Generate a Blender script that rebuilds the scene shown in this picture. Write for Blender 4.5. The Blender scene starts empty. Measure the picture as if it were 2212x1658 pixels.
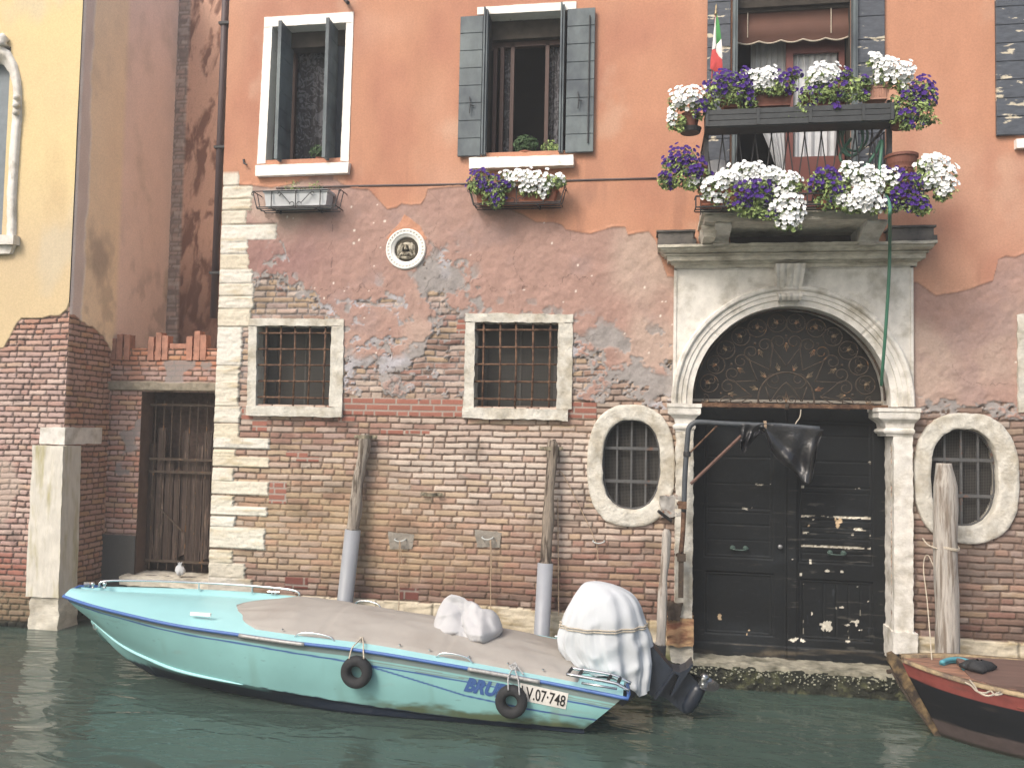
import bpy, math, random
import numpy as np
from mathutils import Vector, Matrix
random.seed(7)
SC = bpy.context.scene
COL = SC.collection
R = math.radians
# ------------------------------------------------------------------ camera, sky, sun, exposure
CAM = np.array([0.0, -9.6, 2.78]); FPX = 1814.0; PCX, PCY = 1106.0, 829.0
_y, _p, _r = R(9.308), R(2.832), R(1.139)
FWD = np.array([-math.sin(_y)*math.cos(_p), math.cos(_y)*math.cos(_p), math.sin(_p)])
_rt = np.array([math.cos(_y), math.sin(_y), 0.0]); _up = np.cross(_rt, FWD)
RT = math.cos(_r)*_rt + math.sin(_r)*_up
UP = -math.sin(_r)*_rt + math.cos(_r)*_up
cd = bpy.data.cameras.new('camera'); cam = bpy.data.objects.new('camera', cd); COL.objects.link(cam)
cd.sensor_fit = 'HORIZONTAL'; cd.sensor_width = 36.0; cd.lens = FPX/2212*36; cd.clip_start = 0.1; cd.clip_end = 500
cam.matrix_world = Matrix(((RT[0], UP[0], -FWD[0], CAM[0]), (RT[1], UP[1], -FWD[1], CAM[1]), (RT[2], UP[2], -FWD[2], CAM[2]), (0, 0, 0, 1)))
SC.camera = cam
SUN_DIR = Vector((0.62, 1.0, -1.12)).normalized()          # direction the light travels
wd = bpy.data.worlds.new('World'); SC.world = wd; wd.use_nodes = True
wn = wd.node_tree; bg = wn.nodes['Background']; sky = wn.nodes.new('ShaderNodeTexSky')
sky.sky_type = 'NISHITA'; sky.sun_disc = False
sky.sun_elevation = math.asin(-SUN_DIR.z); sky.sun_rotation = math.atan2(-SUN_DIR.x, -SUN_DIR.y)
sky.air_density = 1.2; sky.dust_density = 4.5; sky.ozone_density = 0.6
wn.links.new(sky.outputs[0], bg.inputs[0]); bg.inputs[1].default_value = 0.15
sl = bpy.data.lights.new('sun', 'SUN'); sl.energy = 1.65; sl.angle = R(18); sl.color = (1.0, 0.96, 0.91)
so = bpy.data.objects.new('sun', sl); COL.objects.link(so); so.rotation_euler = SUN_DIR.to_track_quat('-Z', 'Y').to_euler()
SC.view_settings.view_transform = 'Standard'; SC.view_settings.look = 'None'; SC.view_settings.gamma = 1.0
SC.view_settings.exposure = 0.58

# ------------------------------------------------------------------ helpers
def Yp(px, py, y=0.0):
    v = RT*(px-PCX)/FPX - UP*(py-PCY)/FPX + FWD; t = (y-CAM[1])/v[1]; return CAM + v*t
def Zp(px, py, z=0.0):
    v = RT*(px-PCX)/FPX - UP*(py-PCY)/FPX + FWD; t = (z-CAM[2])/v[2]; return CAM + v*t
def xz(px, py, y=0.0):
    p = Yp(px, py, y); return (p[0], p[2])
def polyxz(pts, y=0.0): return [xz(a, b, y) for a, b in pts]

def s2l(c):
    c = np.asarray(c, float)/255.0
    return np.where(c <= .04045, c/12.92, ((c+.055)/1.055)**2.4)
def A(r, g, b, k=0.8, sat=.86):                            # photo colour -> albedo
    c = s2l((r, g, b))*k; l = c@np.array([.3, .5, .2]); return l+(c-l)*sat

def hsh(i, j, s=0):
    i = np.asarray(i).astype(np.int64).astype(np.uint32); j = np.asarray(j).astype(np.int64).astype(np.uint32)
    h = i*np.uint32(374761393) + j*np.uint32(668265263) + np.uint32((s*2246822519+12345) & 0xffffffff)
    h = (h ^ (h >> np.uint32(13)))*np.uint32(1274126177); h = h ^ (h >> np.uint32(16))
    return (h & np.uint32(0xffffff)).astype(np.float64)/16777216.0
def vn(x, y, s=0):
    x = np.asarray(x, float); y = np.asarray(y, float)
    xi = np.floor(x); yi = np.floor(y); fx = x-xi; fy = y-yi
    fx = fx*fx*(3-2*fx); fy = fy*fy*(3-2*fy)
    a = hsh(xi, yi, s); b = hsh(xi+1, yi, s); c = hsh(xi, yi+1, s); d = hsh(xi+1, yi+1, s)
    return (a+(b-a)*fx+(c-a)*fy+(a-b-c+d)*fx*fy)*2-1
def fbm(x, y, s=0, o=4, g=.5):
    r = 0; amp = 1; t = 0
    for k in range(o):
        r = r+amp*vn(x*2**k+k*13.7, y*2**k-k*7.1, s+k*17); t += amp; amp *= g
    return r/t
def vn3(x, y, z, s=0):
    zi = np.floor(z); f = z-zi; f = f*f*(3-2*f)
    return vn(x+zi*37.7, y+zi*17.3, s)*(1-f)+vn(x+(zi+1)*37.7, y+(zi+1)*17.3, s)*f
def sst(a, b, x):
    t = np.clip((x-a)/(b-a), 0, 1); return t*t*(3-2*t)
def mixc(a, b, t): return a+(np.asarray(b)-a)*t[..., None]
def inpoly(X, Z, P):
    r = np.zeros(X.shape, bool); n = len(P); j = n-1
    for i in range(n):
        xi, zi = P[i]; xj, zj = P[j]
        if zi != zj:
            r ^= ((zi > Z) != (zj > Z)) & (X < (xj-xi)*(Z-zi)/(zj-zi)+xi)
        j = i
    return r

NODE = {}
def mat(name, col=(.5, .5, .5), rough=.7, metal=0., nscale=8., namt=.15, bump=.2, bscale=40., attr=None, col2=None, mscale=None,
        thr=(.45, .6), stretch=(1, 1, 1), spec=.5, alpha=1., bdist=.01, trans=0., sheen=0.):
    m = bpy.data.materials.new(name); m.use_nodes = True; nt = m.node_tree; N = nt.nodes; L = nt.links
    b = N['Principled BSDF']; b.inputs['Roughness'].default_value = rough; b.inputs['Metallic'].default_value = metal
    b.inputs['Specular IOR Level'].default_value = spec; b.inputs['Alpha'].default_value = alpha
    b.inputs['Transmission Weight'].default_value = trans
    tc = N.new('ShaderNodeTexCoord'); mp = N.new('ShaderNodeMapping'); mp.inputs['Scale'].default_value = stretch
    L.new(tc.outputs['Object'], mp.inputs['Vector'])
    def noise(sc, det=4):
        n = N.new('ShaderNodeTexNoise'); n.inputs['Scale'].default_value = sc; n.inputs['Detail'].default_value = det
        n.inputs['Roughness'].default_value = .6; L.new(mp.outputs[0], n.inputs['Vector']); return n
    if attr:
        src = N.new('ShaderNodeAttribute'); src.attribute_name = attr; c = src.outputs['Color']
    else:
        src = N.new('ShaderNodeRGB'); src.outputs[0].default_value = (*col[:3], 1); c = src.outputs[0]
    if col2 is not None:
        n2 = noise(mscale or nscale*.4, 6); rp = N.new('ShaderNodeMapRange')
        rp.inputs['From Min'].default_value = thr[0]; rp.inputs['From Max'].default_value = thr[1]
        L.new(n2.outputs['Fac'], rp.inputs['Value'])
        mx = N.new('ShaderNodeMix'); mx.data_type = 'RGBA'; L.new(rp.outputs[0], mx.inputs['Factor']); L.new(c, mx.inputs['A'])
        mx.inputs['B'].default_value = (*col2[:3], 1); c = mx.outputs['Result']
    if namt > 0:
        n1 = noise(nscale); mr = N.new('ShaderNodeMapRange')
        mr.inputs['From Min'].default_value = .3; mr.inputs['From Max'].default_value = .7
        mr.inputs['To Min'].default_value = 1-namt; mr.inputs['To Max'].default_value = 1+namt
        L.new(n1.outputs['Fac'], mr.inputs['Value'])
        vm = N.new('ShaderNodeVectorMath'); vm.operation = 'SCALE'; L.new(c, vm.inputs[0]); L.new(mr.outputs[0], vm.inputs['Scale'])
        c = vm.outputs[0]
    L.new(c, b.inputs['Base Color'])
    if bump > 0:
        n3 = noise(bscale, 5); bp = N.new('ShaderNodeBump'); bp.inputs['Strength'].default_value = bump; bp.inputs['Distance'].default_value = bdist
        L.new(n3.outputs['Fac'], bp.inputs['Height']); L.new(bp.outputs[0], b.inputs['Normal'])
    return m

class MB:
    """collects geometry in world coordinates"""
    def __init__(s): s.v = []; s.f = []; s.n = 0
    def add(s, V, F):
        V = np.asarray(V, float).reshape(-1, 3); s.v.append(V); s.f += [tuple(int(i)+s.n for i in f) for f in F]; s.n += len(V); return s
    def box(s, x0, x1, y0, y1, z0, z1):
        V = [(x, y, z) for x in (x0, x1) for y in (y0, y1) for z in (z0, z1)]
        return s.add(V, [(0, 1, 3, 2), (4, 6, 7, 5), (0, 4, 5, 1), (2, 3, 7, 6), (0, 2, 6, 4), (1, 5, 7, 3)])
    def prism(s, P, y0, y1, y0b=None):                       # xz polygon extruded in y
        n = len(P); V = [(x, y0, z) for x, z in P]+[(x, y1, z) for x, z in P]
        F = [tuple(range(n)), tuple(range(2*n-1, n-1, -1))]+[(i, i+n, (i+1) % n+n, (i+1) % n) for i in range(n)]
        return s.add(V, F)
    def tube(s, path, r, n=8, cap=True):
        P = [Vector(p) for p in path]; m = len(P); rr = r if hasattr(r, '__len__') else [r]*m
        t0 = (P[1]-P[0]).normalized(); a = Vector((0, 0, 1)) if abs(t0.z) < .9 else Vector((0, 1, 0))
        u = t0.cross(a).normalized(); V = []; F = []
        for i in range(m):
            t = ((P[min(i+1, m-1)]-P[i]).normalized()+(P[i]-P[max(i-1, 0)]).normalized())
            if t.length < 1e-6: t = t0
            t.normalize(); u = (u-t*u.dot(t))
            u = u.normalized() if u.length > 1e-6 else t.orthogonal().normalized()
            w = t.cross(u)
            for k in range(n):
                an = 2*math.pi*k/n; V.append(P[i]+(u*math.cos(an)+w*math.sin(an))*rr[i])
        for i in range(m-1):
            for k in range(n): F.append((i*n+k, i*n+(k+1) % n, (i+1)*n+(k+1) % n, (i+1)*n+k))
        if cap: F += [tuple(range(n-1, -1, -1)), tuple(range((m-1)*n, m*n))]
        return s.add(V, F)
    def lathe(s, c, prof, n=16, ax='z'):
        V = []; F = []
        for r, h in prof:
            for k in range(n):
                a = 2*math.pi*k/n; p = (r*math.cos(a), r*math.sin(a), h)
                if ax == 'y': p = (p[0], p[2], p[1])
                V.append((c[0]+p[0], c[1]+p[1], c[2]+p[2]))
        for i in range(len(prof)-1):
            for k in range(n): F.append((i*n+k, i*n+(k+1) % n, (i+1)*n+(k+1) % n, (i+1)*n+k))
        F += [tuple(range(n-1, -1, -1)), tuple(range((len(prof)-1)*n, len(prof)*n))]
        return s.add(V, F)
    def surf(s, G, closed_u=False, closed_v=False):          # G[i][j] grid of points
        G = np.asarray(G, float); a, b, _ = G.shape; F = []
        for i in range(a-(0 if closed_u else 1)):
            for j in range(b-(0 if closed_v else 1)):
                i2 = (i+1) % a; j2 = (j+1) % b; F.append((i*b+j, i2*b+j, i2*b+j2, i*b+j2))
        return s.add(G.reshape(-1, 3), F)
    def rough_hexa(s, Q, y0, y1, step=.03, amp=.004, sc=18, seed=1, faces='all', tilt=0):
        """noisy block: Q = 4 xz corners (TL,TR,BR,BL) at y0 (front) to y1 (back)"""
        Q = [np.array(q, float) for q in Q]
        TL, TR, BR, BL = Q
        w = max(np.linalg.norm(TR-TL), np.linalg.norm(BR-BL)); h = max(np.linalg.norm(TL-BL), np.linalg.norm(TR-BR)); d = abs(y1-y0)
        nu = max(2, min(160, int(w/step)+1)); nv = max(2, min(160, int(h/step)+1)); nd = max(2, min(20, int(d/step)+1))
        def P(u, v, t):
            q = (TL*(1-u)[..., None]+TR*u[..., None])*(1-v)[..., None]+(BL*(1-u)[..., None]+BR*u[..., None])*v[..., None]
            p = np.stack([q[..., 0], y0+(y1-y0)*t+0*u, q[..., 1]], -1)
            for k in range(3):
                p[..., k] += amp*(vn3(p0[..., 0]*sc if 0 else q[..., 0]*sc, q[..., 1]*sc, (y0+(y1-y0)*t)*sc+0*u, seed+k*5)+.5*vn3(q[..., 0]*sc*2.7, q[..., 1]*sc*2.7, (y0+(y1-y0)*t)*sc*2.7+0*u, seed+k*7))
            return p
        p0 = None
        U, V = np.meshgrid(np.linspace(0, 1, nu), np.linspace(0, 1, nv), indexing='ij')
        s.surf(P(U, V, 0*U)); 
        if faces == 'all': s.surf(P(U, V, 0*U+1)[::-1])
        U, T = np.meshgrid(np.linspace(0, 1, nu), np.linspace(0, 1, nd), indexing='ij')
        s.surf(P(U, 0*U, T)[::-1]); s.surf(P(U, 0*U+1, T))
        V, T = np.meshgrid(np.linspace(0, 1, nv), np.linspace(0, 1, nd), indexing='ij')
        s.surf(P(0*V, V, T)); s.surf(P(0*V+1, V, T)[::-1])
        return s
    def build(s, name, m, parent=None, smooth=False, col=None, fix=False):
        V = np.concatenate(s.v) if s.v else np.zeros((0, 3))
        off = np.array(parent_world(parent)) if parent else np.zeros(3)
        me = bpy.data.meshes.new(name); me.from_pydata((V-off).tolist(), [], s.f); me.update()
        if fix:
            import bmesh
            b = bmesh.new(); b.from_mesh(me); bmesh.ops.recalc_face_normals(b, faces=b.faces); b.to_mesh(me); b.free()
        return finish(name, me, m, parent, smooth, col)
def parent_world(o):
    p = Vector((0, 0, 0))
    while o: p = p+o.location; o = o.parent
    return p
def finish(name, me, m, parent, smooth, col=None):
    if col is not None:
        ca = me.color_attributes.new('Col', 'FLOAT_COLOR', 'POINT'); c4 = np.ones((len(col), 4), np.float32); c4[:, :3] = col
        ca.data.foreach_set('color', c4.ravel())
    me.materials.append(m)
    if smooth: me.polygons.foreach_set('use_smooth', [True]*len(me.polygons))
    o = bpy.data.objects.new(name, me); COL.objects.link(o)
    if parent: o.parent = parent
    return o
def thing(name, label, cat, loc=(0, 0, 0), group=None):
    o = bpy.data.objects.new(name, None); o.empty_display_size = .2; COL.objects.link(o); o.location = loc
    o['label'] = label; o['category'] = cat
    if group: o['group'] = group
    return o
def tag(o, label, cat, group=None):
    o['label'] = label; o['category'] = cat
    if group: o['group'] = group
    return o
def gridmesh(name, P, Cc, keep, m, parent):
    """P (a,b,3) world, Cc (a,b,3) colours, keep (a-1,b-1) bool"""
    a, b, _ = P.shape; idx = np.arange(a*b).reshape(a, b)
    q = np.stack([idx[:-1, :-1], idx[1:, :-1], idx[1:, 1:], idx[:-1, 1:]], -1)[keep]
    off = np.array(parent_world(parent)) if parent else 0
    me = bpy.data.meshes.new(name); nf = len(q)
    me.vertices.add(a*b); me.vertices.foreach_set('co', (P-off).reshape(-1).astype(np.float32))
    me.loops.add(nf*4); me.polygons.add(nf)
    me.loops.foreach_set('vertex_index', q.reshape(-1).astype(np.int32))
    me.polygons.foreach_set('loop_start', (np.arange(nf)*4).astype(np.int32))
    me.update(calc_edges=True); me.validate()
    o = finish(name, me, m, parent, False, Cc.reshape(-1, 3)); me.polygons.foreach_set('use_smooth', np.ones(nf, bool)); me.update()
    return o
def spl(xs, ys):
    """natural cubic spline"""
    xs = np.array(xs, float); ys = np.array(ys, float); o = np.argsort(xs); xs = xs[o]; ys = ys[o]; n = len(xs); h = np.diff(xs)
    M = np.eye(n); rhs = np.zeros(n)
    for i in range(1, n-1):
        M[i, i-1] = h[i-1]; M[i, i] = 2*(h[i-1]+h[i]); M[i, i+1] = h[i]; rhs[i] = 6*((ys[i+1]-ys[i])/h[i]-(ys[i]-ys[i-1])/h[i-1])
    k = np.linalg.solve(M, rhs)
    def f(x):
        x = np.asarray(x, float); i = np.clip(np.searchsorted(xs, x)-1, 0, n-2); a = (xs[i+1]-x)/h[i]; b = (x-xs[i])/h[i]
        return a*ys[i]+b*ys[i+1]+((a**3-a)*k[i]+(b**3-b)*k[i+1])*h[i]**2/6
    return f
def catmull(pts, n=6):
    P = [np.array(p, float) for p in pts]; P = [2*P[0]-P[1]]+P+[2*P[-1]-P[-2]]; out = []
    for i in range(1, len(P)-2):
        for t in np.linspace(0, 1, n, endpoint=False):
            out.append(.5*((2*P[i])+(-P[i-1]+P[i+1])*t+(2*P[i-1]-5*P[i]+4*P[i+1]-P[i+2])*t*t+(-P[i-1]+3*P[i]-3*P[i+1]+P[i+2])*t**3))
    out.append(P[-2]); return out

# ------------------------------------------------------------------ materials
M = {}
M['wall'] = mat('weathered_wall', attr='Col', rough=.92, nscale=48, namt=.09, bump=.35, bscale=90, bdist=.006, spec=.2)
M['stone'] = mat('istrian_stone', A(236, 231, 222), .8, nscale=9, namt=.14, bump=.5, bscale=45, col2=A(178, 170, 152), mscale=3.5, thr=(.5, .72), spec=.25)
M['stone_dirty'] = mat('grimy_stone', A(222, 215, 198), .85, nscale=10, namt=.2, bump=.5, bscale=40, col2=A(158, 148, 128), mscale=2.6, thr=(.46, .7), stretch=(1, 1, 2.2), spec=.2)
M['stone_pale'] = mat('pale_rough_stone', A(222, 217, 204), .88, nscale=12, namt=.16, bump=.8, bscale=30, bdist=.015, col2=A(190, 180, 160), mscale=4, thr=(.45, .65), spec=.2)
M['white_paint'] = mat('white_painted_stone', A(250, 246, 238, .86), .7, nscale=14, namt=.06, bump=.25, bscale=50, col2=A(200, 190, 172), mscale=7, thr=(.66, .72), spec=.25)
M['shutter'] = mat('grey_green_shutter_paint', A(118, 130, 132), .6, nscale=9, namt=.12, bump=.15, bscale=60, col2=A(80, 90, 98), mscale=2.2, thr=(.4, .62), stretch=(1, 1, .6), spec=.35)
M['shutter_old'] = mat('peeling_dark_shutter_paint', A(84, 90, 100), .55, nscale=12, namt=.3, bump=.4, bscale=50, col2=A(206, 194, 168), mscale=6, thr=(.605, .62), stretch=(.7, 1, 2.4), spec=.35)
M['shutter_dark'] = mat('dark_shutter_edge', A(62, 72, 84), .6, nscale=12, namt=.15, bump=.1)
M['frame_wood'] = mat('red_brown_window_wood', A(82, 52, 42), .6, nscale=20, namt=.15, bump=.1)
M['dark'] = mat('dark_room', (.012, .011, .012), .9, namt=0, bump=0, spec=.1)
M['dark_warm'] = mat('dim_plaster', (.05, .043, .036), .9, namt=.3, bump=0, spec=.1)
M['iron'] = mat('black_iron', (.028, .028, .03), .6, nscale=40, namt=.3, bump=.2, spec=.4)
M['rust'] = mat('rusty_iron', A(128, 96, 72), .85, nscale=30, namt=.35, bump=.5, bscale=80, col2=A(84, 60, 48), mscale=12, thr=(.4, .6), spec=.2)
M['rust_dark'] = mat('dark_rusted_iron', A(84, 72, 62), .85, nscale=30, namt=.35, bump=.5, bscale=80, col2=A(128, 92, 58), mscale=9, thr=(.6, .66), spec=.2)
M['terracotta'] = mat('terracotta', A(176, 108, 80), .8, nscale=12, namt=.15, bump=.2, spec=.2)
M['brown_pot'] = mat('brown_plastic_planter', A(130, 78, 62), .65, nscale=12, namt=.15, bump=.1, spec=.3)
M['grey_wood'] = mat('weathered_grey_wood', A(172, 160, 146), .85, nscale=10, namt=.28, bump=1, bscale=20, bdist=.02, stretch=(6, 6, .6), col2=A(98, 86, 74), mscale=4, thr=(.52, .62), spec=.2)
M['pale_wood'] = mat('bleached_wood', A(190, 182, 172), .85, nscale=10, namt=.2, bump=.9, bscale=18, bdist=.015, stretch=(6, 6, .5), col2=A(140, 126, 112), mscale=3.4, thr=(.5, .62), spec=.2)
M['plastic_grey'] = mat('grey_plastic_sleeve', A(150, 154, 160), .5, nscale=3, namt=.08, bump=.1, bscale=6)
M['chrome'] = mat('stainless_steel', (.62, .63, .64), .22, 1., namt=.05, bump=0)
M['rubber'] = mat('black_rubber', (.022, .023, .025), .75, nscale=30, namt=.3, bump=.4, bscale=60, spec=.4)
M['rope'] = mat('pale_rope', A(205, 192, 170), .9, nscale=90, namt=.25, bump=.5, bscale=160)
M['tan_rope'] = mat('tan_rope', A(176, 150, 122), .9, nscale=90, namt=.25, bump=.5, bscale=160)
M['white_cloth'] = mat('white_cotton_sheet', A(206, 211, 216), .9, nscale=5, namt=.05, bump=.15, bscale=60, spec=.15)
M['curtain'] = mat('white_curtain', A(205, 208, 212), .9, nscale=8, namt=.08, bump=.1, spec=.1)
M['canvas'] = mat('taupe_boat_canvas', A(174, 168, 160), .85, nscale=4, namt=.05, bump=.12, bscale=90, spec=.2, col2=A(164, 156, 147), mscale=1.6, thr=(.45, .7))
M['grey_tarp'] = mat('grey_tarpaulin', A(192, 192, 194), .75, nscale=5, namt=.06, bump=.1, bscale=60, spec=.3)
M['leaf'] = mat('petunia_leaves', A(150, 172, 92, 1.0), .6, nscale=30, namt=.4, bump=0, col2=A(70, 98, 52), mscale=14, thr=(.45, .6), spec=.3)
M['leaf_dark'] = mat('dark_leaves', A(62, 92, 48), .6, nscale=30, namt=.35, bump=0, spec=.3)
M['petal_white'] = mat('white_petals', A(250, 251, 250, .90), .7, nscale=40, namt=.05, bump=0, spec=.2)
M['petal_purple'] = mat('purple_petals', A(74, 34, 134), .7, nscale=40, namt=.25, bump=0, spec=.2)
M['petal_eye'] = mat('petal_throat', A(196, 204, 178), .7, namt=0, bump=0, spec=.2)
# ------------------------------------------------------------------ water
def make_water():
    m = bpy.data.materials.new('canal_water'); m.use_nodes = True; N = m.node_tree.nodes; L = m.node_tree.links; b = N['Principled BSDF']
    b.inputs['Roughness'].default_value = .04; b.inputs['IOR'].default_value = 1.33; b.inputs['Specular IOR Level'].default_value = .5
    tc = N.new('ShaderNodeTexCoord'); mp = N.new('ShaderNodeMapping'); mp.inputs['Scale'].default_value = (1, 2.1, 1); mp.inputs['Rotation'].default_value = (0, 0, R(8))
    L.new(tc.outputs['Object'], mp.inputs[0])
    def nz(s, d, dist=0.):
        n = N.new('ShaderNodeTexNoise'); n.inputs['Scale'].default_value = s; n.inputs['Detail'].default_value = d; n.inputs['Distortion'].default_value = dist
        L.new(mp.outputs[0], n.inputs['Vector']); return n
    n1 = nz(1.7, 2, .6); n2 = nz(5.5, 3, .4); n3 = nz(.35, 2)
    ad = N.new('ShaderNodeMath'); ad.operation = 'MULTIPLY_ADD'; L.new(n2.outputs[0], ad.inputs[0]); ad.inputs[1].default_value = .13; L.new(n1.outputs[0], ad.inputs[2])
    bp = N.new('ShaderNodeBump'); bp.inputs['Strength'].default_value = .45; bp.inputs['Distance'].default_value = .07; L.new(ad.outputs[0], bp.inputs['Height']); L.new(bp.outputs[0], b.inputs['Normal'])
    mx = N.new('ShaderNodeMix'); mx.data_type = 'RGBA'; L.new(n3.outputs[0], mx.inputs['Factor'])
    mx.inputs['A'].default_value = (.042, .056, .046, 1); mx.inputs['B'].default_value = (.054, .088, .074, 1); L.new(mx.outputs['Result'], b.inputs['Base Color'])
    mb = MB(); mb.add([(-90, -90, 0), (90, -90, 0), (90, 30, 0), (-90, 30, 0)], [(0, 1, 2, 3)])
    o = mb.build('canal_water', m); o['kind'] = 'structure'
    mb = MB(); mb.add([(-90, -90, -1.6), (90, -90, -1.6), (90, 30, -1.6), (-90, 30, -1.6)], [(0, 1, 2, 3)])
    o = mb.build('canal_bed', mat('canal_mud', (.05, .05, .035), .9)); o['kind'] = 'structure'
make_water()

# ------------------------------------------------------------------ masonry fields (colour + relief of brick, plaster and stone)
def bricks(x, z, seed=0, ch=.0715, Lb=.272, joint=.0045, wob=1.):
    zz = z+wob*(.010*vn(x*1.1, z*.8, seed)+.005*vn(x*4.3, z*5, seed+1)); row = np.floor(zz/ch); fz = zz/ch-row
    off = .5*(row % 2)+.28*hsh(row, 3, seed); u = x/Lb+off+wob*.04*vn(x*5, row*3.3, seed+2)
    b = np.floor(u); fu = u-b; sp = hsh(row, b, seed+5) > .72
    sub = np.floor(fu*2); fu2 = np.where(sp, fu*2-sub, fu); ln = np.where(sp, Lb*.5, Lb); bid = b*2+np.where(sp, sub, 0)
    j = joint+.0035*wob*vn(x*34, z*34, seed+3)
    d = np.minimum(np.minimum(fu2, 1-fu2)*ln, np.minimum(fz, 1-fz)*ch)-j
    m = sst(0, .009, d)
    return m, hsh(row, bid, seed+11), hsh(row, bid, seed+23), hsh(row, bid, seed+37), d
BR = {k: A(*v) for k, v in dict(mauve=(176, 142, 136), pink=(196, 160, 144), ochre=(190, 152, 104), brown=(152, 104, 82), red=(160, 90, 72), dark=(112, 84, 72),
      pale=(214, 190, 174), newred=(168, 106, 88), orange=(190, 122, 86)).items()}
def pick(r, table):
    """table: list of (weight array/scalar, colour) -> colour by cumulative weight"""
    tot = sum(np.broadcast_to(w, r.shape) for w, _ in table); acc = 0; out = np.zeros(r.shape+(3,)); done = np.zeros(r.shape, bool); rr = r*tot
    for w, c in table:
        acc = acc+w; s = (~done) & (rr <= acc); out[s] = c; done |= s
    out[~done] = table[-1][1]
    return out
def brick_colour(x, z, m, r1, r2, table, mortar, seed):
    c = pick(r1, table)*(.86+.28*r2)[..., None]
    c *= (1+.16*fbm(x*14, z*14, seed+40, 3))[..., None]
    lime = sst(.25, .6, fbm(x*5, z*9, seed+44, 4)); c = mixc(c, A(214, 196, 184), lime*.35)
    c = c*(m*1.0)[..., None]+mortar*(1-m)[..., None]
    return c
def gauss(x, z, p, sx, sz): return np.exp(-((x-p[0])/sx)**2-((z-p[1])/sz)**2)

# openings of the main facade (world xz)
SPR = xz(1707, 855); R_IN = (xz(1919, 872)[0]-xz(1495, 872)[0])/2; R_OUT = (xz(1974, 872)[0]-xz(1455, 872)[0])/2
ACX = (xz(1919, 872)[0]+xz(1495, 872)[0])/2; ACZ = xz(1707, 862)[1]-.02
OV = []
for (l, r_, t, b_, il, ir, it, ib) in ((1267.6, 1457, 873, 1136, 1301, 1426, 906, 1100), (1971, 2197.5, 891, 1172.6, 2008, 2153, 925.7, 1136)):
    cx, cz = xz((l+r_)/2, (t+b_)/2); OV.append(dict(c=(cx, cz), o=((xz(r_, 1000)[0]-xz(l, 1000)[0])/2, (xz((l+r_)/2, t)[1]-xz((l+r_)/2, b_)[1])/2),
        ci=xz((il+ir)/2, (it+ib)/2), i=((xz(ir, 1000)[0]-xz(il, 1000)[0])/2, (xz((il+ir)/2, it)[1]-xz((il+ir)/2, ib)[1])/2)))
W1O = polyxz([(575, 42), (767, 30), (756, 351), (559, 357)]); W1I = polyxz([(592, 62), (751, 53), (738, 350), (577, 355)])
W2O = polyxz([(1044, 15), (1233, 4), (1226, 337), (1040, 343)]); W2I = polyxz([(1058, 33), (1217, 22), (1209, 338), (1052, 343)])
L1O = polyxz([(541, 688), (746, 690), (742, 880), (537, 878)]); L1I = polyxz([(558, 704), (719, 705), (713, 877), (556, 876)])
L2O = polyxz([(1008, 677), (1238, 680), (1236, 883), (1003, 882)]); L2I = polyxz([(1027, 696), (1207, 698), (1203, 883), (1025, 881)])
BDX0 = xz(1592, 200)[0]; BDX1 = xz(1835, 200)[0]; BDZ0 = 5.08; BDZ1 = xz(1700, 8)[1]
RWX0 = xz(2222, 200)[0]; RWZ0 = xz(2222, 298)[1]
DX0 = xz(1498, 1000)[0]; DX1 = xz(1917, 1000)[0]
def shrink(P, k=.03):
    c = np.mean(np.array(P), 0); return [tuple(c+(np.array(p)-c)*(1-k)) for p in P]
def superell(X, Z, c, r, n=2.5): return (np.abs((X-c[0])/r[0])**n+np.abs((Z-c[1])/r[1])**n)

ORANGE_EDGE = polyxz([(480, 402), (519, 403), (550, 404), (590, 408), (630, 400), (680, 386), (720, 385), (742, 400), (765, 410), (800, 412), (838, 455), (858, 451), (869, 442), (889, 446), (910, 444),
    (921, 428), (925, 411), (960, 408), (1010, 404), (1040, 425), (1075, 445), (1131, 466), (1157, 482), (1198, 484), (1216, 489), (1224, 499), (1247, 504), (1278, 508), (1298, 502), (1324, 495), (1352, 494),
    (1358, 512), (1381, 506), (1401, 503), (1416, 522), (1440, 600), (1700, 640), (1980, 612), (2020, 640), (2080, 630), (2140, 610), (2153, 562), (2170, 555), (2190, 558), (2212, 548), (2300, 560), (2500, 560)])
PINK_TOP = polyxz([(480, 540), (530, 560), (560, 590), (600, 500), (640, 600), (700, 640), (790, 650), (850, 605), (905, 590), (930, 545), (1000, 545), (1030, 600), (1060, 660), (1200, 668), (1240, 690), (1330, 705), (1400, 720), (1460, 700), (1980, 860), (2500, 880)])
PINK_BOT = polyxz([(480, 640), (545, 690), (735, 705), (742, 850), (860, 862), (1000, 858), (1010, 860), (1236, 862), (1300, 872), (1450, 885), (1980, 905), (2090, 900), (2500, 925)])
QUOIN = [(373, 402, 519), (402, 430, 549), (430, 455, 546), (455, 485, 534), (485, 518, 600), (518, 550, 538), (550, 582, 541), (582, 613, 548), (613, 640, 552), (640, 667, 551), (667, 706, 545), (706, 790, 526), (790, 878, 521), (878, 914, 522),
    (914, 946, 519), (946, 970, 585), (970, 987, 512), (987, 1010, 583), (1010, 1040, 508), (1040, 1070, 582), (1070, 1094, 508), (1094, 1115, 580), (1115, 1140, 510), (1140, 1187, 575), (1187, 1216, 505), (1216, 1249, 532), (1249, 1284, 548), (1284, 1330, 520)]
NEWB = [(740, 858, 1000, 901), (1225, 868, 1288, 904), (619, 974, 666, 987), (641, 986, 690, 998), (583, 1038, 618, 1087), (824, 927, 872, 938), (876, 927, 928, 938), (731, 899, 768, 911), (617, 1245, 666, 1272), (864, 1268, 905, 1295), (546, 906, 578, 931), (524, 878, 548, 908), (988, 690, 1008, 720)]
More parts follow.
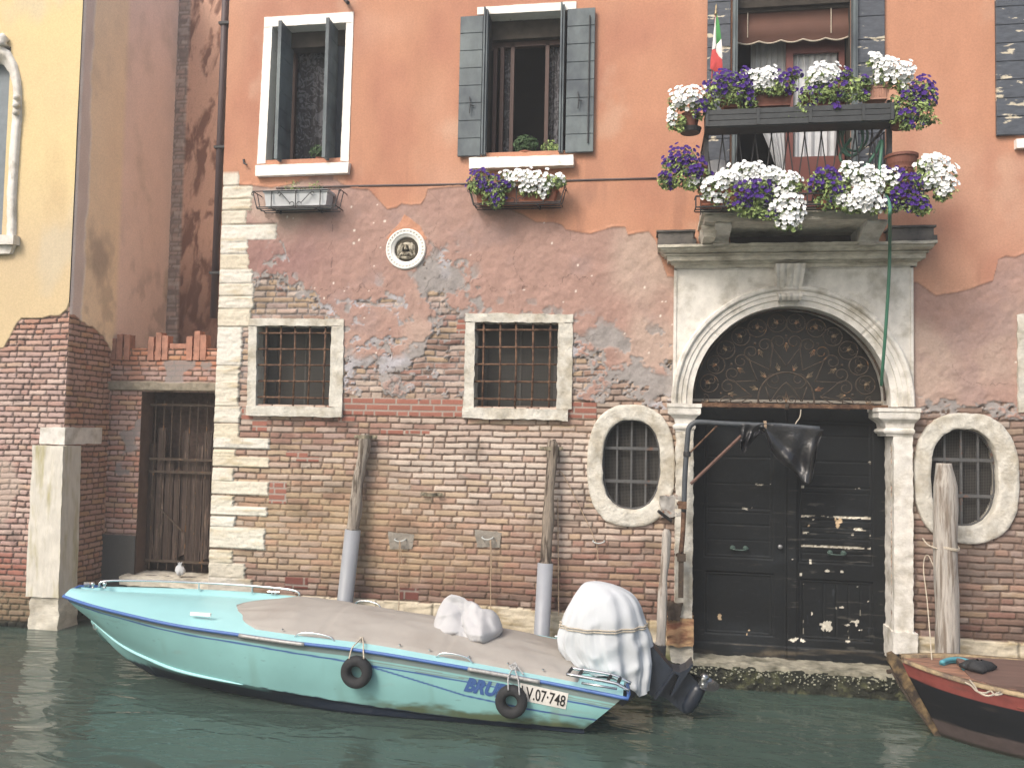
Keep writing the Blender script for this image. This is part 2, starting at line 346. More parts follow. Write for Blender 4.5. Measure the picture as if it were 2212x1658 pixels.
def facade_field(X, Z):
    wx = .03*fbm(X*3, Z*3, 201, 4); wz = .03*fbm(X*3, Z*3, 202, 4)
    m, r1, r2, r3, d = bricks(X, Z+.012*sst(3.05, 3.3, Z)*fbm(X*5, Z*5, 4, 3)+.008*sst(2.6, 2.8, X)*fbm(X*4, Z*4, 6, 3), 3)
    rough = fbm(X*9, Z*9, 60, 4)
    pale = np.maximum(gauss(X, Z, xz(1130, 1000), 1.5, .5), .8*gauss(X, Z, xz(1240, 1060), .7, .35)); och = gauss(X, Z, xz(720, 1120), 1.5, .5)+.6*gauss(X, Z, xz(900, 1230), 1.2, .3)+.6*gauss(X, Z, xz(1210, 920), .6, .12)
    redz = np.clip(gauss(X, Z, xz(680, 925), 1.3, .22)+1.2*gauss(X, Z, xz(1300, 1260), 1.6, .45)+sst(1.15, .75, Z)*.8+gauss(X, Z, xz(1000, 780), 1.2, .5)*.7, 0, 1.6); rp = sst(xz(1960, 1000)[0], xz(1990, 1000)[0], X)
    tab = [(.16, BR['mauve']), (.14+1.9*pale, BR['pale']), (.12+1.2*pale, BR['pink']), (.1+1.5*och+.25*redz+.35*sst(3.2, 3.4, Z), BR['ochre']), (.05+.5*och, BR['orange']), (.08+.55*redz+.5*rp, BR['brown']), (.05+.7*redz, BR['red']), (.03+.15*redz+.35*rp, BR['dark']), (.12*(1-pale), BR['pink']*.85)]
    mortar = A(126, 104, 90)*(1+.25*fbm(X*6, Z*6, 71))[..., None]; mortar = mixc(mortar, A(176, 146, 112), np.clip(och, 0, 1)*.75); mortar = mixc(mortar, A(134, 118, 106), pale*.5)
    fill = sst(.15, .5, fbm(X*2.2, Z*2.2, 75, 4)+.5*och-.25*pale+.45*sst(xz(1960, 1000)[0], xz(1990, 1000)[0], X)*sst(1.0, 1.4, Z)); m2 = m*(1-.55*fill)+.55*fill*.45          # mortar smeared over the bricks
    C = brick_colour(X, Z, m*0+1, r1, r2, tab, mortar, 3)
    mean = np.ones(X.shape+(1,))*A(194, 164, 140); mean = mixc(mean, A(190, 160, 120), np.clip(och, 0, 1)); mean = mixc(mean, A(206, 188, 174), np.clip(pale, 0, 1)); mean = mixc(mean, A(156, 112, 98), np.clip(redz, 0, 1)*.8*(1-np.clip(pale, 0, 1)))
    mean = mixc(mean, A(140, 112, 98), rp*.7); mean = mixc(mean, A(160, 140, 128), rp*sst(1.0, 1.35, Z)); zq = sst(3.2, 3.4, Z)[..., None]; C = (mean*(.52-.30*zq)+C*(.48+.30*zq))*1.07; lumc = C@np.array([.3, .5, .2]); C = (C+(lumc[..., None]-C)*.22)*np.array([1, 1.0, .97]); C *= (1+.10*fbm(X*3, Z*6, 79, 4))[..., None]
    zone = sst(3.05, 3.3, Z); C = mixc(C, A(178, 154, 142), zone*.22); mortar = mixc(mortar, A(160, 152, 148), zone*.8)
    C = C*m2[..., None]+mortar*(1-m2)[..., None]
    # dark grime blotches
    C *= (1-.3*sst(.2, .6, fbm(X*2.5, Z*4, 77, 4)))[..., None]
    H = m*.017+m*(r3-.5)*.009+.003*rough+sst(3.05, 3.3, Z)*.012*fbm(X*10, Z*12, 61, 4)
    # repaired red bricks
    for (a, b, c, e) in NEWB:
        x0, z1 = xz(a, b); x1, z0 = xz(c, e); s = (X > x0) & (X < x1) & (Z > z0) & (Z < z1)
        if s.any():
            mm, q1, q2, q3, _ = bricks(X[s], Z[s]+.01, 9, .0735 if b < 1200 else .12, .275, .005, .3)
            C[s] = (BR['newred'] if b < 1200 else A(138, 82, 72))*(mm*(.9+.2*q2))[:, None]+A(172, 158, 146)*(1-mm)[:, None]; H[s] = .014+.004*mm
    # ---- plaster: thickness field
    zt = np.interp(X, *zip(*PINK_TOP)); zb = np.interp(X, *zip(*PINK_BOT))
    t = (Z+wz-zb)/np.maximum(zt-zb, .05)
    n = fbm(X*3.1+.3, Z*3.6, 81, 5, .58); n2 = fbm(X*1.3, Z*1.5, 85, 3)
    n4 = fbm(X*5.2, Z*6.4, 83, 5, .66); zp = gauss(X, Z, xz(850, 750), .75, .42)+gauss(X, Z, xz(1340, 800), .5, .4); th = t*.75-.36+1.0*n4+.15*n2+.30*zp
    th = np.where(t > 1, .3+(t-1)*2.5+.45*n+.1*n2, th); th = np.where(t < 0, -1, th)
    hole = gauss(X, Z, xz(575, 650), .28, .2)*1.1+gauss(X, Z, xz(940, 640), .1, .12)*.8+gauss(X, Z, xz(840, 655), .35, .07)*.7+gauss(X, Z, xz(970, 760), .35, .3)*.55+gauss(X, Z, xz(620, 520), .08, .2)*.35
    keepz = gauss(X, Z, xz(890, 690), .3, .25)*.5+gauss(X, Z, xz(780, 720), .25, .2)*.35+gauss(X, Z, xz(1400, 780), .45, .3)*.3
    th = th-hole+keepz
    grey = sst(-.12, -.09, th); pinkm = sst(.09, .12, th+.10*rough)*(1-sst(.18, .32, fbm(X*7.5, Z*9, 84, 4, .6))*sst(1.25, .9, t)*(t < 1.3))
    gm = .75*gauss(X, Z, xz(850, 790), .7, .3)+gauss(X, Z, xz(950, 600), .32, .2)+gauss(X, Z, xz(1390, 830), .5, .25)*.8+gauss(X, Z, xz(1290, 730), .4, .15)*.7
    pinkm = pinkm*(1-sst(.35, .55, gm+.5*n))
    cg = A(164, 156, 152)*(1+.22*fbm(X*8, Z*8, 91, 4))[..., None]; cg = mixc(cg, A(188, 184, 190), sst(.1, .5, fbm(X*3, Z*3, 92)))
    cp = A(182, 144, 130)*(1+.10*fbm(X*5, Z*5, 93, 4)+.07*fbm(X*16, Z*16, 99, 3))[..., None]; cp = mixc(cp, A(194, 166, 150), sst(-.1, .5, fbm(X*1.1, Z*1.1, 94, 3))); cp = mixc(cp, A(172, 142, 134), sst(.1, .5, fbm(X*2.4, Z*2.8, 96, 5))*.6); cp = mixc(cp, A(160, 118, 112), sst(-1.4, -3.2, X)*0+gauss(X, Z, xz(600, 560), .8, .4)*.8)
    cp = mixc(cp, A(240, 226, 214), sst(.80, .84, hsh(np.floor(X*55), np.floor(Z*55), 5)*.8+.1*vn(X*60, Z*60, 8)+.0)*0)
    C = mixc(C, cg, grey); H = H*(1-grey)+grey*(.026+.012*rough)
    C = mixc(C, cp, grey*pinkm); H = H+grey*pinkm*.009
    H = H+grey*.0035*fbm(X*22, Z*22, 95, 3)*sst(7, 4, Z)
    crack = np.abs(fbm(X*1.7+5, Z*1.7, 97, 5)); C *= (1-.45*sst(.012, .003, crack)*grey*sst(.2, .5, fbm(X*.9, Z*.9, 98, 2)+.3))[..., None]
    # specks
    sp = hsh(np.floor(X/.02), np.floor(Z/.02), 88) > .9975; C[sp & (pinkm > .5) & (grey > .5)] = A(236, 222, 208)
    # ---- orange lime wash
    ze = np.interp(X+.4*wx, *zip(*ORANGE_EDGE)); dz = Z+.5*wz-ze
    ow = sst(0, .012, dz)
    tri = polyxz([(876, 464), (909, 490), (925, 520), (835, 520), (849, 499), (862, 487)]); ow = np.maximum(ow, inpoly(X+wx*.3, Z+wz*.3, tri)*1.0)
    co = A(208, 146, 112)*np.ones(X.shape+(1,)); co = mixc(co, A(216, 162, 132), sst(-.2, .6, fbm(X*.8, Z*.8, 101, 4))); co = mixc(co, A(192, 128, 102), sst(.0, .6, fbm(X*1.3, Z*.9, 103, 4))*.7)
    co *= (1+.05*fbm(X*9, Z*5, 105, 3)+.07*fbm(X*4.5, Z*.55, 107, 4)*sst(4.9, 5.6, Z))[..., None]; co = mixc(co, A(222, 184, 156), sst(.25, .6, fbm(X*1.9, Z*1.6, 108, 5))*.35); co = mixc(co, A(176, 122, 98), sst(.3, .62, fbm(X*6, Z*.7, 109, 4))*sst(6.4, 5.6, Z)*.45)
    C = mixc(C, co, ow); H = H+ow*.006; C *= (1-.25*sst(.0, .5, 1-np.abs(dz/.012-.2))*(np.abs(dz) < .012))[..., None]
    H = np.where(dz > .03, .038+.0015*fbm(X*7, Z*7, 106, 3), H)
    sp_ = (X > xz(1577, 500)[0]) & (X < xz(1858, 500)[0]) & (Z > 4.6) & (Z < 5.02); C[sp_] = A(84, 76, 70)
    C = mixc(C, A(176, 108, 84), gauss(X, Z, xz(2050, 500), .45, .5)*ow*.5*(.6+.6*fbm(X*2.2, Z*2.2, 119, 4))); C = mixc(C, A(150, 118, 104), gauss(X, Z, xz(1245, 425), .35, .12)*.3*ow)  # reddish stain right of the balcony, some flower shadow put into its colour
    rcx, rcz = xz(879, 539.5); H = np.where(np.hypot(X-rcx, Z-rcz) < .225, 0, H)
    # ---- corner stones
    for i, (a, b, xr) in enumerate(QUOIN):
        x1, z1 = xz(xr, a); z0 = xz(xr, b)[1]; lx = x1+.012*vn(Z*30, Z*0+i, 7)+.006*vn(Z*80, Z*0, 8)
        s = (X < lx) & (Z <= z1) & (Z > z0)
        if not s.any(): continue
        xs, zs = X[s], Z[s]; r = hsh(i, 2, 9); lay = fbm(xs*3+i*7, zs*(26 if r < .6 else 14), 110+i, 4)
        base = mixc(np.ones((len(xs), 1))*A(224, 210, 182), A(234, 227, 214), np.full(len(xs), hsh(i, 5, 3))); base = mixc(base, A(206, 186, 146), sst(.1, .6, lay)*.7)
        edge = np.minimum(np.minimum(z1-zs, zs-z0), lx[s]-xs); jn = sst(.002, .010, edge)
        C[s] = base*(.62+.38*jn)[:, None]; H[s] = .020+.016*jn+.012*lay+.006*fbm(xs*25, zs*25, 120, 3)
    # ---- stone base course and wet foot
    zc = np.interp(X, *zip(*polyxz([(455, 1278), (668, 1286), (1099, 1309), (1400, 1338), (2071, 1378), (2500, 1405)])))
    bz = zc-Z+.008*vn(X*12, Z*0, 130); s = bz > 0
    xs, zs = X[s], Z[s]; kx = xs/.62+.15*vn(xs*2, xs*0, 131); fx = kx-np.floor(kx); jd = np.minimum(fx, 1-fx)*.62
    low = zs < (zc[s]-.42)
    lay = fbm(xs*4, zs*16, 133, 4); jn = sst(.004, .02, np.where(low, 1, jd))
    base = mixc(np.ones((len(xs), 1))*A(222, 208, 180), A(190, 170, 132), sst(-.1, .5, lay)); base = base*(.45+.55*jn)[:, None]
    alg = sst(.42, .22, zs+.10*fbm(xs*3, zs*3, 135, 4)); base = mixc(base, A(110, 116, 62), alg*.9)
    wet = sst(.24, .1, zs+.05*fbm(xs*4, zs*4, 137, 3)); base = mixc(base, A(46, 50, 40), wet)
    C[s] = base; H[s] = .045+.012*jn+.014*lay-.03*low+.01*fbm(xs*12, zs*12, 139, 3)
    C *= (1-.25*sst(1.3, .7, Z)*(~s))[..., None]
    return C, H

def axis(segs):
    out = []
    for a, b, st in segs: out += list(np.arange(a, b-1e-9, st))
    return np.array(out+[segs[-1][1]])
house = thing('canal_house', 'orange plastered canal house with bare brick lower wall, arched stone water door and flower balcony', 'house', (-5.25, 0, 0))
def build_facade():
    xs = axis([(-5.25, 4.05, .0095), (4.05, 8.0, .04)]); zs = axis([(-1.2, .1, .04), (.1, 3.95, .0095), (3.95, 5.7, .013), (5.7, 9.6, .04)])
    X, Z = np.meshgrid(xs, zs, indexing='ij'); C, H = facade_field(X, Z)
    xc = .5*(xs[1:]+xs[:-1])[:, None]+0*zs[None, 1:]; zc = .5*(zs[1:]+zs[:-1])[None]+0*xs[1:, None]
    op = np.zeros(xc.shape, bool)
    for P in (W1O, W2O, L1O, L2O): op |= inpoly(xc, zc, shrink(P, .05))
    for o in OV: op |= superell(xc, zc, o['c'], (o['o'][0]*.93, o['o'][1]*.93)) < 1
    op |= (xc > DX0-.03) & (xc < DX1+.03) & (zc < ACZ)
    op |= (np.hypot(xc-ACX, zc-ACZ) < R_IN+.06) & (zc >= ACZ-.001)
    op |= (xc > BDX0) & (xc < BDX1) & (zc > BDZ0) & (zc < BDZ1+1)
    op |= (xc > RWX0) & (xc < RWX0+1.0) & (zc > RWZ0)
    P = np.stack([X, -H, Z], -1)
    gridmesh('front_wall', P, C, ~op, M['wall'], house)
    # side wall along the alley and body behind
    mb = MB(); mb.box(-5.25, -5.15, .0, 6, -1.2, 9.6); mb.build('alley_side_wall', mat('light_bounce_plaster', A(238, 208, 178), .9), house)  # side wall out of view, made paler to bounce light across the alley
    mb = MB(); mb.box(-5.1, 8, .9, .95, -1.2, 9.6); mb.build('inner_wall', M['dark'], house)
build_facade()
# ------------------------------------------------------------------ yellow neighbour house, alley
LY, SX, DYW, BY = 0.45, -7.64, 1.35, 2.7
yellow = thing('neighbour_house', 'yellow plastered house with gothic window and bare brick foot beside the narrow alley', 'house', (SX, LY, 0))
YEDGE = polyxz([(-200, 740), (0, 752), (12, 750), (28, 722), (42, 697), (50, 690), (72, 692), (95, 690), (112, 684), (132, 683), (148, 668), (158, 640)], LY)
def yellow_field(X, Z):
    wz = .03*fbm(X*4, Z*4, 301, 4)
    m, r1, r2, r3, d = bricks(X, Z, 31, .0745, .25, .006, 1.5)
    low = sst(1.2, .7, Z)+.0*X
    tab = [(.25, BR['mauve']), (.25, BR['pink']), (.1, BR['pale']), (.05, BR['ochre']), (.08+.2*sst(3.3, 3.8, Z), BR['orange']), (.06+.9*low, BR['red']), (.06+.2*low, BR['brown'])]
    C = brick_colour(X, Z, m, r1, r2, tab, A(120, 98, 88)*(1+.3*fbm(X*5, Z*5, 33))[..., None], 31)
    mn = mixc(np.ones(X.shape+(1,))*A(212, 174, 160), A(184, 116, 94), sst(1.3, .8, Z)); mn = mixc(mn, A(210, 150, 122), sst(3.4, 3.9, Z)*.8); C = mixc(C, mn, .6*m); lu = C@np.array([.3, .5, .2]); C = C+(lu[..., None]-C)*.15
    H = m*.020+m*(r3-.5)*.012+.006*fbm(X*12, Z*12, 35, 4)
    pw = sst(.25, .4, fbm(X*2+3, Z*2, 36, 4)); C = mixc(C, A(196, 176, 160), pw*.6); H = H*(1-.4*pw)+.01*pw
    C *= (1-.35*sst(.35, .7, fbm(X*3, Z*5, 37, 4)))[..., None]
    ze = np.interp(X, *zip(*YEDGE)); dz = Z+wz-ze; ow = sst(0, .01, dz)
    co = A(240, 212, 150)*np.ones(X.shape+(1,)); co = mixc(co, A(222, 196, 150), sst(6.6, 4.6, Z)*.9+.4*fbm(X, Z, 41, 3).clip(0, 1)); co = mixc(co, A(204, 172, 124), sst(.1, .6, fbm(X*2, Z*1.0, 42, 5))*.65*sst(7.5, 5, Z)); co = mixc(co, A(214, 202, 176), sst(.2, .6, fbm(X*1.3, Z*.8, 48, 4))*.5)
    co *= (1+.03*fbm(X*8, Z*6, 44, 3))[..., None]
    C = mixc(C, co, ow); H = H*(1-ow)+ow*(.034+.004*fbm(X*1.8, Z*1.5, 45, 3))
    # mossy foot
    alg = sst(.75, .35, Z+.1*fbm(X*3, Z*3, 46, 3)); C = mixc(C, A(120, 112, 84), alg*.75); H = H+.03*(Z < .40)
    C = mixc(C, A(38, 40, 34), sst(.16, .05, Z+.05*fbm(X*5, Z*5, 47, 3)))
    return C, H
def side_field(D, Z):                                     # D = depth behind the front edge
    X = D
    m, r1, r2, r3, d = bricks(X, Z, 51, .0745, .25, .006, 1.5)
    tab = [(.3, BR['mauve']), (.25, BR['pink']*.9), (.15, BR['ochre']), (.15, BR['brown']), (.12, BR['orange'])]
    C = brick_colour(X, Z, m, r1, r2, tab, A(112, 92, 80)+0*X[..., None], 51); C = mixc(C, A(196, 154, 134), .55*m); H = m*.018+.004*fbm(X*12, Z*12, 53)
    edge = .20+.11*fbm(Z*1.6, Z*0, 55, 5, .6); st = sst(edge-.02, edge+.02, D)
    zb = 4.02+.22*fbm(X*2.4, X*0, 57, 4)-.25*sst(.4, 1.1, D); pl = sst(0, .012, Z-zb)
    cs = A(232, 214, 204)*np.ones(X.shape+(1,))*(1+.12*fbm(X*6, Z*3, 59, 4))[..., None]
    cp = mixc(np.ones(X.shape+(1,))*A(250, 226, 190, .9), A(246, 218, 202, .9), sst(.85, 1.0, D)); cp = mixc(cp, A(204, 184, 162), sst(.0, .5, fbm(X*2.2, Z*1.6, 61, 5))*(.35+.4*sst(7, 5, Z))); cp = mixc(cp, A(132, 116, 104), sst(.05, .45, fbm(X*4, Z*3.2, 62, 5))*.32*sst(6.2, 4.6, Z)); cp *= (1+.06*fbm(X*4, Z*3, 63, 3))[..., None]
    cc = mixc(cs, cp, st); C = mixc(C, cc, pl); H = H*(1-pl)+pl*(.022+.012*st+.003*fbm(X*4, Z*4, 65, 3))
    C = mixc(C, A(60, 60, 48), sst(.7, .15, Z+.1*fbm(X*3, Z*3, 67, 3)))
    return C, H
def build_yellow():
    xs = axis([(-12.5, -8.6, .05), (-8.6, SX, .0095)]); zs = axis([(-1.2, .0, .05), (.0, 4.35, .0095), (4.35, 10.2, .04)])
    X, Z = np.meshgrid(xs, zs, indexing='ij'); C, H = yellow_field(X, Z); P = np.stack([X, LY-H, Z], -1)
    xc = .5*(xs[1:]+xs[:-1])[:, None]+0*zs[None, 1:]; zc = .5*(zs[1:]+zs[:-1])[None]+0*xs[1:, None]
    wx1 = xz(14, 400, LY)[0]; wz0 = xz(5, 510, LY)[1]; ztop = xz(5, 105, LY)[1]
    op = (xc < wx1-.02) & (xc > wx1-.9) & (zc > wz0) & (zc < ztop)
    gridmesh('front_wall', P, C, ~op, M['wall'], yellow)
    ys = axis([(LY, BY+.05, .012)]); D, Z = np.meshgrid(ys, zs, indexing='ij'); C, H = side_field(D-LY, Z); H[0, :] = 0
    P = np.stack([SX+H, D, Z], -1); 
    front_h = .034; P[0, :, 1] = LY-.012
    gridmesh('side_wall', P, C, np.ones((len(ys)-1, len(zs)-1), bool), M['wall'], yellow)
    # gothic window
    fr = MB(); y0 = LY-.10; y1 = LY+.12
    out = [(28, 510), (28, 420), (36, 300), (40, 255), (40, 200), (38, 170), (30, 135), (16, 108), (0, 96), (-20, 92), (-60, 110)]
    inn = [(11, 510), (11, 420), (18, 300), (22, 255), (25, 200), (23, 178), (16, 155), (4, 137), (-10, 130), (-24, 128), (-50, 140)]
    O = [xz(a, b, y0) for a, b in out]; I = [xz(a, b, y0) for a, b in inn]; G = []
    for k in range(len(O)):
        o = np.array(O[k]); i = np.array(I[k]); md = i+(o-i)*.45
        G.append([(o[0], LY+.02, o[1]), (o[0], y0+.02, o[1]), (md[0]+.02, y0, md[1]), (md[0], y0+.03, md[1]), (i[0], y0+.03, i[1]), (i[0], y1, i[1])])
    G = np.array(G); GG = []
    for k in range(len(G)-1):
        for t in np.linspace(0, 1, 8, endpoint=False): GG.append(G[k]*(1-t)+G[k+1]*t)
    GG = np.array(GG+[G[-1]]); GG += .006*np.stack([vn3(GG[..., 0]*20, GG[..., 1]*20, GG[..., 2]*20, s) for s in (1, 2, 3)], -1)
    fr.surf(GG)
    cx, cz = xz(38, 228, y0)
    for dz_, rr in ((.11, .045), (.0, .05), (-.1, .045)):
        fr.lathe((cx-.02, y0-.0, cz+dz_), [(.001, -rr), (rr*.8, -rr*.6), (rr, 0), (rr*.8, rr*.6), (.001, rr)], 10)
    fx, fz = xz(3, 90, y0); fr.lathe((fx, y0+.02, fz), [(.09, -.05), (.05, .0), (.08, .05), (.02, .12)], 10)
    win = fr.build('gothic_window', M['stone'], yellow, smooth=True)
    sh = MB(); a = xz(26, 510, LY)[0]; sh.box(a-1.0, a, LY+.08, LY+.12, xz(0, 520, LY)[1], xz(0, 100, LY)[1]); sh.build('window_shutter', mat('slate_grey_shutter', A(120, 132, 140), .6), win)
    sl_ = MB(); z1 = xz(10, 508, LY-.15)[1]; x1 = xz(30, 508, LY-.15)[0]
    sl_.rough_hexa([(x1-1.2, z1), (x1, z1), (x1, z1-.12), (x1-1.2, z1-.12)], LY-.16, LY+.1, .04, .008, 12, 3)
    sl_.rough_hexa([(x1-1.15, z1-.12), (x1-.05, z1-.12), (x1-.1, z1-.24), (x1-1.1, z1-.24)], LY-.10, LY+.05, .04, .008, 12, 5)
    sl_.build('sill', M['stone'], win, smooth=True)
    # corner stones
    def cb(p, y0, y1, sd, amp=.008): mb = MB(); mb.rough_hexa(p, y0, y1, .03, amp, 9, sd); return mb
    z1, z0 = xz(130, 923, LY)[1], xz(130, 959, LY)[1]; xa = xz(91, 940, LY)[0]
    cb([(xa, z1), (SX+.035, z1), (SX+.035, z0), (xa, z0)], LY-.045, LY+.72, 3).build('corner_block', M['stone'], yellow, smooth=True)
    z1 = xz(130, 963, LY-.1)[1]; z0 = xz(100, 1290, LY-.1)[1]; xa = xz(70, 975, LY-.1)[0]; xb = xz(133, 975, LY-.1)[0]; xa2 = xz(55, 1280, LY-.1)[0]; xb2 = xz(122, 1280, LY-.1)[0]
    cb([(xa, z1), (xb+.02, z1), (xb2+.03, z0), (xa2, z0)], LY-.10, LY+.26, 4, .006).build('corner_post', mat('mossy_corner_stone', A(226, 220, 206), .85, nscale=8, namt=.1, bump=.6, bscale=30, col2=A(190, 180, 128), mscale=2.2, thr=(.5, .7), stretch=(3, 3, .5), spec=.2), yellow, smooth=True)
    cb([(xa2+.05, z0), (xb2+.02, z0), (xb2+.02, -.2), (xa2+.03, -.2)], LY-.07, LY+.3, 6, .02).build('corner_footing', M['stone_dirty'], yellow, smooth=True)
    # rear wall of the alley with brick pier
    xs = axis([(SX-.1, -5.15, .015)]); zs = axis([(2.6, 10.2, .03)]); X, Z = np.meshgrid(xs, zs, indexing='ij')
    m, r1, r2, r3, d = bricks(X, Z, 71, .07, .26, .006, 1.5); u = X-xz(370, 300, BY)[0]
    C = brick_colour(X, Z, m, r1, r2, [(.5, A(186, 168, 158)), (.3, A(194, 166, 152)), (.2, A(160, 142, 134))], A(150, 134, 124)+0*X[..., None], 71); H = .05+m*.012
    pier = (u > .0)*1.0*(u < .26); wq = fbm(X*4, Z*3, 74, 3); n = fbm(X*9+wq, Z*3.2+wq, 73, 5, .6)
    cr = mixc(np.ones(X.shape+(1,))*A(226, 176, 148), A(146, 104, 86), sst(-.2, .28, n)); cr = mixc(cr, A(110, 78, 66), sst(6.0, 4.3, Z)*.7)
    rr = (1-pier); C = mixc(C, cr, rr); H = H*(1-rr)+rr*(.0+.012*sst(.1, -.05, n))
    gridmesh('rear_wall', np.stack([X, BY-H, Z], -1), C, np.ones((len(xs)-1, len(zs)-1), bool), M['wall'], yellow)
    mb = MB(); mb.box(-14, 8, 6, 6.1, -1.2, 10.2); mb.box(-14, SX-.05, BY+.1, BY+.2, -1, 10.2); mb.build('rear_body', M['dark_warm'], yellow)
build_yellow()

def build_alley():
    w = thing('alley_gate_wall', 'low brick wall with upright brick crest closing the alley around a rusty gate', 'wall', (-7.6, DYW, 0))
    zt = xz(345, 752, DYW)[1]; xl = SX; xr = -5.15
    ox0 = xz(302, 1000, DYW)[0]; ox1 = xr; oz1 = xz(380, 846, DYW)[1]; oz0 = xz(380, 1243, DYW)[1]
    xs = axis([(xl, xr, .011)]); zs = axis([(-1, 0, .05), (0, zt, .011)]); X, Z = np.meshgrid(xs, zs, indexing='ij')
    m, r1, r2, r3, d = bricks(X, Z, 81, .072, .27, .005, 1.3); low = sst(1.4, .9, Z)
    C0 = None; tab = [(.3*(Z < 3.5)+.05, BR['mauve']), (.25, BR['orange']), (.2, BR['pink']), (.15, BR['ochre']), (.1+.4*low, BR['brown']), (.1+.25*(Z > 3.5), A(186, 116, 84))]
    C = brick_colour(X, Z, m, r1, r2, tab, A(118, 96, 82)+0*X[..., None], 81); C = mixc(C, mixc(np.ones(X.shape+(1,))*A(196, 160, 148), A(212, 146, 114), sst(3.4, 3.6, Z)), .5*m); H = m*.016+m*(r3-.5)*.01+.003*fbm(X*12, Z*12, 83)
    n = fbm(X*3, Z*3, 85, 4); g = sst(.3, .4, n)*(Z < 3.6); C = mixc(C, A(150, 144, 142), g*.8); H = H*(1-g)+.016*g
    lz1 = xz(345, 823, DYW)[1]; li = sst(.0, .02, Z-oz1+.0)*sst(.0, .02, lz1-Z-.02*n); C = mixc(C, A(150, 140, 122)*(1+.3*fbm(X*20, Z*20, 87, 3))[..., None], li); H = H*(1-li)+li*(.06+.01*fbm(X*18, Z*18, 89, 3))
    cg = xz(250, 1150, DYW)[1]; c = sst(.0, .02, cg-Z+.02*n); C = mixc(C, A(92, 92, 90), c); H = H*(1-c)+.03*c
    C = mixc(C, A(44, 46, 38), sst(.5, .2, Z))
    xc = .5*(xs[1:]+xs[:-1])[:, None]+0*zs[None, 1:]; zc = .5*(zs[1:]+zs[:-1])[None]+0*xs[1:, None]
    gridmesh('wall', np.stack([X, DYW-H, Z], -1), C, ~((xc > ox0) & (zc > oz0) & (zc < oz1)), M['wall'], w)
    mb = MB(); mb.box(xl, xr, DYW+.0, DYW+.28, zt-.02, zt); 
    mb.box(ox0-.28, ox0, DYW+.0, DYW+.28, -.2, oz1); mb.box(ox0-.1, xr, DYW-.01, DYW+.28, oz1, oz1+.1); mb.build('wall_core', mat('brown_brick_core', A(104, 82, 70), .9, bump=.5, bscale=20), w)
    cr = MB()
    for gx, hs in ((262, (.14, .20, .19)), (345, (.16, .22, .18)), (428, (.17, .24, .19))):
        x0 = xz(gx, 740, DYW)[0]
        for k, h in enumerate(hs):
            a = x0+(k-1)*.105+random.uniform(-.01, .01); cr.rough_hexa([(a-.042, zt+h), (a+.042, zt+h), (a+.042, zt-.17), (a-.042, zt-.17)], DYW-.035, DYW+.1, .03, .006, 20, k+int(gx))
    x0 = xz(390, 740, DYW)[0]; cr.rough_hexa([(x0-.15, zt+.065), (x0+.16, zt+.065), (x0+.16, zt), (x0-.15, zt)], DYW-.02, DYW+.1, .03, .006, 20, 3)
    cr.build('brick_crest', mat('orange_brick', A(184, 128, 104), .9, nscale=9, namt=.3, bump=.5), w, smooth=True)
    st = MB(); st.rough_hexa([(ox0-.1, oz0), (xr, oz0), (xr, oz0-.12), (ox0-.1, oz0-.12)], DYW-.22, DYW+.3, .03, .01, 10, 2); st.rough_hexa([(ox0-.05, oz0-.12), (xr, oz0-.12), (xr, -.3), (ox0-.05, -.3)], DYW-.12, DYW+.3, .04, .02, 8, 4)
    st.build('step', M['stone_dirty'], w, smooth=True)
    g = thing('rusty_alley_gate', 'rusted barred gate over rotten brown planks in the alley doorway', 'gate', (ox0, DYW+.2, oz0))
    pl = MB(); pz1 = xz(380, 1245-190, DYW+.22)[1]; x = ox0
    k = 0
    while x < xr:
        wdt = random.uniform(.1, .15); top = oz1-.02-random.uniform(.7, 1.15)*(1-.35*(k % 3 == 1)); bot = oz0+random.uniform(.12, .3)
        pl.rough_hexa([(x, top), (x+wdt-.012, top-random.uniform(-.03, .03)), (x+wdt-.012, bot), (x, bot-.05)], DYW+.22, DYW+.25, .06, .005, 12, k); x += wdt; k += 1
    pl.build('planks', mat('rotten_planks', A(76, 60, 52), .9, nscale=8, namt=.4, bump=.6, bscale=18, stretch=(5, 5, .6), col2=A(124, 104, 90), mscale=4, thr=(.55, .75)), g, smooth=True)
    MB().box(ox0-.2, xr+.05, DYW+.5, DYW+.55, 0, oz1+.3).build('yard_wall', mat('dark_yard_brick', A(84, 66, 58), .95, nscale=14, namt=.5, bump=.8, bscale=18), w)
    bars = MB(); x = ox0+.1
    while x < xr-.05: bars.tube([(x, DYW+.17, oz0+.05), (x+random.uniform(-.01, .01), DYW+.17, oz1-.12)], .009, 6); x += .135
    for z in (oz0+.15, oz0+.55*(oz1-oz0), oz0+.62*(oz1-oz0), oz1-.2): bars.box(ox0+.03, xr, DYW+.155, DYW+.175, z, z+.035)
    bars.tube([(ox0+.25, DYW+.15, oz0+.9), (ox0+.6, DYW+.15, oz0+.6)], .015, 6); bars.tube([(xr-.35, DYW+.15, oz0+.5), (xr-.03, DYW+.15, oz0+.75)], .015, 6)
    bars.build('bars', M['rust_dark'], g)
    # plastic bag on the step
    tag(blob(xz(390, 1243, DYW-.1), DYW-.12, [(0.0, .0), (.055, .03), (.065, .07), (.045, .12), (.02, .15), (.03, .18)], M['white_cloth'], 'plastic_bag'), 'crumpled white plastic bag on the alley doorstep above the bow', 'bag')
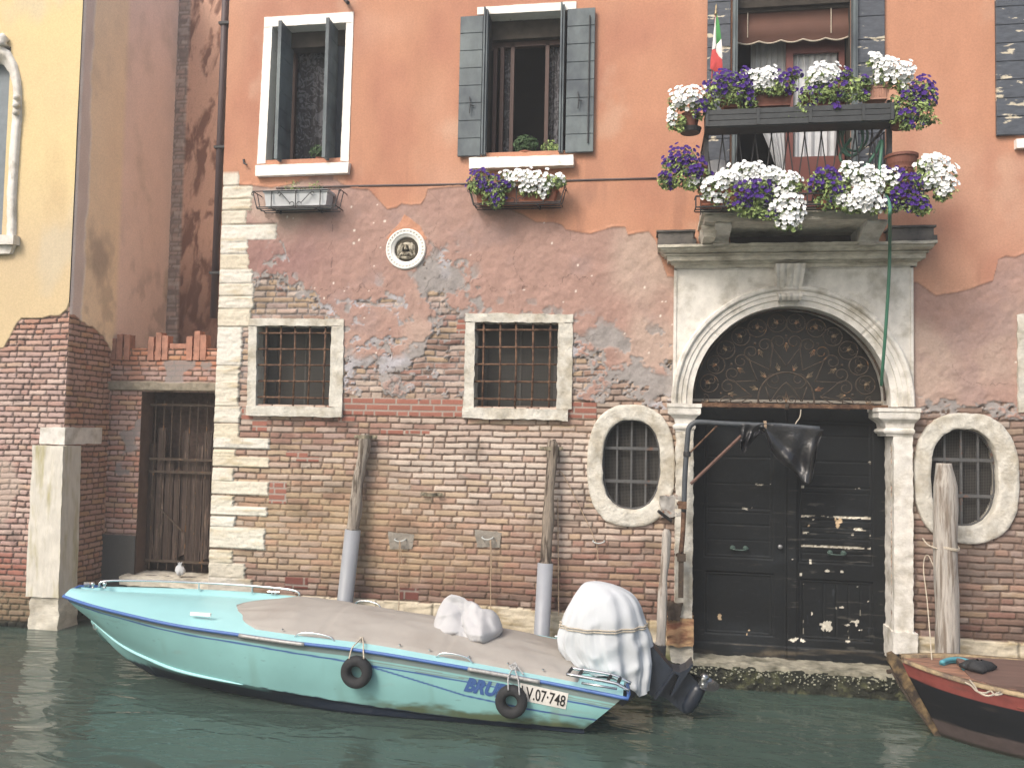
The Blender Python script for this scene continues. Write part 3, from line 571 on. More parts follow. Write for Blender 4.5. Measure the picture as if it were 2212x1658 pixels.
def blob(p, y, prof, m, name, amp=.012, n=20):
    G = []
    for r, h in prof:
        row = []
        for k in range(n):
            a = 2*math.pi*k/n; rr = r*(1+.25*math.sin(3*a+h*20)+.1*math.sin(7*a)); row.append((p[0]+rr*math.cos(a), y+rr*math.sin(a)*.7, p[1]+h+amp*math.sin(5*a+h*9)))
        G.append(row)
    return MB().surf(G, closed_v=True).build(name, m, None, smooth=True)
build_alley()
def build_drainpipe():
    mb = MB(); x = -5.25-.155; mb.tube([(x, .14, 4.05), (x, .14, 10)], .045, 12); o = mb.build('drainpipe', mat('dark_brown_pipe', A(78, 58, 60), .6), house, smooth=True)
    for z in (4.6, 6.2, 7.8): MB().box(x-.055, -5.25, .08, .2, z, z+.03).build('pipe_clip', M['iron'], o)
build_drainpipe()
# ------------------------------------------------------------------ windows of the canal house
def frame4(name, O, I, y0, y1, m, parent, amp=.004, gaps=True, seed=0, sill=None, jitter=0):
    """stone surround from outer quad O and inner quad I (TL,TR,BR,BL)"""
    mb = MB(); e = .0015
    mb.rough_hexa([O[0], O[1], (O[1][0], I[1][1]), (O[0][0], I[0][1])], y0, y1, .025, amp, 14, seed+1)
    mb.rough_hexa([(O[0][0], I[0][1]-e), (I[0][0], I[0][1]-e), (I[3][0], I[3][1]), (O[3][0], O[3][1])], y0+.004, y1, .025, amp, 14, seed+2)
    mb.rough_hexa([(I[1][0], I[1][1]-e), (O[1][0], I[1][1]-e), (O[2][0], O[2][1]), (I[2][0], I[2][1])], y0+.003, y1, .025, amp, 14, seed+3)
    f = mb.build(name, m, parent, smooth=True)
    if sill:
        s = MB(); s.rough_hexa(sill[0], sill[1], sill[2], .025, amp*1.2, 14, seed+4); s.build('sill', m, f, smooth=True)
    return f
def leaf_y(mb, x, ya, yb, z0, z1, t=.03):                # shutter leaf standing out from the wall
    mb.box(x-t/2, x+t/2, ya, yb, z0, z1)
def planked(name, x0, x1, y, z0, z1, m, parent, n=8, t=.035):
    mb = MB(); h = (z1-z0)/n
    for k in range(n): mb.add(*bevbox(x0, x1, y-t, y, z0+k*h+.003, z0+(k+1)*h-.003, .004))
    mb.box(x0+.004, x1-.004, y-t+.008, y-.002, z0+.001, z1-.001)
    return mb.build(name, m, parent)
def bevbox(x0, x1, y0, y1, z0, z1, b):
    V = []
    for y, i in ((y0, b), (y0+b, 0), (y1, 0)):
        V += [(x0+i, y, z0+i), (x1-i, y, z0+i), (x1-i, y, z1-i), (x0+i, y, z1-i)]
    F = [(0, 1, 2, 3), (11, 10, 9, 8)]
    for l in range(2):
        for k in range(4): F.append((l*4+k, l*4+4+k, l*4+4+(k+1) % 4, l*4+(k+1) % 4))
    return V, F
def curtain(mb, x0, x1, y, z0, z1, folds=5, amp=.02, taper=None, n=60):
    G = []
    for j in range(16):
        v = j/15; row = []
        for i in range(n):
            u = i/(n-1); xx0, xx1 = x0, x1
            if taper: xx0, xx1 = taper(v, x0, x1)
            row.append((xx0+(xx1-xx0)*u, y+amp*math.sin(u*folds*2*math.pi+1.3*v)*(.5+.5*v)+.3*amp*math.sin(u*folds*4.7*math.pi), z1+(z0-z1)*v))
        G.append(row)
    return mb.surf(G)
def lace_mat():
    m = bpy.data.materials.new('lace_curtain'); m.use_nodes = True; N = m.node_tree.nodes; L = m.node_tree.links; b = N['Principled BSDF']
    tc = N.new('ShaderNodeTexCoord'); n = N.new('ShaderNodeTexNoise'); n.inputs['Scale'].default_value = 9; n.inputs['Detail'].default_value = 3; n.inputs['Distortion'].default_value = 2.2
    L.new(tc.outputs['Object'], n.inputs['Vector']); r = N.new('ShaderNodeMapRange'); r.inputs['From Min'].default_value = .50; r.inputs['From Max'].default_value = .56
    L.new(n.outputs[0], r.inputs[0]); mx = N.new('ShaderNodeMix'); mx.data_type = 'RGBA'; L.new(r.outputs[0], mx.inputs['Factor'])
    mx.inputs['A'].default_value = (*A(74, 73, 76), 1); mx.inputs['B'].default_value = (*A(116, 116, 122), 1); L.new(mx.outputs['Result'], b.inputs['Base Color']); b.inputs['Roughness'].default_value = .9; b.inputs['Specular IOR Level'].default_value = .1
    return m
M['lace'] = lace_mat()
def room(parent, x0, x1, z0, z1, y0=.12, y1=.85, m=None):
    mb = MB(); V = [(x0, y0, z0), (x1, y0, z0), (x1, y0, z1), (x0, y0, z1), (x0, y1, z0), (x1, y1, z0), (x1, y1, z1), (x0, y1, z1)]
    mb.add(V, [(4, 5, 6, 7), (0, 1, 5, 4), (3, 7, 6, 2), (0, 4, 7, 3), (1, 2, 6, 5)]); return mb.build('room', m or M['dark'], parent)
def window1():
    f = frame4('window', W1O, W1I, -.052, .14, M['white_paint'], house, .0025, seed=10, sill=(polyxz([(553, 358), (755, 351), (752, 374), (553, 381)], -.09), -.11, .14))
    f['label'] = 'left upper window with white stone frame and shutters standing half open'
    x0 = xz(577, 300)[0]; x1 = xz(742, 300)[0]; z0 = W1I[3][1]; z1 = W1I[0][1]+.06
    # left jamb-side leaf and the two right leaves
    ya, yb = -.16, .20
    xl = xz(608, 70, ya)[0]; mb = MB()
    n = 8; h = (z1-.06-z0)/n
    def leaf(x, nm):
        mb = MB()
        for k in range(n): mb.box(x-.018, x+.018, ya, yb, z0+.01+k*h+.004, z0+.01+(k+1)*h-.004)
        mb.box(x-.012, x+.012, ya+.003, yb-.003, z0+.01, z1-.06); mb.box(x-.021, x+.021, ya-.012, ya+.012, z0+.01, z1-.05)
        mb.build(nm, M['shutter'], f)
    leaf(xz(600, 220, ya)[0], 'shutter'); leaf(xz(703, 220, ya)[0], 'shutter')
    mb = MB(); xm = xz(712, 200, yb-.04)[0]; mb.box(xm, x1+.06, yb-.05, yb-.02, z0, z1+.05); mb.box(xm+(x1-xm)*.45, xm+(x1-xm)*.45+.02, yb-.06, yb-.05, z0, z1+.05); mb.build('folded_shutter', M['shutter_dark'], f)
    room(f, x0-.08, x1+.08, z0-.03, z1+.1)
    mb = MB(); mb.box(x0-.02, x0+.06, .2, .26, z0, z1+.1); mb.box(xz(633, 300, .3)[0]-.03, xz(633, 300, .3)[0]+.02, .27, .33, z0, z1+.1); mb.build('casement', M['frame_wood'], f)
    mb = MB(); curtain(mb, x0+.05, xz(706, 300, .34)[0], .36, z0, z1-.2, 5, .02); mb.build('curtain', M['lace'], f, smooth=True)
    mb = MB(); mb.box(x0-.05, x1+.05, .13, .3, z1-.26, z1+.1); mb.build('head_board', M['dark_warm'], f)
    # plant pot on the sill
    px, pz = xz(690, 352, .05); potted_plant('sill_plant', px, .06, z0+.005, .05, .07, 14, .10, 'small leafy plant in terracotta pot on the sill of the left upper window', leaf='leaf_dark')
def petal_flower(V, F, p, nrm, r, rng):
    n = Vector(nrm).normalized(); u = n.orthogonal().normalized(); w = n.cross(u); a0 = rng.random()*6.28; b = len(V)
    V.append(tuple(Vector(p)-n*r*.35))
    for k in range(10):
        a = a0+k*math.pi/5; rr = r*(1.0 if k % 2 == 0 else .80)*(.92+.16*rng.random()); V.append(tuple(Vector(p)+(u*math.cos(a)+w*math.sin(a))*rr+n*r*.10*(1 if k % 2 else -.6)))
    for k in range(10): F.append((b, b+1+k, b+1+(k+1) % 10))
def leaves(mb, c, rad, n, rng, size=.03, droop=.3):
    V = []; F = []
    for _ in range(n):
        while True:
            d = np.array([rng.uniform(-1, 1) for _ in range(3)]); L_ = np.linalg.norm(d)
            if .25 < L_ < 1: break
        if L_ < .6 and rng.random() < .5: d = d/L_*rng.uniform(.6, 1)
        p = np.array(c)+d*np.array(rad); nr = Vector(d)+Vector((rng.uniform(-.9, .9), rng.uniform(-1.2, .2), rng.uniform(-.2, 1.2))); nr.normalize()
        u = nr.orthogonal().normalized(); a = rng.random()*6.28; w = nr.cross(u); t = u*math.cos(a)+w*math.sin(a); s2 = nr.cross(t); s = size*rng.uniform(.6, 1.25); P = Vector(p); b = len(V)
        V += [tuple(P-t*s), tuple(P-t*s*.3+s2*s*.42), tuple(P+t*s*.4+s2*s*.36), tuple(P+t*s-nr*s*droop), tuple(P+t*s*.4-s2*s*.36), tuple(P-t*s*.3-s2*s*.42)]
        F.append((b, b+1, b+2, b+3)); F.append((b, b+3, b+4, b+5))
    return mb.add(V, F)
def potted_plant(name, x, y, z, r, h, n, s, label, leaf='leaf', group=None):
    rng = random.Random(int(x*1000)); t = thing(name, label, 'plant', (x, y, z), group)
    MB().lathe((x, y, z), [(r*.72, 0), (r*.95, h*.8), (r*1.08, h*.8), (r*1.08, h), (r*.9, h), (r*.85, h*.9)], 16).build('pot', M['terracotta'], t, smooth=False)
    mb = MB(); leaves(mb, (x, y, z+h+s*.8), (s*1.25, s, s*.9), n*16, rng, s*.26)
    for k in range(6):
        a = k*1.05; mb.tube([(x, y, z+h*.8), (x+s*.6*math.cos(a), y+s*.5*math.sin(a), z+h+s*.9)], .004, 4)
    mb.build('foliage', M[leaf], t); return t
def window2():
    f = MB(); f.rough_hexa(polyxz([(1031, 16), (1245, 3), (1245, 21), (1031, 32)], -.05), -.052, .14, .025, .0025, 14, 21)
    f = f.build('window', M['white_paint'], house, smooth=True); f['label'] = 'middle upper window with grey green shutters folded back against the wall'
    s = MB(); s.rough_hexa(polyxz([(1014, 342), (1239, 336), (1239, 358), (1014, 366)], -.12), -.15, .14, .025, .003, 14, 22); s.build('sill', M['white_paint'], f, smooth=True)
    z1 = W2I[0][1]; z0 = W2I[3][1]; x0 = W2I[3][0]; x1 = W2I[2][0]
    # jambs
    mb = MB(); mb.box(x0-.05, x0, -.02, .14, z0, z1); mb.box(x1, x1+.05, -.02, .14, z0, z1); mb.build('jamb', M['dark_warm'], f)
    room(f, x0-.1, x1+.1, z0-.02, z1+.05)
    yl = -.07
    for (a, b) in (((986, 338), (1045, 33)), ((1219, 330), (1287, 16))):
        xa, za = xz(a[0]+2, a[1], yl-.03); xb, zb = xz(b[0]-1, b[1], yl-.03)
        sh = planked('shutter', xa, xb, yl, za, zb, M['shutter'], f, 8)
        hd = MB(); xh = xa+.14; zh = za+.5
        hd.tube([(xh, yl-.06, zh), (xh+.01, yl-.07, zh+.10), (xh-.005, yl-.05, zh+.2)], .006, 6); hd.tube([(xh, yl-.06, zh+.1), (xh+.05, yl-.055, zh+.09)], .006, 6)
        if a[0] > 1100: hd.tube([(xb-.06, yl-.05, za+.1), (xb-.06, yl-.05, zb-.1)], .008, 6)
        hd.build('shutter_bolt', M['iron'], sh)
    for xx in (x0-.035, x1+.012):                           # folded leaves seen edge on
        mb = MB(); mb.box(xx-.016, xx+.004, -.13, .12, z0+.02, z1+.04); mb.box(xx+.010, xx+.030, -.11, .12, z0+.02, z1+.02); mb.build('folded_shutter', M['shutter'], f)
    mb = MB()
    for px in (1070, 1085, 1107, 1196-14): mb.box(xz(px, 200, .25)[0]-.025, xz(px, 200, .25)[0]+.02, .22, .28, z0, z1-.25)
    mb.box(x0-.05, x1+.05, .22, .28, z1-.3, z1-.23); mb.build('casement', M['frame_wood'], f)
    mb = MB(); curtain(mb, xz(1183, 200, .3)[0], x1+.05, .31, z0, z1-.3, 3, .02); curtain(mb, xz(1087, 200, .3)[0], xz(1103, 200, .3)[0], .31, z0, z1-.3, 1, .01); mb.build('curtain', M['lace'], f, smooth=True)
    mb = MB(); mb.box(x0-.02, x1+.02, .14, .24, z1-.24, z1+.05); mb.build('head_board', M['dark_warm'], f)
    potted_plant('sill_plant', xz(1135, 338, .02)[0], .04, z0+.002, .085, .07, 26, .12, 'bushy dark green plant in terracotta pot on the middle upper window sill', 'leaf_dark')
    potted_plant('sill_plant', xz(1190, 338, .02)[0], .05, z0+.002, .05, .04, 12, .10, 'small pale green plant beside the bushy one on the middle upper window sill')
def grille(f, x0, x1, z0, z1, nx, nz, y=.02, r=.0125, m='rust'):
    mb = MB(); rng = random.Random(3)
    for k in range(nx):
        x = x0+(x1-x0)*(k+.5)/nx+rng.uniform(-.008, .008); mb.tube([(x, y, z0-.02), (x+rng.uniform(-.01, .01), y, (z0+z1)/2), (x+rng.uniform(-.006, .006), y, z1+.02)], r, 8)
    for k in range(nz):
        z = z0+(z1-z0)*(k+.55)/nz; mb.tube([(x0-.02, y+.004, z), (x1+.02, y+.004, z+rng.uniform(-.006, .006))], r*.95, 8)
        for i in range(nx):
            x = x0+(x1-x0)*(i+.5)/nx; mb.lathe((x, y, z), [(r*.8, -.02), (r*1.5, -.012), (r*1.5, .012), (r*.8, .02)], 8)
    mb.build('iron_grille', M[m], f, smooth=True)
def mesh_mat():
    m = bpy.data.materials.new('fly_screen'); m.use_nodes = True; N = m.node_tree.nodes; L = m.node_tree.links; b = N['Principled BSDF']
    tc = N.new('ShaderNodeTexCoord'); sp = N.new('ShaderNodeSeparateXYZ'); L.new(tc.outputs['Object'], sp.inputs[0]); outs = []
    for ax in ('X', 'Z'):
        mu = N.new('ShaderNodeMath'); mu.operation = 'MULTIPLY'; mu.inputs[1].default_value = 62; L.new(sp.outputs[ax], mu.inputs[0])
        fr = N.new('ShaderNodeMath'); fr.operation = 'FRACT'; L.new(mu.outputs[0], fr.inputs[0]); gt = N.new('ShaderNodeMath'); gt.operation = 'GREATER_THAN'; gt.inputs[1].default_value = .72; L.new(fr.outputs[0], gt.inputs[0]); outs.append(gt)
    mx = N.new('ShaderNodeMath'); mx.operation = 'MAXIMUM'; L.new(outs[0].outputs[0], mx.inputs[0]); L.new(outs[1].outputs[0], mx.inputs[1]); L.new(mx.outputs[0], b.inputs['Alpha'])
    b.inputs['Base Color'].default_value = (.07, .066, .06, 1); b.inputs['Roughness'].default_value = .8; return m
M['screen'] = mesh_mat(); M['reveal'] = mat('grey_reveal_plaster', A(134, 126, 118), .9, nscale=6, namt=.2, bump=.3)
M['glass_dim'] = mat('dusty_dark_glass', (.022, .022, .021), .35, namt=.3, nscale=4, bump=0, spec=.6)
def low_window(O, I, seed, label, nx, amp):
    f = frame4('low_window', O, I, -.05, .16, M['stone_pale'], house, amp, seed=seed); f['label'] = label
    s = MB(); a = xz(537, 878)[0] if seed == 30 else xz(1001, 882)[0]; b = xz(742, 880)[0] if seed == 30 else xz(1228, 884)[0]
    zt = I[3][1]; s.rough_hexa([(a, zt+.002), (b, zt-.005), (b, zt-.125), (a, zt-.12)], -.075, .16, .025, amp*1.3, 12, seed+9); s.build('sill', M['stone_pale'], f, smooth=True)
    x0 = I[3][0]; x1 = I[2][0]; z0 = zt; z1 = I[0][1]; grille(f, x0, x1, z0, z1, nx, 5, .0)
    mb = MB(); mb.add([(x0-.03, .27, z0-.03), (x1+.03, .27, z0-.03), (x1+.03, .27, z1+.05), (x0-.03, .27, z1+.05)], [(0, 1, 2, 3)]); mb.build('fly_screen', M['screen'], f)
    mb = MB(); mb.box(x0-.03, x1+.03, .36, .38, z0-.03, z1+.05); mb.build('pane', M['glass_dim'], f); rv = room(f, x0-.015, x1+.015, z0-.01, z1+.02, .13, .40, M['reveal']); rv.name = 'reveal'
    mb = MB(); xm = x0+(x1-x0)*.5; mb.box(xm-.012, xm+.012, .32, .355, z0, z1); mb.box(x0-.02, x0+.08, .32, .35, z0, z1); mb.box(x1-.08, x1+.02, .32, .35, z0, z1); mb.build('casement', mat('grey_casement', A(120, 118, 114), .8), f)
def oval(o, label, seed):
    m = M['stone_pale']; mb = MB(); n = 96
    def pt(c, r, a, e=2.5): ca, sa = math.cos(a), math.sin(a); return (c[0]+r[0]*abs(ca)**(2/e)*(1 if ca > 0 else -1), c[1]+r[1]*abs(sa)**(2/e)*(1 if sa > 0 else -1))
    G = []
    for k in range(n):
        a = 2*math.pi*k/n; O = pt(o['c'], o['o'], a); I = pt(o['ci'], o['i'], a); row = []
        for t, y in ((0, .02), (0, -.045), (.04, -.055), (.2, -.055), (.4, -.055), (.6, -.055), (.8, -.055), (.97, -.055), (1, -.045), (1, .03), (1, .15)):
            row.append((O[0]+(I[0]-O[0])*t, y, O[1]+(I[1]-O[1])*t))
        G.append(row)
    G = np.array(G); jn = np.ones(n)
    for q in (0, .25, .5, .75):
        k = int(q*n); G[k, 1:-2, 1] += .012
    for i, s in enumerate((1, 2, 3)): G[..., i] += .008*(vn3(G[..., 0]*11, G[..., 1]*11, G[..., 2]*11, seed+s)+.6*vn3(G[..., 0]*30, G[..., 1]*30, G[..., 2]*30, seed+s+9))
    mb.surf(G, closed_u=True); f = mb.build('oval_window', m, house, smooth=True); f['label'] = label
    cx, cz = o['ci']; rx, rz = o['i']; b = MB()
    for k in (-.5, .0, .5): b.box(cx+k*rx-.011, cx+k*rx+.011, .05, .075, cz-rz*.97, cz+rz*.97)
    for z in (.36, -.38): b.box(cx-rx, cx+rx, .043, .05, cz+z*rz-.018, cz+z*rz+.018)
    ring = [(pt(o['ci'], (rx*.985, rz*.985), 2*math.pi*k/60)) for k in range(61)]; b.tube([(p[0], .06, p[1]) for p in ring], .012, 6)
    b.build('iron_grille', mat('grey_iron_bars', A(88, 88, 88), .7, nscale=20, namt=.2, col2=A(110, 74, 54), mscale=5, thr=(.6, .66)) if 'bars' not in M else M['bars'], f)
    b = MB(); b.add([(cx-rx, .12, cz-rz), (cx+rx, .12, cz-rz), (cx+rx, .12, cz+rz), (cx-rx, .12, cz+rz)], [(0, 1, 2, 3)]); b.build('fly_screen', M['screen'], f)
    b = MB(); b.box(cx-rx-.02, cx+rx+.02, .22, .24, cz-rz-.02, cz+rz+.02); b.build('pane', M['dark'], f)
window1(); window2()
low_window(L1O, L1I, 30, 'left barred ground window with smooth stone surround', 5, .006)
low_window(L2O, L2I, 50, 'right barred ground window with rough crumbling stone surround', 5, .009)
oval(OV[0], 'oval barred window left of the water door', 60); oval(OV[1], 'oval barred window right of the water door', 80)
def roundel():
    cx, cz = xz(879, 539.5); r = 46/180.*.985; mb = MB()
    R0 = r*.97; prof = [(R0, .0), (R0, -.05), (R0*.96, -.06), (R0*.92, -.06), (R0*.90, -.045), (R0*.84, -.045), (R0*.82, -.055), (R0*.76, -.055), (R0*.72, -.045), (R0*.62, -.03), (R0*.58, .0), (R0*.55, .0), (.001, .005)]
    n = 64; G = [[(cx+a*math.cos(2*math.pi*k/n), y, cz+a*math.sin(2*math.pi*k/n)) for k in range(n)] for a, y in prof]; mb.surf(G, closed_v=True)
    for k in range(32):
        a = 2*math.pi*k/32; x = cx+R0*.87*math.cos(a); z = cz+R0*.87*math.sin(a); q = .0095
        ca, sa = math.cos(a), math.sin(a); V = []
        for y in (-.058, -.04):
            for (i, j) in ((-1, -1), (1, -1), (1, 1), (-1, 1)): V.append((x+q*1.3*i*ca-q*j*sa*.9, y, z+q*1.3*i*sa+q*j*ca*.9))
        mb.add(V, [(0, 1, 2, 3), (0, 4, 5, 1), (1, 5, 6, 2), (2, 6, 7, 3), (3, 7, 4, 0)])
    f = mb.build('roundel', M['white_paint'], house, smooth=False); f['label'] = 'round carved stone roundel with dentil rim set in the pink plaster'
    # relief: frontal winged bust
    mb = MB(); S = R0*.55
    def ell(x, z, rx, ry, rz, y=.0, rot=0, nn=14):
        G = []
        for i in range(9):
            t = math.pi*i/8-math.pi/2; row = []
            for k in range(nn):
                a = 2*math.pi*k/nn; px = rx*math.cos(t)*math.cos(a); py = ry*math.cos(t)*math.sin(a); pz = rz*math.sin(t)
                row.append((cx+S*(x+px*math.cos(rot)-pz*math.sin(rot)), y+S*py, cz+S*(z+px*math.sin(rot)+pz*math.cos(rot))))
            G.append(row)
        mb.surf(G, closed_v=True)
    ell(0, .18, .23, .35, .30, -.012); ell(0, .45, .5, .2, .22, .0)
    ell(0, -.0, .16, .4, .12, -.022); ell(0, .12, .05, .45, .09, -.02)
    for s in (-1, 1):
        ell(s*.08, .24, .05, .1, .03, -.045); ell(s*.55, .15, .18, .22, .5, .0, s*.25); ell(s*.38, .0, .12, .25, .42, -.004, s*.3); ell(s*.72, .0, .12, .2, .45, .0, s*.15); ell(s*.45, -.5, .16, .3, .4, -.006, s*.7); ell(s*.75, -.45, .1, .2, .3, 0, s*.2)
    ell(0, -.45, .42, .35, .22, -.01); ell(0, -.72, .55, .25, .14, -.008)
    _r = mb.build('carved_relief', mat('sooty_carved_stone', A(196, 186, 164), .85, nscale=30, namt=.3, bump=.5, col2=A(96, 86, 66), mscale=16, thr=(.45, .6)), f, smooth=True)
    _r.location.y = -.012; mb = MB(); mb.lathe((cx, -.012, cz), [(S*1.08, 0), (.001, -.002)], 32, ax='y'); mb.build('relief_ground', mat('dark_relief_ground', A(74, 66, 52), .9), f)
roundel()
# ------------------------------------------------------------------ water door: arch, pilasters, cornice
def c4(cx, cy): return (1423+.3434*cx, 854+.3434*cy)     # zoomed reading of the door area
def portal():
    PY = -.10
    mb = MB(); n = 120; w = R_OUT-R_IN
    prof = [(-.012, .27), (-.004, -.06), (0, PY), (.30, PY), (.31, PY-.018), (.50, PY-.018), (.53, PY-.03), (.70, PY-.03), (.74, PY-.05), (.80, PY-.062), (.93, PY-.062), (1.0, PY-.04), (1.0, .0)]
    zc = ACZ; zs = xz(1480, 872)[1]; G = []
    angs = list(np.linspace(0, math.pi, n))
    for a in angs: G.append([(ACX+(R_IN+w*t)*math.cos(a), y, zc+(R_IN+w*t)*math.sin(a)) for t, y in prof])
    G = [[(p[0], p[1], zs) for p in G[0]]]+G+[[(p[0], p[1], zs) for p in G[-1]]]; G = np.array(G)
    for i, s in enumerate((1, 2, 3)): G[..., i] += .003*vn3(G[..., 0]*16, G[..., 1]*16, G[..., 2]*16, s)
    for k in (30, 58, 64, 92): G[k, 2:-1, 1] += .012
    mb.surf(G); port = mb.build('portal', M['stone'], house, smooth=False); port['label'] = 'white stone arch with moulded ring around the iron fanlight'
    me = port.data
    # spandrel slab
    x0 = xz(1455, 700, PY)[0]; x1 = xz(1974, 700, PY)[0]; zt = xz(1700, 574, PY)[1]; zb = zc+.12; ro = R_OUT*.985; mb = MB(); G = []
    a0 = math.asin(.12/ro)
    for a in np.linspace(a0, math.pi-a0, 90):
        ca, sa = math.cos(a), math.sin(a); p = (ACX+ro*ca, zc+ro*sa); t = 9
        if sa > 0: t = min(t, (zt-zc)/sa)
        if ca > 1e-6: t = min(t, (x1-ACX)/ca)
        if ca < -1e-6: t = min(t, (x0-ACX)/ca)
        G.append([(p[0]+(ACX+t*ca-p[0])*k, -.085, p[1]+(zc+t*sa-p[1])*k) for k in np.linspace(0, 1, 8)]+[(ACX+t*ca, .0, zc+t*sa)])
    mb.surf(G)
    b = .022
    for (a, c, e, g) in ((x0+.002, x0+.03, zb+.05, zt-.005), (x1-.03, x1-.002, zb+.05, zt-.005), (x0+.002, ACX-.15, zt-.035, zt-.006), (ACX+.15, x1-.002, zt-.035, zt-.006)): mb.box(a, c, -.098, -.08, e, g)
    mb.build('spandrel', M['stone'], port)
    # cornice
    L = [(1421, 2026, 523.5, -.36), (1421, 2026, 529.5, -.36), (1427, 2020, 530, -.33), (1428, 2018, 535, -.33), (1431, 2013, 541, -.29), (1437, 2006, 545, -.24), (1436, 2007, 546, -.265), (1436, 2007, 548, -.265), (1441, 2001, 548.5, -.235), (1442, 2000, 560, -.235), (1449, 1992, 561, -.185), (1451, 1989, 565, -.175), (1457, 1982, 569, -.13), (1457, 1981, 577, -.12)]
    mb = MB(); G = []
    for pl, pr, py, y in L:
        X0 = xz(pl, py, y)[0]; X1 = xz(pr, py, y)[0]; z = xz(1720, py, y)[1]; row = [(X0, .0, z)]+[(X0, y*k, z) for k in (.33, .66)]+[(X0+(X1-X0)*k, y, z) for k in np.linspace(0, 1, 90)]+[(X1, y*k, z) for k in (.66, .33)]+[(X1, .0, z)]
        G.append(row)
    G = np.array([G[0]]+G); G[0, :, 1] = .0; 
    for i, s in enumerate((1, 2, 3)): G[1:, 3:-3, i] += .004*(vn3(G[1:, 3:-3, 0]*14, G[1:, 3:-3, 1]*14, G[1:, 3:-3, 2]*14, s+30)+.7*vn3(G[1:, 3:-3, 0]*40, G[1:, 3:-3, 1]*40, G[1:, 3:-3, 2]*40, s+40))
    mb.surf(G); mb.build('cornice', M['stone_dirty'], port)
    # keystone scroll
    mb = MB(); G = []
    zt2 = xz(1700, 571, -.2)[1]; zb2 = xz(1700, 648, -.2)[1]; xt = (xz(1675, 600, -.2)[0], xz(1738, 600, -.2)[0]); xb = (xz(1682, 640, -.2)[0], xz(1731, 640, -.2)[0])
    for v in np.linspace(0, 1, 22):
        z = zt2+(zb2-zt2)*v; a = xt[0]+(xb[0]-xt[0])*v; c = xt[1]+(xb[1]-xt[1])*v; dep = -.20-.07*math.cos(v*math.pi*1.0)*(v < .8)-.05*math.exp(-((v-.9)/.09)**2)+.03*math.exp(-((v-.72)/.06)**2)
        row = [(a, .0, z), (a, dep+.04, z)]
        for u in np.linspace(0, 1, 37): row.append((a+(c-a)*u, dep+.018*abs(math.sin(u*math.pi*4+math.pi/2))*(-1)+.018, z))
        row += [(c, dep+.04, z), (c, .0, z)]; G.append(row)
    G.append([(p[0], .0, p[2]) for p in G[-1]]); mb.surf(G); mb.build('keystone', M['stone'], port)
    # capitals, pilasters, bases
    def lev(name, L, m, sd, y1=.25):
        mb = MB(); G = []
        for pl, pr, py, y in L:
            X0 = xz(pl, py, y)[0]; X1 = xz(pr, py, y)[0]; z = xz((pl+pr)/2, py, y)[1]
            G.append([(X0, y1, z)]+[(X0, y1+(y-y1)*k, z) for k in (.3, .6)]+[(X0+(X1-X0)*k, y, z) for k in np.linspace(0, 1, 14)]+[(X1, y1+(y-y1)*k, z) for k in (.6, .3)]+[(X1, y1, z)])
        G = np.array([[(p[0], y1, p[2]) for p in G[0]]]+G+[[(p[0], y1, p[2]) for p in G[-1]]])
        for i, s in enumerate((1, 2, 3)): G[1:-1, :, i] += .003*vn3(G[1:-1, :, 0]*20, G[1:-1, :, 1]*20, G[1:-1, :, 2]*20, s+sd)
        mb.surf(G); return mb.build(name, m, port)
    def cap(l, r, o, sd): return lev('capital', [(l, r, 871+o, -.19), (l, r, 879+o, -.19), (l+2, r-2, 880+o, -.18), (l+2, r-2, 892+o, -.175), (l+5, r-5, 895+o, -.17), (l+10, r-9, 899+o, -.15), (l+15, r-14, 904+o, -.13), (l+16, r-15, 907+o, -.125), (l+18, r-17, 915+o, -.12), (l+13, r-14, 918+o, -.14), (l+12, r-13, 922+o, -.142), (l+14, r-15, 926+o, -.135), (l+18, r-17, 928+o, -.12), (l+18, r-18, 932+o, -.115)], M['stone'], sd)
    cap(1441, 1516, 0, 200)
    cap(1894+2, 1990, 10, 300)
    pil = []
    def pilaster(px0, px1, pt, pb, sd, amp):
        a = xz(px0, 1000, -.11)[0]; b_ = xz(px1, 1000, -.11)[0]; zt = xz(1700, pt, -.11)[1]; zb = xz((px0+px1)/2, pb, -.11)[1]
        mb = MB(); mb.rough_hexa([(a, zt+.03), (b_, zt+.03), (b_, zb), (a, zb)], -.11, .27, .02, amp, 16, sd)
        mb.build('pilaster', M['stone_pale'] if amp > .007 else M['stone'], port, smooth=True)
    pilaster(1460, 1498, 928, 1334, 5, .010); pilaster(1931, 1972, 942, 1366, 8, .0065)
    a = xz(1440, 1360, -.14)[0]; b_ = xz(1498, 1360, -.14)[0]; zt = xz(1470, 1335, -.14)[1]; zb = xz(1470, 1396, -.14)[1]
    mb = MB(); mb.rough_hexa([(a, zt), (b_, zt), (b_, zb), (a, zb)], -.14, .27, .02, .014, 14, 11)
    mb.build('pilaster_base', mat('rust_stained_stone', A(200, 160, 110), .85, nscale=7, namt=.25, bump=.7, bscale=25, stretch=(1, 1, 3), col2=A(132, 78, 50), mscale=3.2, thr=(.42, .62)), port, smooth=True)
    mb = MB(); mb.rough_hexa([(a+.04, zb), (b_, zb), (b_, -.4), (a+.04, -.4)], -.10, .27, .03, .012, 14, 12); mb.build('pilaster_footing', M['stone_dirty'], port, smooth=True)
    a = xz(1931, 1400, -.16)[0]; b_ = xz(1983, 1400, -.16)[0]; zt = xz(1950, 1367, -.16)[1]; zb = xz(1950, 1436, -.16)[1]
    mb = MB(); mb.rough_hexa([(a, zt), (b_, zt), (b_, zb), (a, zb)], -.15, .27, .02, .008, 14, 13); mb.build('pilaster_base', M['stone'], port, smooth=True)
    # threshold with oysters
    zt = xz(1700, 1428, .1)[1]; x0 = xz(1492, 1400)[0]; x1 = xz(1955, 1450)[0]
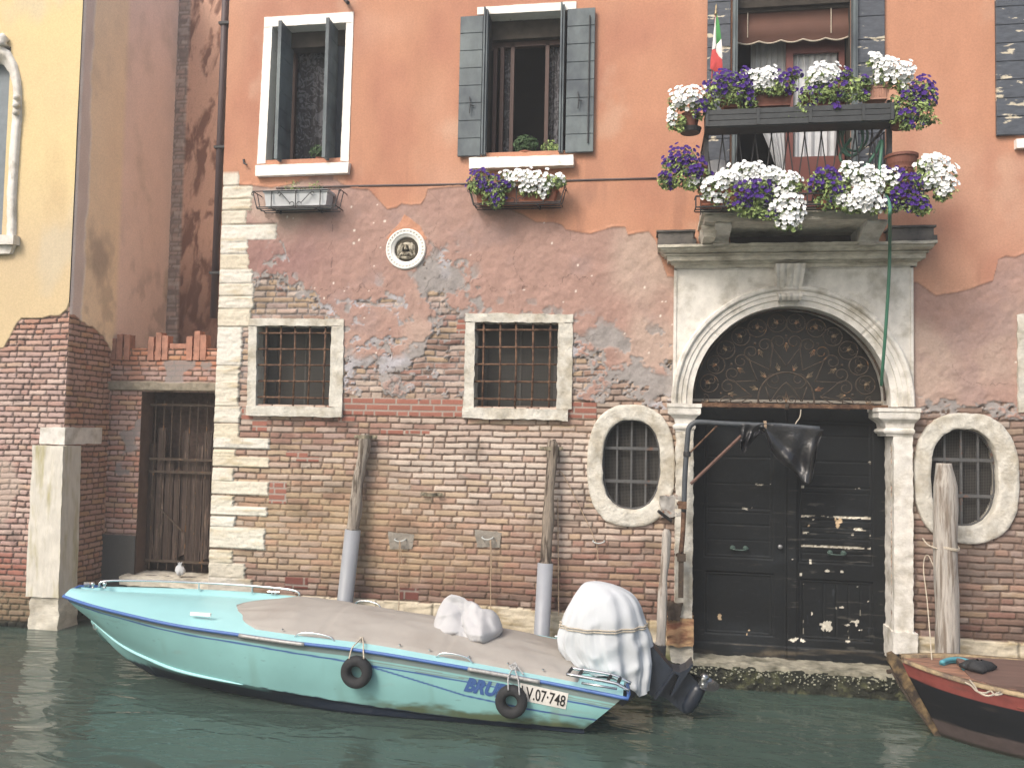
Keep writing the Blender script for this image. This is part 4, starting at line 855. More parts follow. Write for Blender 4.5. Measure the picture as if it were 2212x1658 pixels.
    mb = MB(); mb.rough_hexa([(x0, zt), (x1, zt), (x1, zt-.045), (x0, zt-.045)], -.16, .5, .025, .012, 12, 21); mb.build('threshold', mat('wet_grey_threshold', A(168, 162, 142), .8, nscale=14, namt=.25, bump=.6, bscale=30, col2=A(104, 102, 84), mscale=4, thr=(.45, .65)), port, smooth=True)
    mb = MB(); mb.rough_hexa([(x0-.35, zt-.035), (x1+.05, zt-.035), (x1+.05, -.8), (x0-.35, -.8)], -.155, .4, .02, .022, 12, 23); st = mb.build('mossy_step', mat('black_green_mossy_stone', A(44, 47, 36), .9, nscale=14, namt=.5, bump=1, bscale=24, bdist=.03, col2=A(96, 98, 62), mscale=9, thr=(.5, .72)), port, smooth=True)
    rng = random.Random(4); V = []; F = []
    for _ in range(230):
        x = rng.uniform(x0, x1); z = zt-.035-abs(rng.gauss(0, .075)); s = rng.uniform(.005, .018); a = rng.random()*6; b = len(V); y = -.180
        if z < .05: continue
        for k in range(6): V.append((x+s*math.cos(a+k*1.05)*rng.uniform(.6, 1.1), y, z+s*.8*math.sin(a+k*1.05)))
        V.append((x, y-.01, z)); F += [(b+k, b+(k+1) % 6, b+6) for k in range(6)]
    o = MB().add(V, F).build('oyster_shells', mat('pale_shells', A(146, 146, 124), .7, nscale=40, namt=.35, bump=0), st); o['kind'] = 'stuff'
    return port
PORT = portal()
def door():
    y = .235; x0 = DX0-.04; x1 = xz(1945, 1000)[0]; zt = xz(1700, 880, y)[1]; zb = xz(1700, 1425, y)[1]
    xs = axis([(x0, x1, .008)]); zs = axis([(zb, zt, .008)]); X, Z = np.meshgrid(xs, zs, indexing='ij')
    def rc(a, b): return xz(*c4(a, b), y)
    H = np.zeros(X.shape); C = np.ones(X.shape+(1,))*A(30, 34, 37, .6); C *= (1+.3*fbm(X*3, Z*5, 401, 4))[..., None]
    xm = rc(806, 900)[0]; H -= .012*(np.abs(X-xm) < .006); C[np.abs(X-xm) < .005] *= .3
    H += .012*((X > rc(800, 0)[0]) & (X < rc(872, 0)[0]))
    def panel(a, b, c, d, planks=None, vert=None):
        nonlocal H, C
        ax, az = rc(a, b); bx, bz = rc(c, d); u = np.minimum(X-ax, bx-X); v = np.minimum(az-Z, Z-bz); e = np.minimum(u, v)
        H -= .022*sst(0, .012, e); H += .008*(sst(.012, .02, e)-sst(.03, .04, e))
        if planks:
            for py, ch in planks:
                zz = rc(0, py)[1]-(X-ax)*.0; d_ = np.abs(Z-zz); inside = e > .03; H = np.where(inside, H-.006*(d_ < .006), H)
                nn = fbm(X*7, Z*0+py, 411, 4); s = inside & (d_ < .009+.012*np.clip(nn, 0, 1)) & (nn > ch+.25*fbm(X*30, Z*60, 413, 3)); C[s] = mixc(np.ones((s.sum(), 1))*A(206, 200, 184), A(120, 110, 92), hsh(np.floor(X[s]*60), np.floor(Z[s]*60), 1)*.9)
        if vert:
            for px in vert: d_ = np.abs(X-rc(px, 0)[0]); inside = e > .03; H = np.where(inside, H-.006*(d_ < .006), H); s = inside & (d_ < .006) & (fbm(X*10, Z*9, 415, 3) > .38); C[s] = A(150, 145, 130)
    panel(290, 150, 722, 1035, [(375, .75), (540, .35), (692, .5), (716, .12), (795, .8), (890, .75)])
    panel(290, 1100, 722, 1520)
    panel(880, 160, 1352, 1072, [(235, .9), (388, .8), (470, .6), (548, .35), (580, .5), (725, -.05), (750, .5), (795, .25), (828, .3), (860, .7), (908, -.25), (950, .6)])
    panel(880, 1150, 1352, 1560, None, (915, 1040, 1120, 1195, 1270))
    zr = rc(0, 1530)[1]; s = Z < zr; H[s] += .02; C[s] = mixc(C[s]*1.3, A(98, 88, 72), sst(.0, .5, fbm(X[s]*2, Z[s]*14, 421, 4))*.8)
    # chips
    for (a, b, r) in ((1045, 1452, 26), (1075, 1455, 22), (1030, 1440, 12), (1240, 1425, 16), (1245, 1440, 10), (1268, 1478, 9), (1127, 797, 22), (1145, 793, 14), (965, 1375, 7), (1152, 1333, 8), (1190, 1445, 8), (385, 1398, 16), (570, 1478, 6), (555, 1500, 5), (840, 1535, 14), (860, 1530, 12), (910, 1540, 11), (1190, 1545, 10), (895, 1122, 9), (1060, 1102, 10), (1150, 1108, 8), (1250, 1205, 7), (1320, 1295, 5), (840, 1028, 4), (945, 820, 6), (955, 1040, 12)):
        x, z = rc(a, b); rr = r*.3434/190*(1+.9*fbm(X*38, Z*38, int(a), 3)); s = np.hypot((X-x)*(1.5 if int(a) % 2 else .8), (Z-z)*(.8 if int(a) % 2 else 1.5)) < rr; C[s] = A(206, 200, 184) if a > 800 and b > 1000 else A(186, 160, 124); H[s] -= .002
    # wear streaks
    s = sst(.42, .62, fbm(X*5, Z*42, 431, 4))*(.35+.65*(X > xm))*sst(rc(0, 350)[1], rc(0, 700)[1], Z); C = mixc(C, A(120, 116, 106), s*.28)
    s = (fbm(X*25, Z*5, 433, 4) > .58) & (X > xm+.2) & (Z < rc(0, 1150)[1]); C[s] = C[s]*3.0
    C = mixc(C, C*1.9, sst(.2, .7, fbm(X*1.4, Z*2.2, 435, 4)))
    d = MB(); d.box(x0, x1, y+.05, y+.09, zb, zt); d = d.build('water_door', M['dark'], house); d['label'] = 'black double door with peeling paint under the fanlight'
    dm = mat('black_door_paint', attr='Col', rough=.62, nscale=30, namt=.25, bump=.25, bscale=70, bdist=.004, spec=.18)
    lf = xs < xm; k = int(lf.sum())
    for nm, sl in (('door_leaf', slice(0, k)), ('door_leaf', slice(k-1, None))):
        gridmesh(nm, np.stack([X[sl], y-H[sl], Z[sl]], -1), C[sl], np.ones((len(xs[sl])-1, len(zs)-1), bool), dm, d)
    kx, kz = rc(760, 947); k_ = MB(); k_.lathe((kx, y-.03, kz), [(.012, .03), (.012, 0), (.026, -.006), (.026, -.02), (.012, -.03)], 16, ax='y'); k_.build('door_knob', mat('dull_steel', A(150, 150, 150), .4, .6), d, smooth=True)
    gm = mat('verdigris_bronze', A(62, 86, 78), .6, nscale=40, namt=.3)
    for hx, hy in ((505, 958), (1118, 988)):
        x, z = rc(hx, hy); h = MB(); h.tube(catmull([(x-.1, y-.02, z), (x-.06, y-.05, z-.012), (x, y-.05, z-.016), (x+.06, y-.05, z-.012), (x+.1, y-.02, z)], 4), .007, 6)
        for s in (-1, 1): h.lathe((x+s*.07, y-.02, z), [(.03, .012), (.03, 0), (.012, -.02), (.012, -.03)], 10, ax='y')
        h.build('door_handle', gm, d)
    mb = MB(); mb.box(x0, x1, y+.3, y+.35, -.5, 5); mb.box(x0, x1, y-.02, y+.3, xz(1700, 1425, y)[1]-.3, xz(1700, 1425, y)[1]); mb.build('door_backing', M['dark'], d)
door()
def fanlight():
    y = .06; base = xz(1698, 862, y); K = R_IN/826
    cx, cz = base[0], base[1]+.0
    q = lambda a, b: (cx+(a-1070)*K, y, cz+(1520-b)*K)
    m = M['rust_dark']; mb = MB(); r = .0062
    zb = xz(1700, 881, y)[1]; zt = zb+.045
    beam = MB(); beam.rough_hexa([(DX0-.02, zt), (xz(1925, 870, y)[0], zt), (xz(1925, 870, y)[0], zb), (DX0-.02, zb)], y-.05, y+.06, .03, .004, 16, 3)
    f = beam.build('fanlight', M['rust'], house, smooth=True); f['label'] = 'semicircular wrought iron fanlight of hearts and scrolls over the door'
    mb.box(cx-.02, cx+.02, y-.07, y-.03, zb-.02, zb+.05)
    # outer iron ring
    ring = [(ACX+(R_IN-.02)*math.cos(a), y, ACZ+(R_IN-.02)*math.sin(a)) for a in np.linspace(.02, math.pi-.02, 50)]; mb.tube(ring, .012, 6)
    def arc(c, rad, a0, a1, n=22): return [(c[0]+rad*math.cos(a), y, c[1]+rad*math.sin(a)) for a in np.linspace(a0, a1, n)]
    def spiral(c, r0, r1, a0, a1, n=26): return [(c[0]+(r0+(r1-r0)*t)*math.cos(a0+(a1-a0)*t), y, c[1]+(r0+(r1-r0)*t)*math.sin(a0+(a1-a0)*t)) for t in np.linspace(0, 1, n)]
    ri = 237*K; ci = (cx, cz+0*K)
    mb.tube([(cx-ri, y, zt)]+arc(ci, ri, math.pi, 0, 40)+[(cx+ri, y, zt)], .010, 6)
    C0 = np.array(ci)
    def P(rad, an, tang=0): return (C0[0]+rad*K*math.cos(an)-tang*K*math.sin(an), C0[1]+rad*K*math.sin(an)+tang*K*math.cos(an))
    fl = MB(); fleurs = []; om_ = mat('ochre_rusted_iron', A(128, 108, 82), .8, nscale=30, namt=.3, col2=A(150, 96, 58), mscale=8, thr=(.5, .6))
    def fleur(p, an, s):
        fl = MB()
        for da, ln in ((-.55, .8), (0, 1.25), (.55, .8)):
            a = an+da; V = [p, (p[0]+ln*s*.5*math.cos(a+.22), p[1]+ln*s*.5*math.sin(a+.22)), (p[0]+ln*s*math.cos(a), p[1]+ln*s*math.sin(a)), (p[0]+ln*s*.5*math.cos(a-.22), p[1]+ln*s*.5*math.sin(a-.22))]
            fl.tube([(a_[0], y-.004, a_[1]) for a_ in V]+[(V[0][0], y-.004, V[0][1])], .0032, 4)
        fl.lathe((p[0], y-.008, p[1]), [(.014, .01), (.014, -.006), (.006, -.012)], 8, ax='y'); fl.build('iron_fleur', om_, f)
    for k in range(-3, 4):
        an = math.pi/2+k*R(28.5)
        for s in (-1, 1):
            # heart side then lobe curling in
            lc = P(505, an, s*66); a_out = math.atan2(*(np.array(P(470, an, s*128))-np.array(lc))[::-1])
            side = [P(292, an+0*s*R(14.2), 0), P(395, an, s*72), P(462, an, s*124)]
            side3 = [(p[0], y, p[1]) for p in side]
            lobe = spiral(lc, 62*K, 22*K, an-s*(-math.pi*.5)+0, an-s*(-math.pi*.5)-s*math.pi*2.15, 34)
            mb.tube(catmull(side3, 4)+lobe, r, 6)
            pc = P(672, an, s*80); rad = 80*K
            if math.hypot(pc[0]-ACX, pc[1]-ACZ)+rad > R_IN-.015: rad = R_IN-.02-math.hypot(pc[0]-ACX, pc[1]-ACZ)
            if pc[1]-rad > zt-.03: mb.tube(arc(pc, rad, 0, 2*math.pi, 28), r, 6)
            for s2 in (-1, 1):
                c2 = (pc[0]+s2*.40*rad*math.cos(an+s*.6+math.pi/2), pc[1]+s2*.40*rad*math.sin(an+s*.6+math.pi/2)); a0 = an+s*.6+s2*math.pi/2
                if c2[1] > zt: mb.tube(spiral(c2, rad*.42, rad*.12, a0, a0+s2*R(400), 24), r*.75, 5)
            if pc[1] > zt: fleur(pc, an+s*.6, rad*.55)
        fleur(P(490, an), an+math.pi, .07); fleur(P(265, an+R(14)), an+R(14), .07)
        mb.lathe((P(560, an)[0], y, P(560, an)[1]), [(.012, -.014), (.012, .014)], 6)
    # inside the small arch
    for s in (-1, 1):
        mb.tube(catmull([(cx, y, cz+150*K), (cx+s*60*K, y, cz+90*K), (cx+s*130*K, y, cz-20*K)], 5), r, 6)
        mb.tube([(cx+s*175*K, y, cz+110*K), (cx+s*135*K, y, cz-20*K)], r, 6)
        mb.tube(spiral((cx+s*105*K, cz+170*K), 78*K, 16*K, -math.pi/2+s*0.6-s*1.0+(0 if s > 0 else 0), (-math.pi/2+s*.6-s*1.0)+s*R(460), 30), r, 6)
        mb.tube(spiral((cx+s*48*K, cz-2*K), 40*K, 10*K, -math.pi/2, -math.pi/2+s*R(430), 24), r*.8, 5)
        mb.tube([(cx+s*290*K, y, cz+30*K), (cx+s*560*K, y, zt+.01)], r, 6)
        for t in (185, 235, 300, 380, 600, 720): mb.lathe((cx+s*t*K, y, zt+.005), [(.013, -.02), (.018, .0), (.013, .02)], 6)
    fleur((cx, cz-20*K), math.pi/2, .09)
    mb.build('iron_scrollwork', m, f, smooth=True)
    mb = MB(); mb.box(DX0-.1, DX1+.2, .30, .32, zb, ACZ+R_IN+.2); mb.build('pane', mat('dusty_fanlight_glass', (.028, .026, .023), .5, namt=.4, nscale=2.5, bump=0, spec=.35), f)
    mb = MB(); mb.box(DX0-.02, DX1+.1, .2, .26, zt+.02, zt+.05); mb.build('glazing_bar', mat('white_flaked_bar', A(170, 160, 146), .8), f)
fanlight()
# ------------------------------------------------------------------ balcony
def balcony():
    yf = -.80; x0 = xz(1516, 460, yf)[0]; x1 = xz(1906, 460, yf)[0]; zt = xz(1700, 448, yf)[1]; zb = xz(1700, 474, yf)[1]
    mb = MB(); mb.rough_hexa([(x0, zt), (x1, zt), (x1, zt-.05), (x0, zt-.05)], yf, .05, .03, .006, 12, 31); mb.rough_hexa([(x0+.03, zt-.05), (x1-.03, zt-.05), (x1-.03, zb), (x0+.03, zb)], yf+.04, .05, .03, .006, 12, 33)
    b = mb.build('balcony', M['stone_dirty'], house, smooth=True); b['label'] = 'stone balcony slab with iron railing hidden by petunias above the water door'
    for pl, pr in ((1541, 1575), (1857, 1900)):
        yb = -.42; X0 = xz(pl, 500, yb)[0]; X1 = xz(pr, 500, yb)[0]; zc = xz(1550 if pl < 1700 else 1870, 526, yb)[1]; G = []
        for t in np.linspace(0, 1, 18):
            z = zb+(zc-zb)*t; yy = yf+.08+(yb-yf-.08)*sst(0, .85, t)-.05*math.sin(t*math.pi*2); G.append([(X0+.012*(t-.5), .0, z), (X0, yy, z)]+[(X0+(X1-X0)*u, yy-.01, z) for u in np.linspace(.1, .9, 6)]+[(X1, yy, z), (X1-.02*(t-.5), .0, z)])
        G.append([(p[0], .0, p[2]) for p in G[-1]]); G = np.array(G)
        for i, s in enumerate((1, 2, 3)): G[..., i] += .004*vn3(G[..., 0]*14, G[..., 1]*14, G[..., 2]*14, s+50)
        MB().surf(G).build('bracket', M['stone'], b, smooth=False)
    xa = xz(1516, 480, -.6)[0]; mb = MB(); mb.rough_hexa([(xa, zb), (xa+.16, zb), (xa+.14, zb-.13), (xa+.02, zb-.13)], -.62, .0, .03, .01, 12, 35); mb.build('bracket_stub', M['stone_dirty'], b, smooth=True)
    # railing
    yr = -.84; zr1 = xz(1700, 268, yr)[1]; zr0 = zt+.04; xl = xz(1526, 300, yr)[0]; xr = xz(1921, 300, yr)[0]
    mb = MB()
    for x in (xl, xr):
        mb.box(x-.022, x+.022, yr-.02, yr+.02, zt-.02, zr1+.2); mb.box(x-.015, x+.015, -.06, -.02, zt-.02, zr1)
        for z in (zr0, zr1): mb.box(x-.012, x+.012, yr, -.02, z-.01, z+.01)
    for z in (zr0, zr1, zr1-.05): mb.box(xl, xr, yr-.012, yr+.012, z-.009, z+.009)
    n = 22; L = (xr-xl)/n
    for k in range(n):
        xa = xl+(k+.5)*L; dx = .07*(1 if k % 2 else -1); mb.tube([(xa-dx*.7, yr, zr0), (xa+dx*.7, yr, zr1-.05)], .0065, 6)
    for k in range(7):
        y = yr+.06+k*.11
        for x in (xl, xr): mb.tube([(x, y, zr0), (x, y+.03, zr1-.05)], .0065, 6)
    mb.tube([(xz(1960-200, 400, yr)[0], yr+.05, zr0+.15), (xz(1915, 285, yr)[0], yr+.05, zr1-.1)], .006, 6)
    mb.build('railing', M['iron'], b)
    # upper planter shelf
    y0 = -1.06; xa = xz(1524, 250, y0)[0]; xb = xz(1931, 250, y0)[0]; za = xz(1725, 266, y0)[1]; zc = xz(1725, 230, y0)[1]; m = mat('dark_painted_shelf_boards', A(56, 60, 62), .6, nscale=12, namt=.25, bump=.3, bscale=40)
    mb = MB(); mb.box(xa, xb, y0+.02, yr+.02, za-.01, za+.01)
    for k, (p, q) in enumerate(((0, .32), (.36, .66), (.70, 1))): mb.box(xa, xb, y0, y0+.018, za+(zc-za)*p, za+(zc-za)*q)
    for x in (xa, xa+.5, xa+1.0, xa+1.5, xb-.03): mb.box(x, x+.03, y0-.012, y0, za, zc)
    for x in (xa, xb-.02): mb.box(x, x+.02, y0+.018, yr, za, zc)
    mb.build('planter_shelf', m, b)
    # lower iron tray
    yt = -1.08; xa = xz(1503, 442, yt)[0]; xb = xz(1995, 440, yt)[0]; za = xz(1700, 443, yt)[1]; mb = MB()
    for z in (za, za+.11): mb.tube([(xa, yt, z), (xb, yt, z)], .009, 6)
    for y in (yt, -.98, -.88): mb.tube([(xa, y, za), (xb, y, za)], .007, 6)
    for x in np.linspace(xa, xb, 9): mb.tube([(x, yr, za+.02), (x, yt, za), (x, yt, za+.11), (x, yr, za+.14)], .007, 6)
    mb.build('planter_tray', M['iron'], b); b['_z'] = zt
    return b
BALC = balcony()
def french_door():
    z0 = xz(1700, 448, -.8)[1]; z1 = 8.4
    x0, x1 = BDX0, BDX1; d = room(house, x0-.12, x1+.12, z0-.02, z1, .14, .85); d.name = 'balcony_window'; d['label'] = 'balcony french window with scalloped brown blind and white curtains'
    mb = MB(); mb.box(x0-.05, x0, -.02, .16, z0, z1); mb.box(x1, x1+.05, -.02, .16, z0, z1); mb.box(x0-.05, x1+.05, -.015, .16, xz(1700, 10, 0)[1]-.02, z1); mb.build('jamb', M['dark_warm'], d)
    for a, b_, w in ((1527, 1577, 7), (1851, 1911, 7)):
        xa = xz(a, 200, -.07)[0]; xb = xz(b_, 200, -.07)[0]; zb = xz(1560, 400, -.07)[1]
        planked('shutter', xa, xb, -.05, zb, zb+2.62, M['shutter_old'], d, 10, .035)
    for x in (x0-.045, x1+.02):
        mb = MB(); mb.box(x-.015, x+.01, -.16, .12, z0+.02, 8.2); mb.box(x+.015, x+.035, -.14, .12, z0+.02, 8.2); mb.build('folded_shutter', M['shutter'], d)
    # blind
    zt = xz(1700, 25, .05)[1]; zl = xz(1700, 86, .05)[1]; bm = mat('brown_blind_fabric', A(104, 68, 54), .9, nscale=5, namt=.1, bump=.1)
    mb = MB(); mb.box(x0, x1, .03, .12, zt, zt+.35); mb.build('head_beam', M['dark_warm'], d)
    G = []; n = 80
    for v in np.linspace(0, 1, 8):
        row = []
        for i in range(n):
            u = i/(n-1); sc = .030*abs(math.sin(u*math.pi*5)) if v == 1 else 0
            row.append((x0+(x1-x0)*u, .05+.02*math.sin(v*7), zt+(zl-zt)*v-sc))
        G.append(row)
    bl = MB().surf(G).build('blind', bm, d, smooth=True)
    mb = MB(); mb.tube([(p[0], p[1]-.008, p[2]) for p in G[-1]], .009, 6)
    for px in (1615, 1795): x = xz(px, 50, .04)[0]; mb.tube([(x, .03, zt), (x, .03, zl+.04)], .005, 6)
    mb.build('blind_trim', M['rope'], bl)
    # door frames
    mb = MB(); zb = z0
    for pa, pb in ((1698, 1713), (1812, 1824)): mb.box(xz(pa, 200, .2)[0], xz(pb, 200, .2)[0], .19, .24, zb, z1)
    xa = xz(1713, 200, .2)[0]; xb = xz(1812, 200, .2)[0]; zp = xz(1760, 338, .2)[1]; mb.box(xa, xb, .195, .235, zb, zp); mb.box(xa+.03, xb-.03, .185, .2, zb+.1, zp-.06); mb.box(xa, xb, .195, .235, zl-.1, zl+.3)
    mb.build('door_frame', mat('red_brown_door_paint', A(122, 62, 52), .5, nscale=10, namt=.1, bump=.05), d)
    mb = MB(); curtain(mb, xa, xb, .27, zp, zl+.2, 6, .02)
    xq = xz(1622, 200, .27)[0]; xr = xz(1698, 200, .27)[0]
    curtain(mb, xq, xr, .30, xz(1690, 400, .3)[1], zl+.2, 5, .025, taper=lambda v, a, b: (a+(b-a)*.80*sst(.35, 1, v), b))
    mb.build('curtain', M['curtain'], d, smooth=True)
    # right-hand upper window, only its shutter and sill corner in view
    f = MB(); f.rough_hexa([(RWX0, RWZ0), (RWX0+1.2, RWZ0), (RWX0+1.2, RWZ0-.11), (RWX0, RWZ0-.11)], -.10, .1, .03, .003, 12, 61) if 0 else None
    xs_ = xz(2195, 305, -.09)[0]; zz = xz(2200, 300, -.09)[1]; f = MB(); f.rough_hexa([(xs_, zz), (xs_+1.2, zz), (xs_+1.2, zz-.10), (xs_, zz-.10)], -.10, .1, .03, .003, 12, 61); f = f.build('window', M['white_paint'], house, smooth=True); f['label'] = 'upper window at the right edge with peeling dark shutter'
    xa = xz(2151, 200, -.06)[0]; xb = xz(2216, 200, -.06)[0]; zb = xz(2155, 294, -.06)[1]; planked('shutter', xa, xb, -.05, zb, zb+2.0, M['shutter_old'], f, 10, .035)
    room(f, RWX0, RWX0+1.0, RWZ0, 8.4)
    # stone jamb at the far right of the ground floor
    mb = MB(); a = xz(2200, 800, -.06)[0]; mb.rough_hexa([(a, xz(2200, 680)[1]), (a+.2, xz(2200, 680)[1]), (a+.2, xz(2205, 892)[1]), (a, xz(2205, 892)[1])], -.06, .02, .025, .01, 12, 63); mb.build('stone_jamb', M['stone_pale'], house, smooth=True)
french_door()
# ------------------------------------------------------------------ flowers
def petunias(name, label, cat, group, spots, pots, seed, loc_px, y, extra=None, parent_loc=None):
    """spots: (px, py, rx, ry, kind, n) in photo pixels at depth y; kind W white, P purple, G leaves only"""
    rng = random.Random(seed); p0 = Yp(loc_px[0], loc_px[1], y); t = thing(name, label, cat, tuple(p0), group)
    if extra: extra(t)
    fol = MB(); data = {'W': ([], []), 'P': ([], [])}
    for (px, py, rx, ry, kind, n) in spots:
        c = Yp(px, py, y); k = abs(Yp(px+10, py, y)[0]-c[0])/10; RX, RZ = rx*k, ry*k; RY = min(.17, max(.06, min(RX, RZ)*1.1))
        n = int(n*(1.12 if kind == 'W' else .85)); leaves(fol, (c[0], c[1]+(.035 if kind == 'W' else .0), c[2]-.015), (RX*1.12, RY*1.1, RZ*1.15), int(70+RX*RZ*6500) if kind != 'G' else int(60+RX*RZ*8000), rng, .026)
        for _ in range(3): a = rng.uniform(-3.1, 0); L_ = rng.uniform(.8, 1.35); e = (c[0]+RX*L_*math.cos(a), c[1]-RY*.5, c[2]+RZ*L_*math.sin(a)-.02); fol.tube([(c[0], c[1], c[2]), ((c[0]+e[0])/2, c[1]-RY*.7, (c[2]+e[2])/2+.02), e], .0025, 4); leaves(fol, e, (.03, .03, .03), 7, rng, .018)
        if kind == 'G': continue
        V, F = data[kind]; pts = []
        tries = 0
        while len(pts) < n and tries < n*12:
            tries += 1; a = rng.random()*6.283; q = math.sqrt(rng.random())*(.98 if rng.random() < (.85 if kind == 'W' else .7) else 1.35); dx, dz = math.cos(a)*q, math.sin(a)*q; w = math.sqrt(max(0, 1-q*q)) if q < 1 else rng.uniform(0, .4)
            p = (c[0]+dx*RX, c[1]-w*RY-rng.uniform(.0, .03), c[2]+dz*RZ)
            if any((p[0]-o[0])**2+(p[2]-o[2])**2 < (.027 if kind == 'W' else .032)**2 for o in pts): continue
            pts.append(p); nr = (dx*.9+rng.uniform(-.35, .35), -1.0-rng.uniform(0, .5), dz*.7+.35+rng.uniform(-.3, .35))
            petal_flower(V, F, p, nr, rng.uniform(.023, .031), rng)
    fol.build('foliage', M['leaf'], t)
    if data['W'][0]: MB().add(*data['W']).build('white_blossoms', M['petal_white'], t)
    if data['P'][0]: MB().add(*data['P']).build('purple_blossoms', M['petal_purple'], t)
    return t
def trough(t, pl, pr, pt, pb, y, m, ribs=0, dep=.17):
    xa = xz(pl, pb, y)[0]; xb = xz(pr, pb, y)[0]; zt = xz((pl+pr)/2, pt, y)[1]; zb = xz((pl+pr)/2, pb, y)[1]; e = .012
    mb = MB(); b = [(xa+.02, y+.015, zb), (xb-.02, y+.015, zb), (xb-.02, y+dep-.015, zb), (xa+.02, y+dep-.015, zb)]; tp = [(xa, y, zt-.03), (xb, y, zt-.03), (xb, y+dep, zt-.03), (xa, y+dep, zt-.03)]
    mb.add(b+tp, [(3, 2, 1, 0), (0, 1, 5, 4), (1, 2, 6, 5), (2, 3, 7, 6), (3, 0, 4, 7), (4, 5, 6, 7)]); mb.box(xa-e, xb+e, y-e, y+dep+e, zt-.03, zt)
    if ribs:
        for k in range(ribs): x = xa+.03+(xb-xa-.06)*(k+.5)/ribs; mb.tube([(x, y+.010, zb+.01), (x, y-.001, zt-.035)], .009, 6)
    mb.box(xa+.02, xb-.02, y-.0, y+.012, zb, zb+.012)
    return mb.build('planter', m, t)
def round_pot(t, px, pt, pb, rp, y, m, name='pot'):
    c = Yp(px, pb, y); zt = xz(px, pt, y)[1]; r = rp*abs(Yp(px+10, pb, y)[0]-c[0])/10; h = zt-c[2]
    return MB().lathe((c[0], y+r, c[2]), [(r*.68, 0), (r*.72, .01), (r*.92, h*.8), (r*.93, h*.82), (r, h*.84), (r*1.02, h), (r*.9, h), (r*.88, h*.9)], 24).build(name, m, t, smooth=False)
GB = 'petunia planters on the balcony'
yu = -1.0
def ex1(t): round_pot(t, 1492, 240, 278, 20, yu, M['brown_pot']); c = Yp(1492, 281, yu); MB().lathe((c[0], yu+.09, c[2]), [(.10, 0), (.115, .045), (.105, .045), (.095, .01)], 20).build('saucer', M['iron'], t)
petunias('hanging_petunia', 'white petunias spilling from a brown pot hung off the upper left corner of the balcony', 'potted flowers', GB,
    [(1492, 212, 30, 24, 'W', 34), (1462, 215, 18, 18, 'W', 14), (1452, 250, 9, 24, 'W', 12), (1470, 262, 12, 18, 'G', 0), (1515, 232, 20, 24, 'P', 12)], None, 1, (1492, 281), yu, ex1)
def ex2(t): trough(t, 1560, 1602, 211, 231, yu+.02, M['terracotta'], 9)
petunias('petunia_trough', 'purple petunias in a ribbed terracotta trough beside the flag', 'potted flowers', GB,
    [(1565, 178, 36, 22, 'P', 34), (1545, 205, 28, 26, 'P', 22), (1600, 190, 26, 30, 'P', 26), (1612, 215, 18, 22, 'P', 12), (1575, 205, 26, 14, 'G', 0), (1612, 158, 14, 12, 'P', 6)], None, 2, (1580, 231), yu, ex2)
def ex3(t): trough(t, 1628, 1712, 196, 228, yu+.02, M['brown_pot'])
petunias('petunia_trough', 'plain brown trough of white and purple petunias directly right of the ribbed terracotta one', 'potted flowers', GB,
    [(1620, 165, 16, 14, 'W', 9), (1655, 170, 34, 20, 'W', 36), (1634, 188, 12, 12, 'W', 6), (1690, 180, 26, 22, 'P', 22), (1712, 160, 18, 10, 'P', 10), (1670, 192, 26, 10, 'G', 0)], None, 3, (1670, 228), yu, ex3)
def ex4(t): trough(t, 1735, 1830, 198, 228, yu+.02, M['brown_pot'])
petunias('petunia_trough', 'white and purple petunias trailing low over the middle of the balcony rail', 'potted flowers', GB,
    [(1778, 162, 36, 22, 'W', 38), (1750, 205, 24, 22, 'P', 16), (1732, 232, 14, 22, 'G', 0), (1706, 252, 10, 9, 'P', 6), (1722, 240, 10, 12, 'G', 0), (1790, 200, 34, 16, 'G', 0), (1800, 190, 28, 20, 'P', 12), (1825, 160, 14, 10, 'P', 8), (1805, 235, 9, 12, 'P', 5), (1770, 178, 20, 10, 'W', 6)], None, 4, (1780, 228), yu, ex4)
def ex5(t): trough(t, 1868, 1922, 184, 214, yu+.02, mat('pink_terracotta', A(206, 150, 124), .8), 11)
petunias('petunia_trough', 'tall white petunias in a pale pink ribbed trough at the right end of the rail', 'potted flowers', GB,
    [(1890, 128, 14, 13, 'W', 9), (1912, 145, 26, 20, 'W', 26), (1945, 158, 30, 24, 'W', 32), (1925, 172, 34, 14, 'W', 12), (1955, 185, 12, 9, 'W', 5), (1850, 180, 34, 16, 'G', 0), (1835, 200, 26, 20, 'G', 0), (1868, 172, 10, 8, 'P', 4), (1865, 205, 12, 9, 'P', 5), (1820, 205, 10, 9, 'P', 4)], None, 5, (1895, 214), yu, ex5)
def ex6(t): c = Yp(1950, 270, yu); MB().lathe((c[0], yu+.1, c[2]), [(.08, 0), (.11, .14), (.115, .15)], 18).build('pot', M['brown_pot'], t)
petunias('hanging_petunia', 'dark purple petunias hanging outside the right post of the balcony rail', 'potted flowers', GB,
    [(1985, 190, 24, 24, 'P', 24), (2000, 210, 22, 26, 'P', 20), (1965, 212, 28, 18, 'P', 20), (1958, 250, 30, 16, 'P', 14), (1985, 232, 28, 24, 'G', 0), (2005, 255, 18, 12, 'G', 0), (1975, 268, 30, 8, 'P', 6), (1940, 225, 18, 30, 'G', 0)], None, 6, (1950, 270), yu, ex6)
yl_ = -1.05
def ex7(t): round_pot(t, 1512, 352, 395, 17, yl_+.03, M['terracotta'])
petunias('hanging_petunia', 'round bush of purple petunias hung on the lower left corner of the balcony', 'potted flowers', GB,
    [(1475, 340, 34, 24, 'P', 38), (1448, 370, 20, 34, 'P', 20), (1500, 370, 30, 26, 'P', 30), (1478, 375, 34, 24, 'G', 0), (1435, 385, 14, 18, 'P', 8), (1490, 395, 18, 10, 'G', 0)], None, 7, (1505, 395), yl_, ex7)
def ex8(t): trough(t, 1512, 1640, 400, 441, yl_, M['terracotta'])
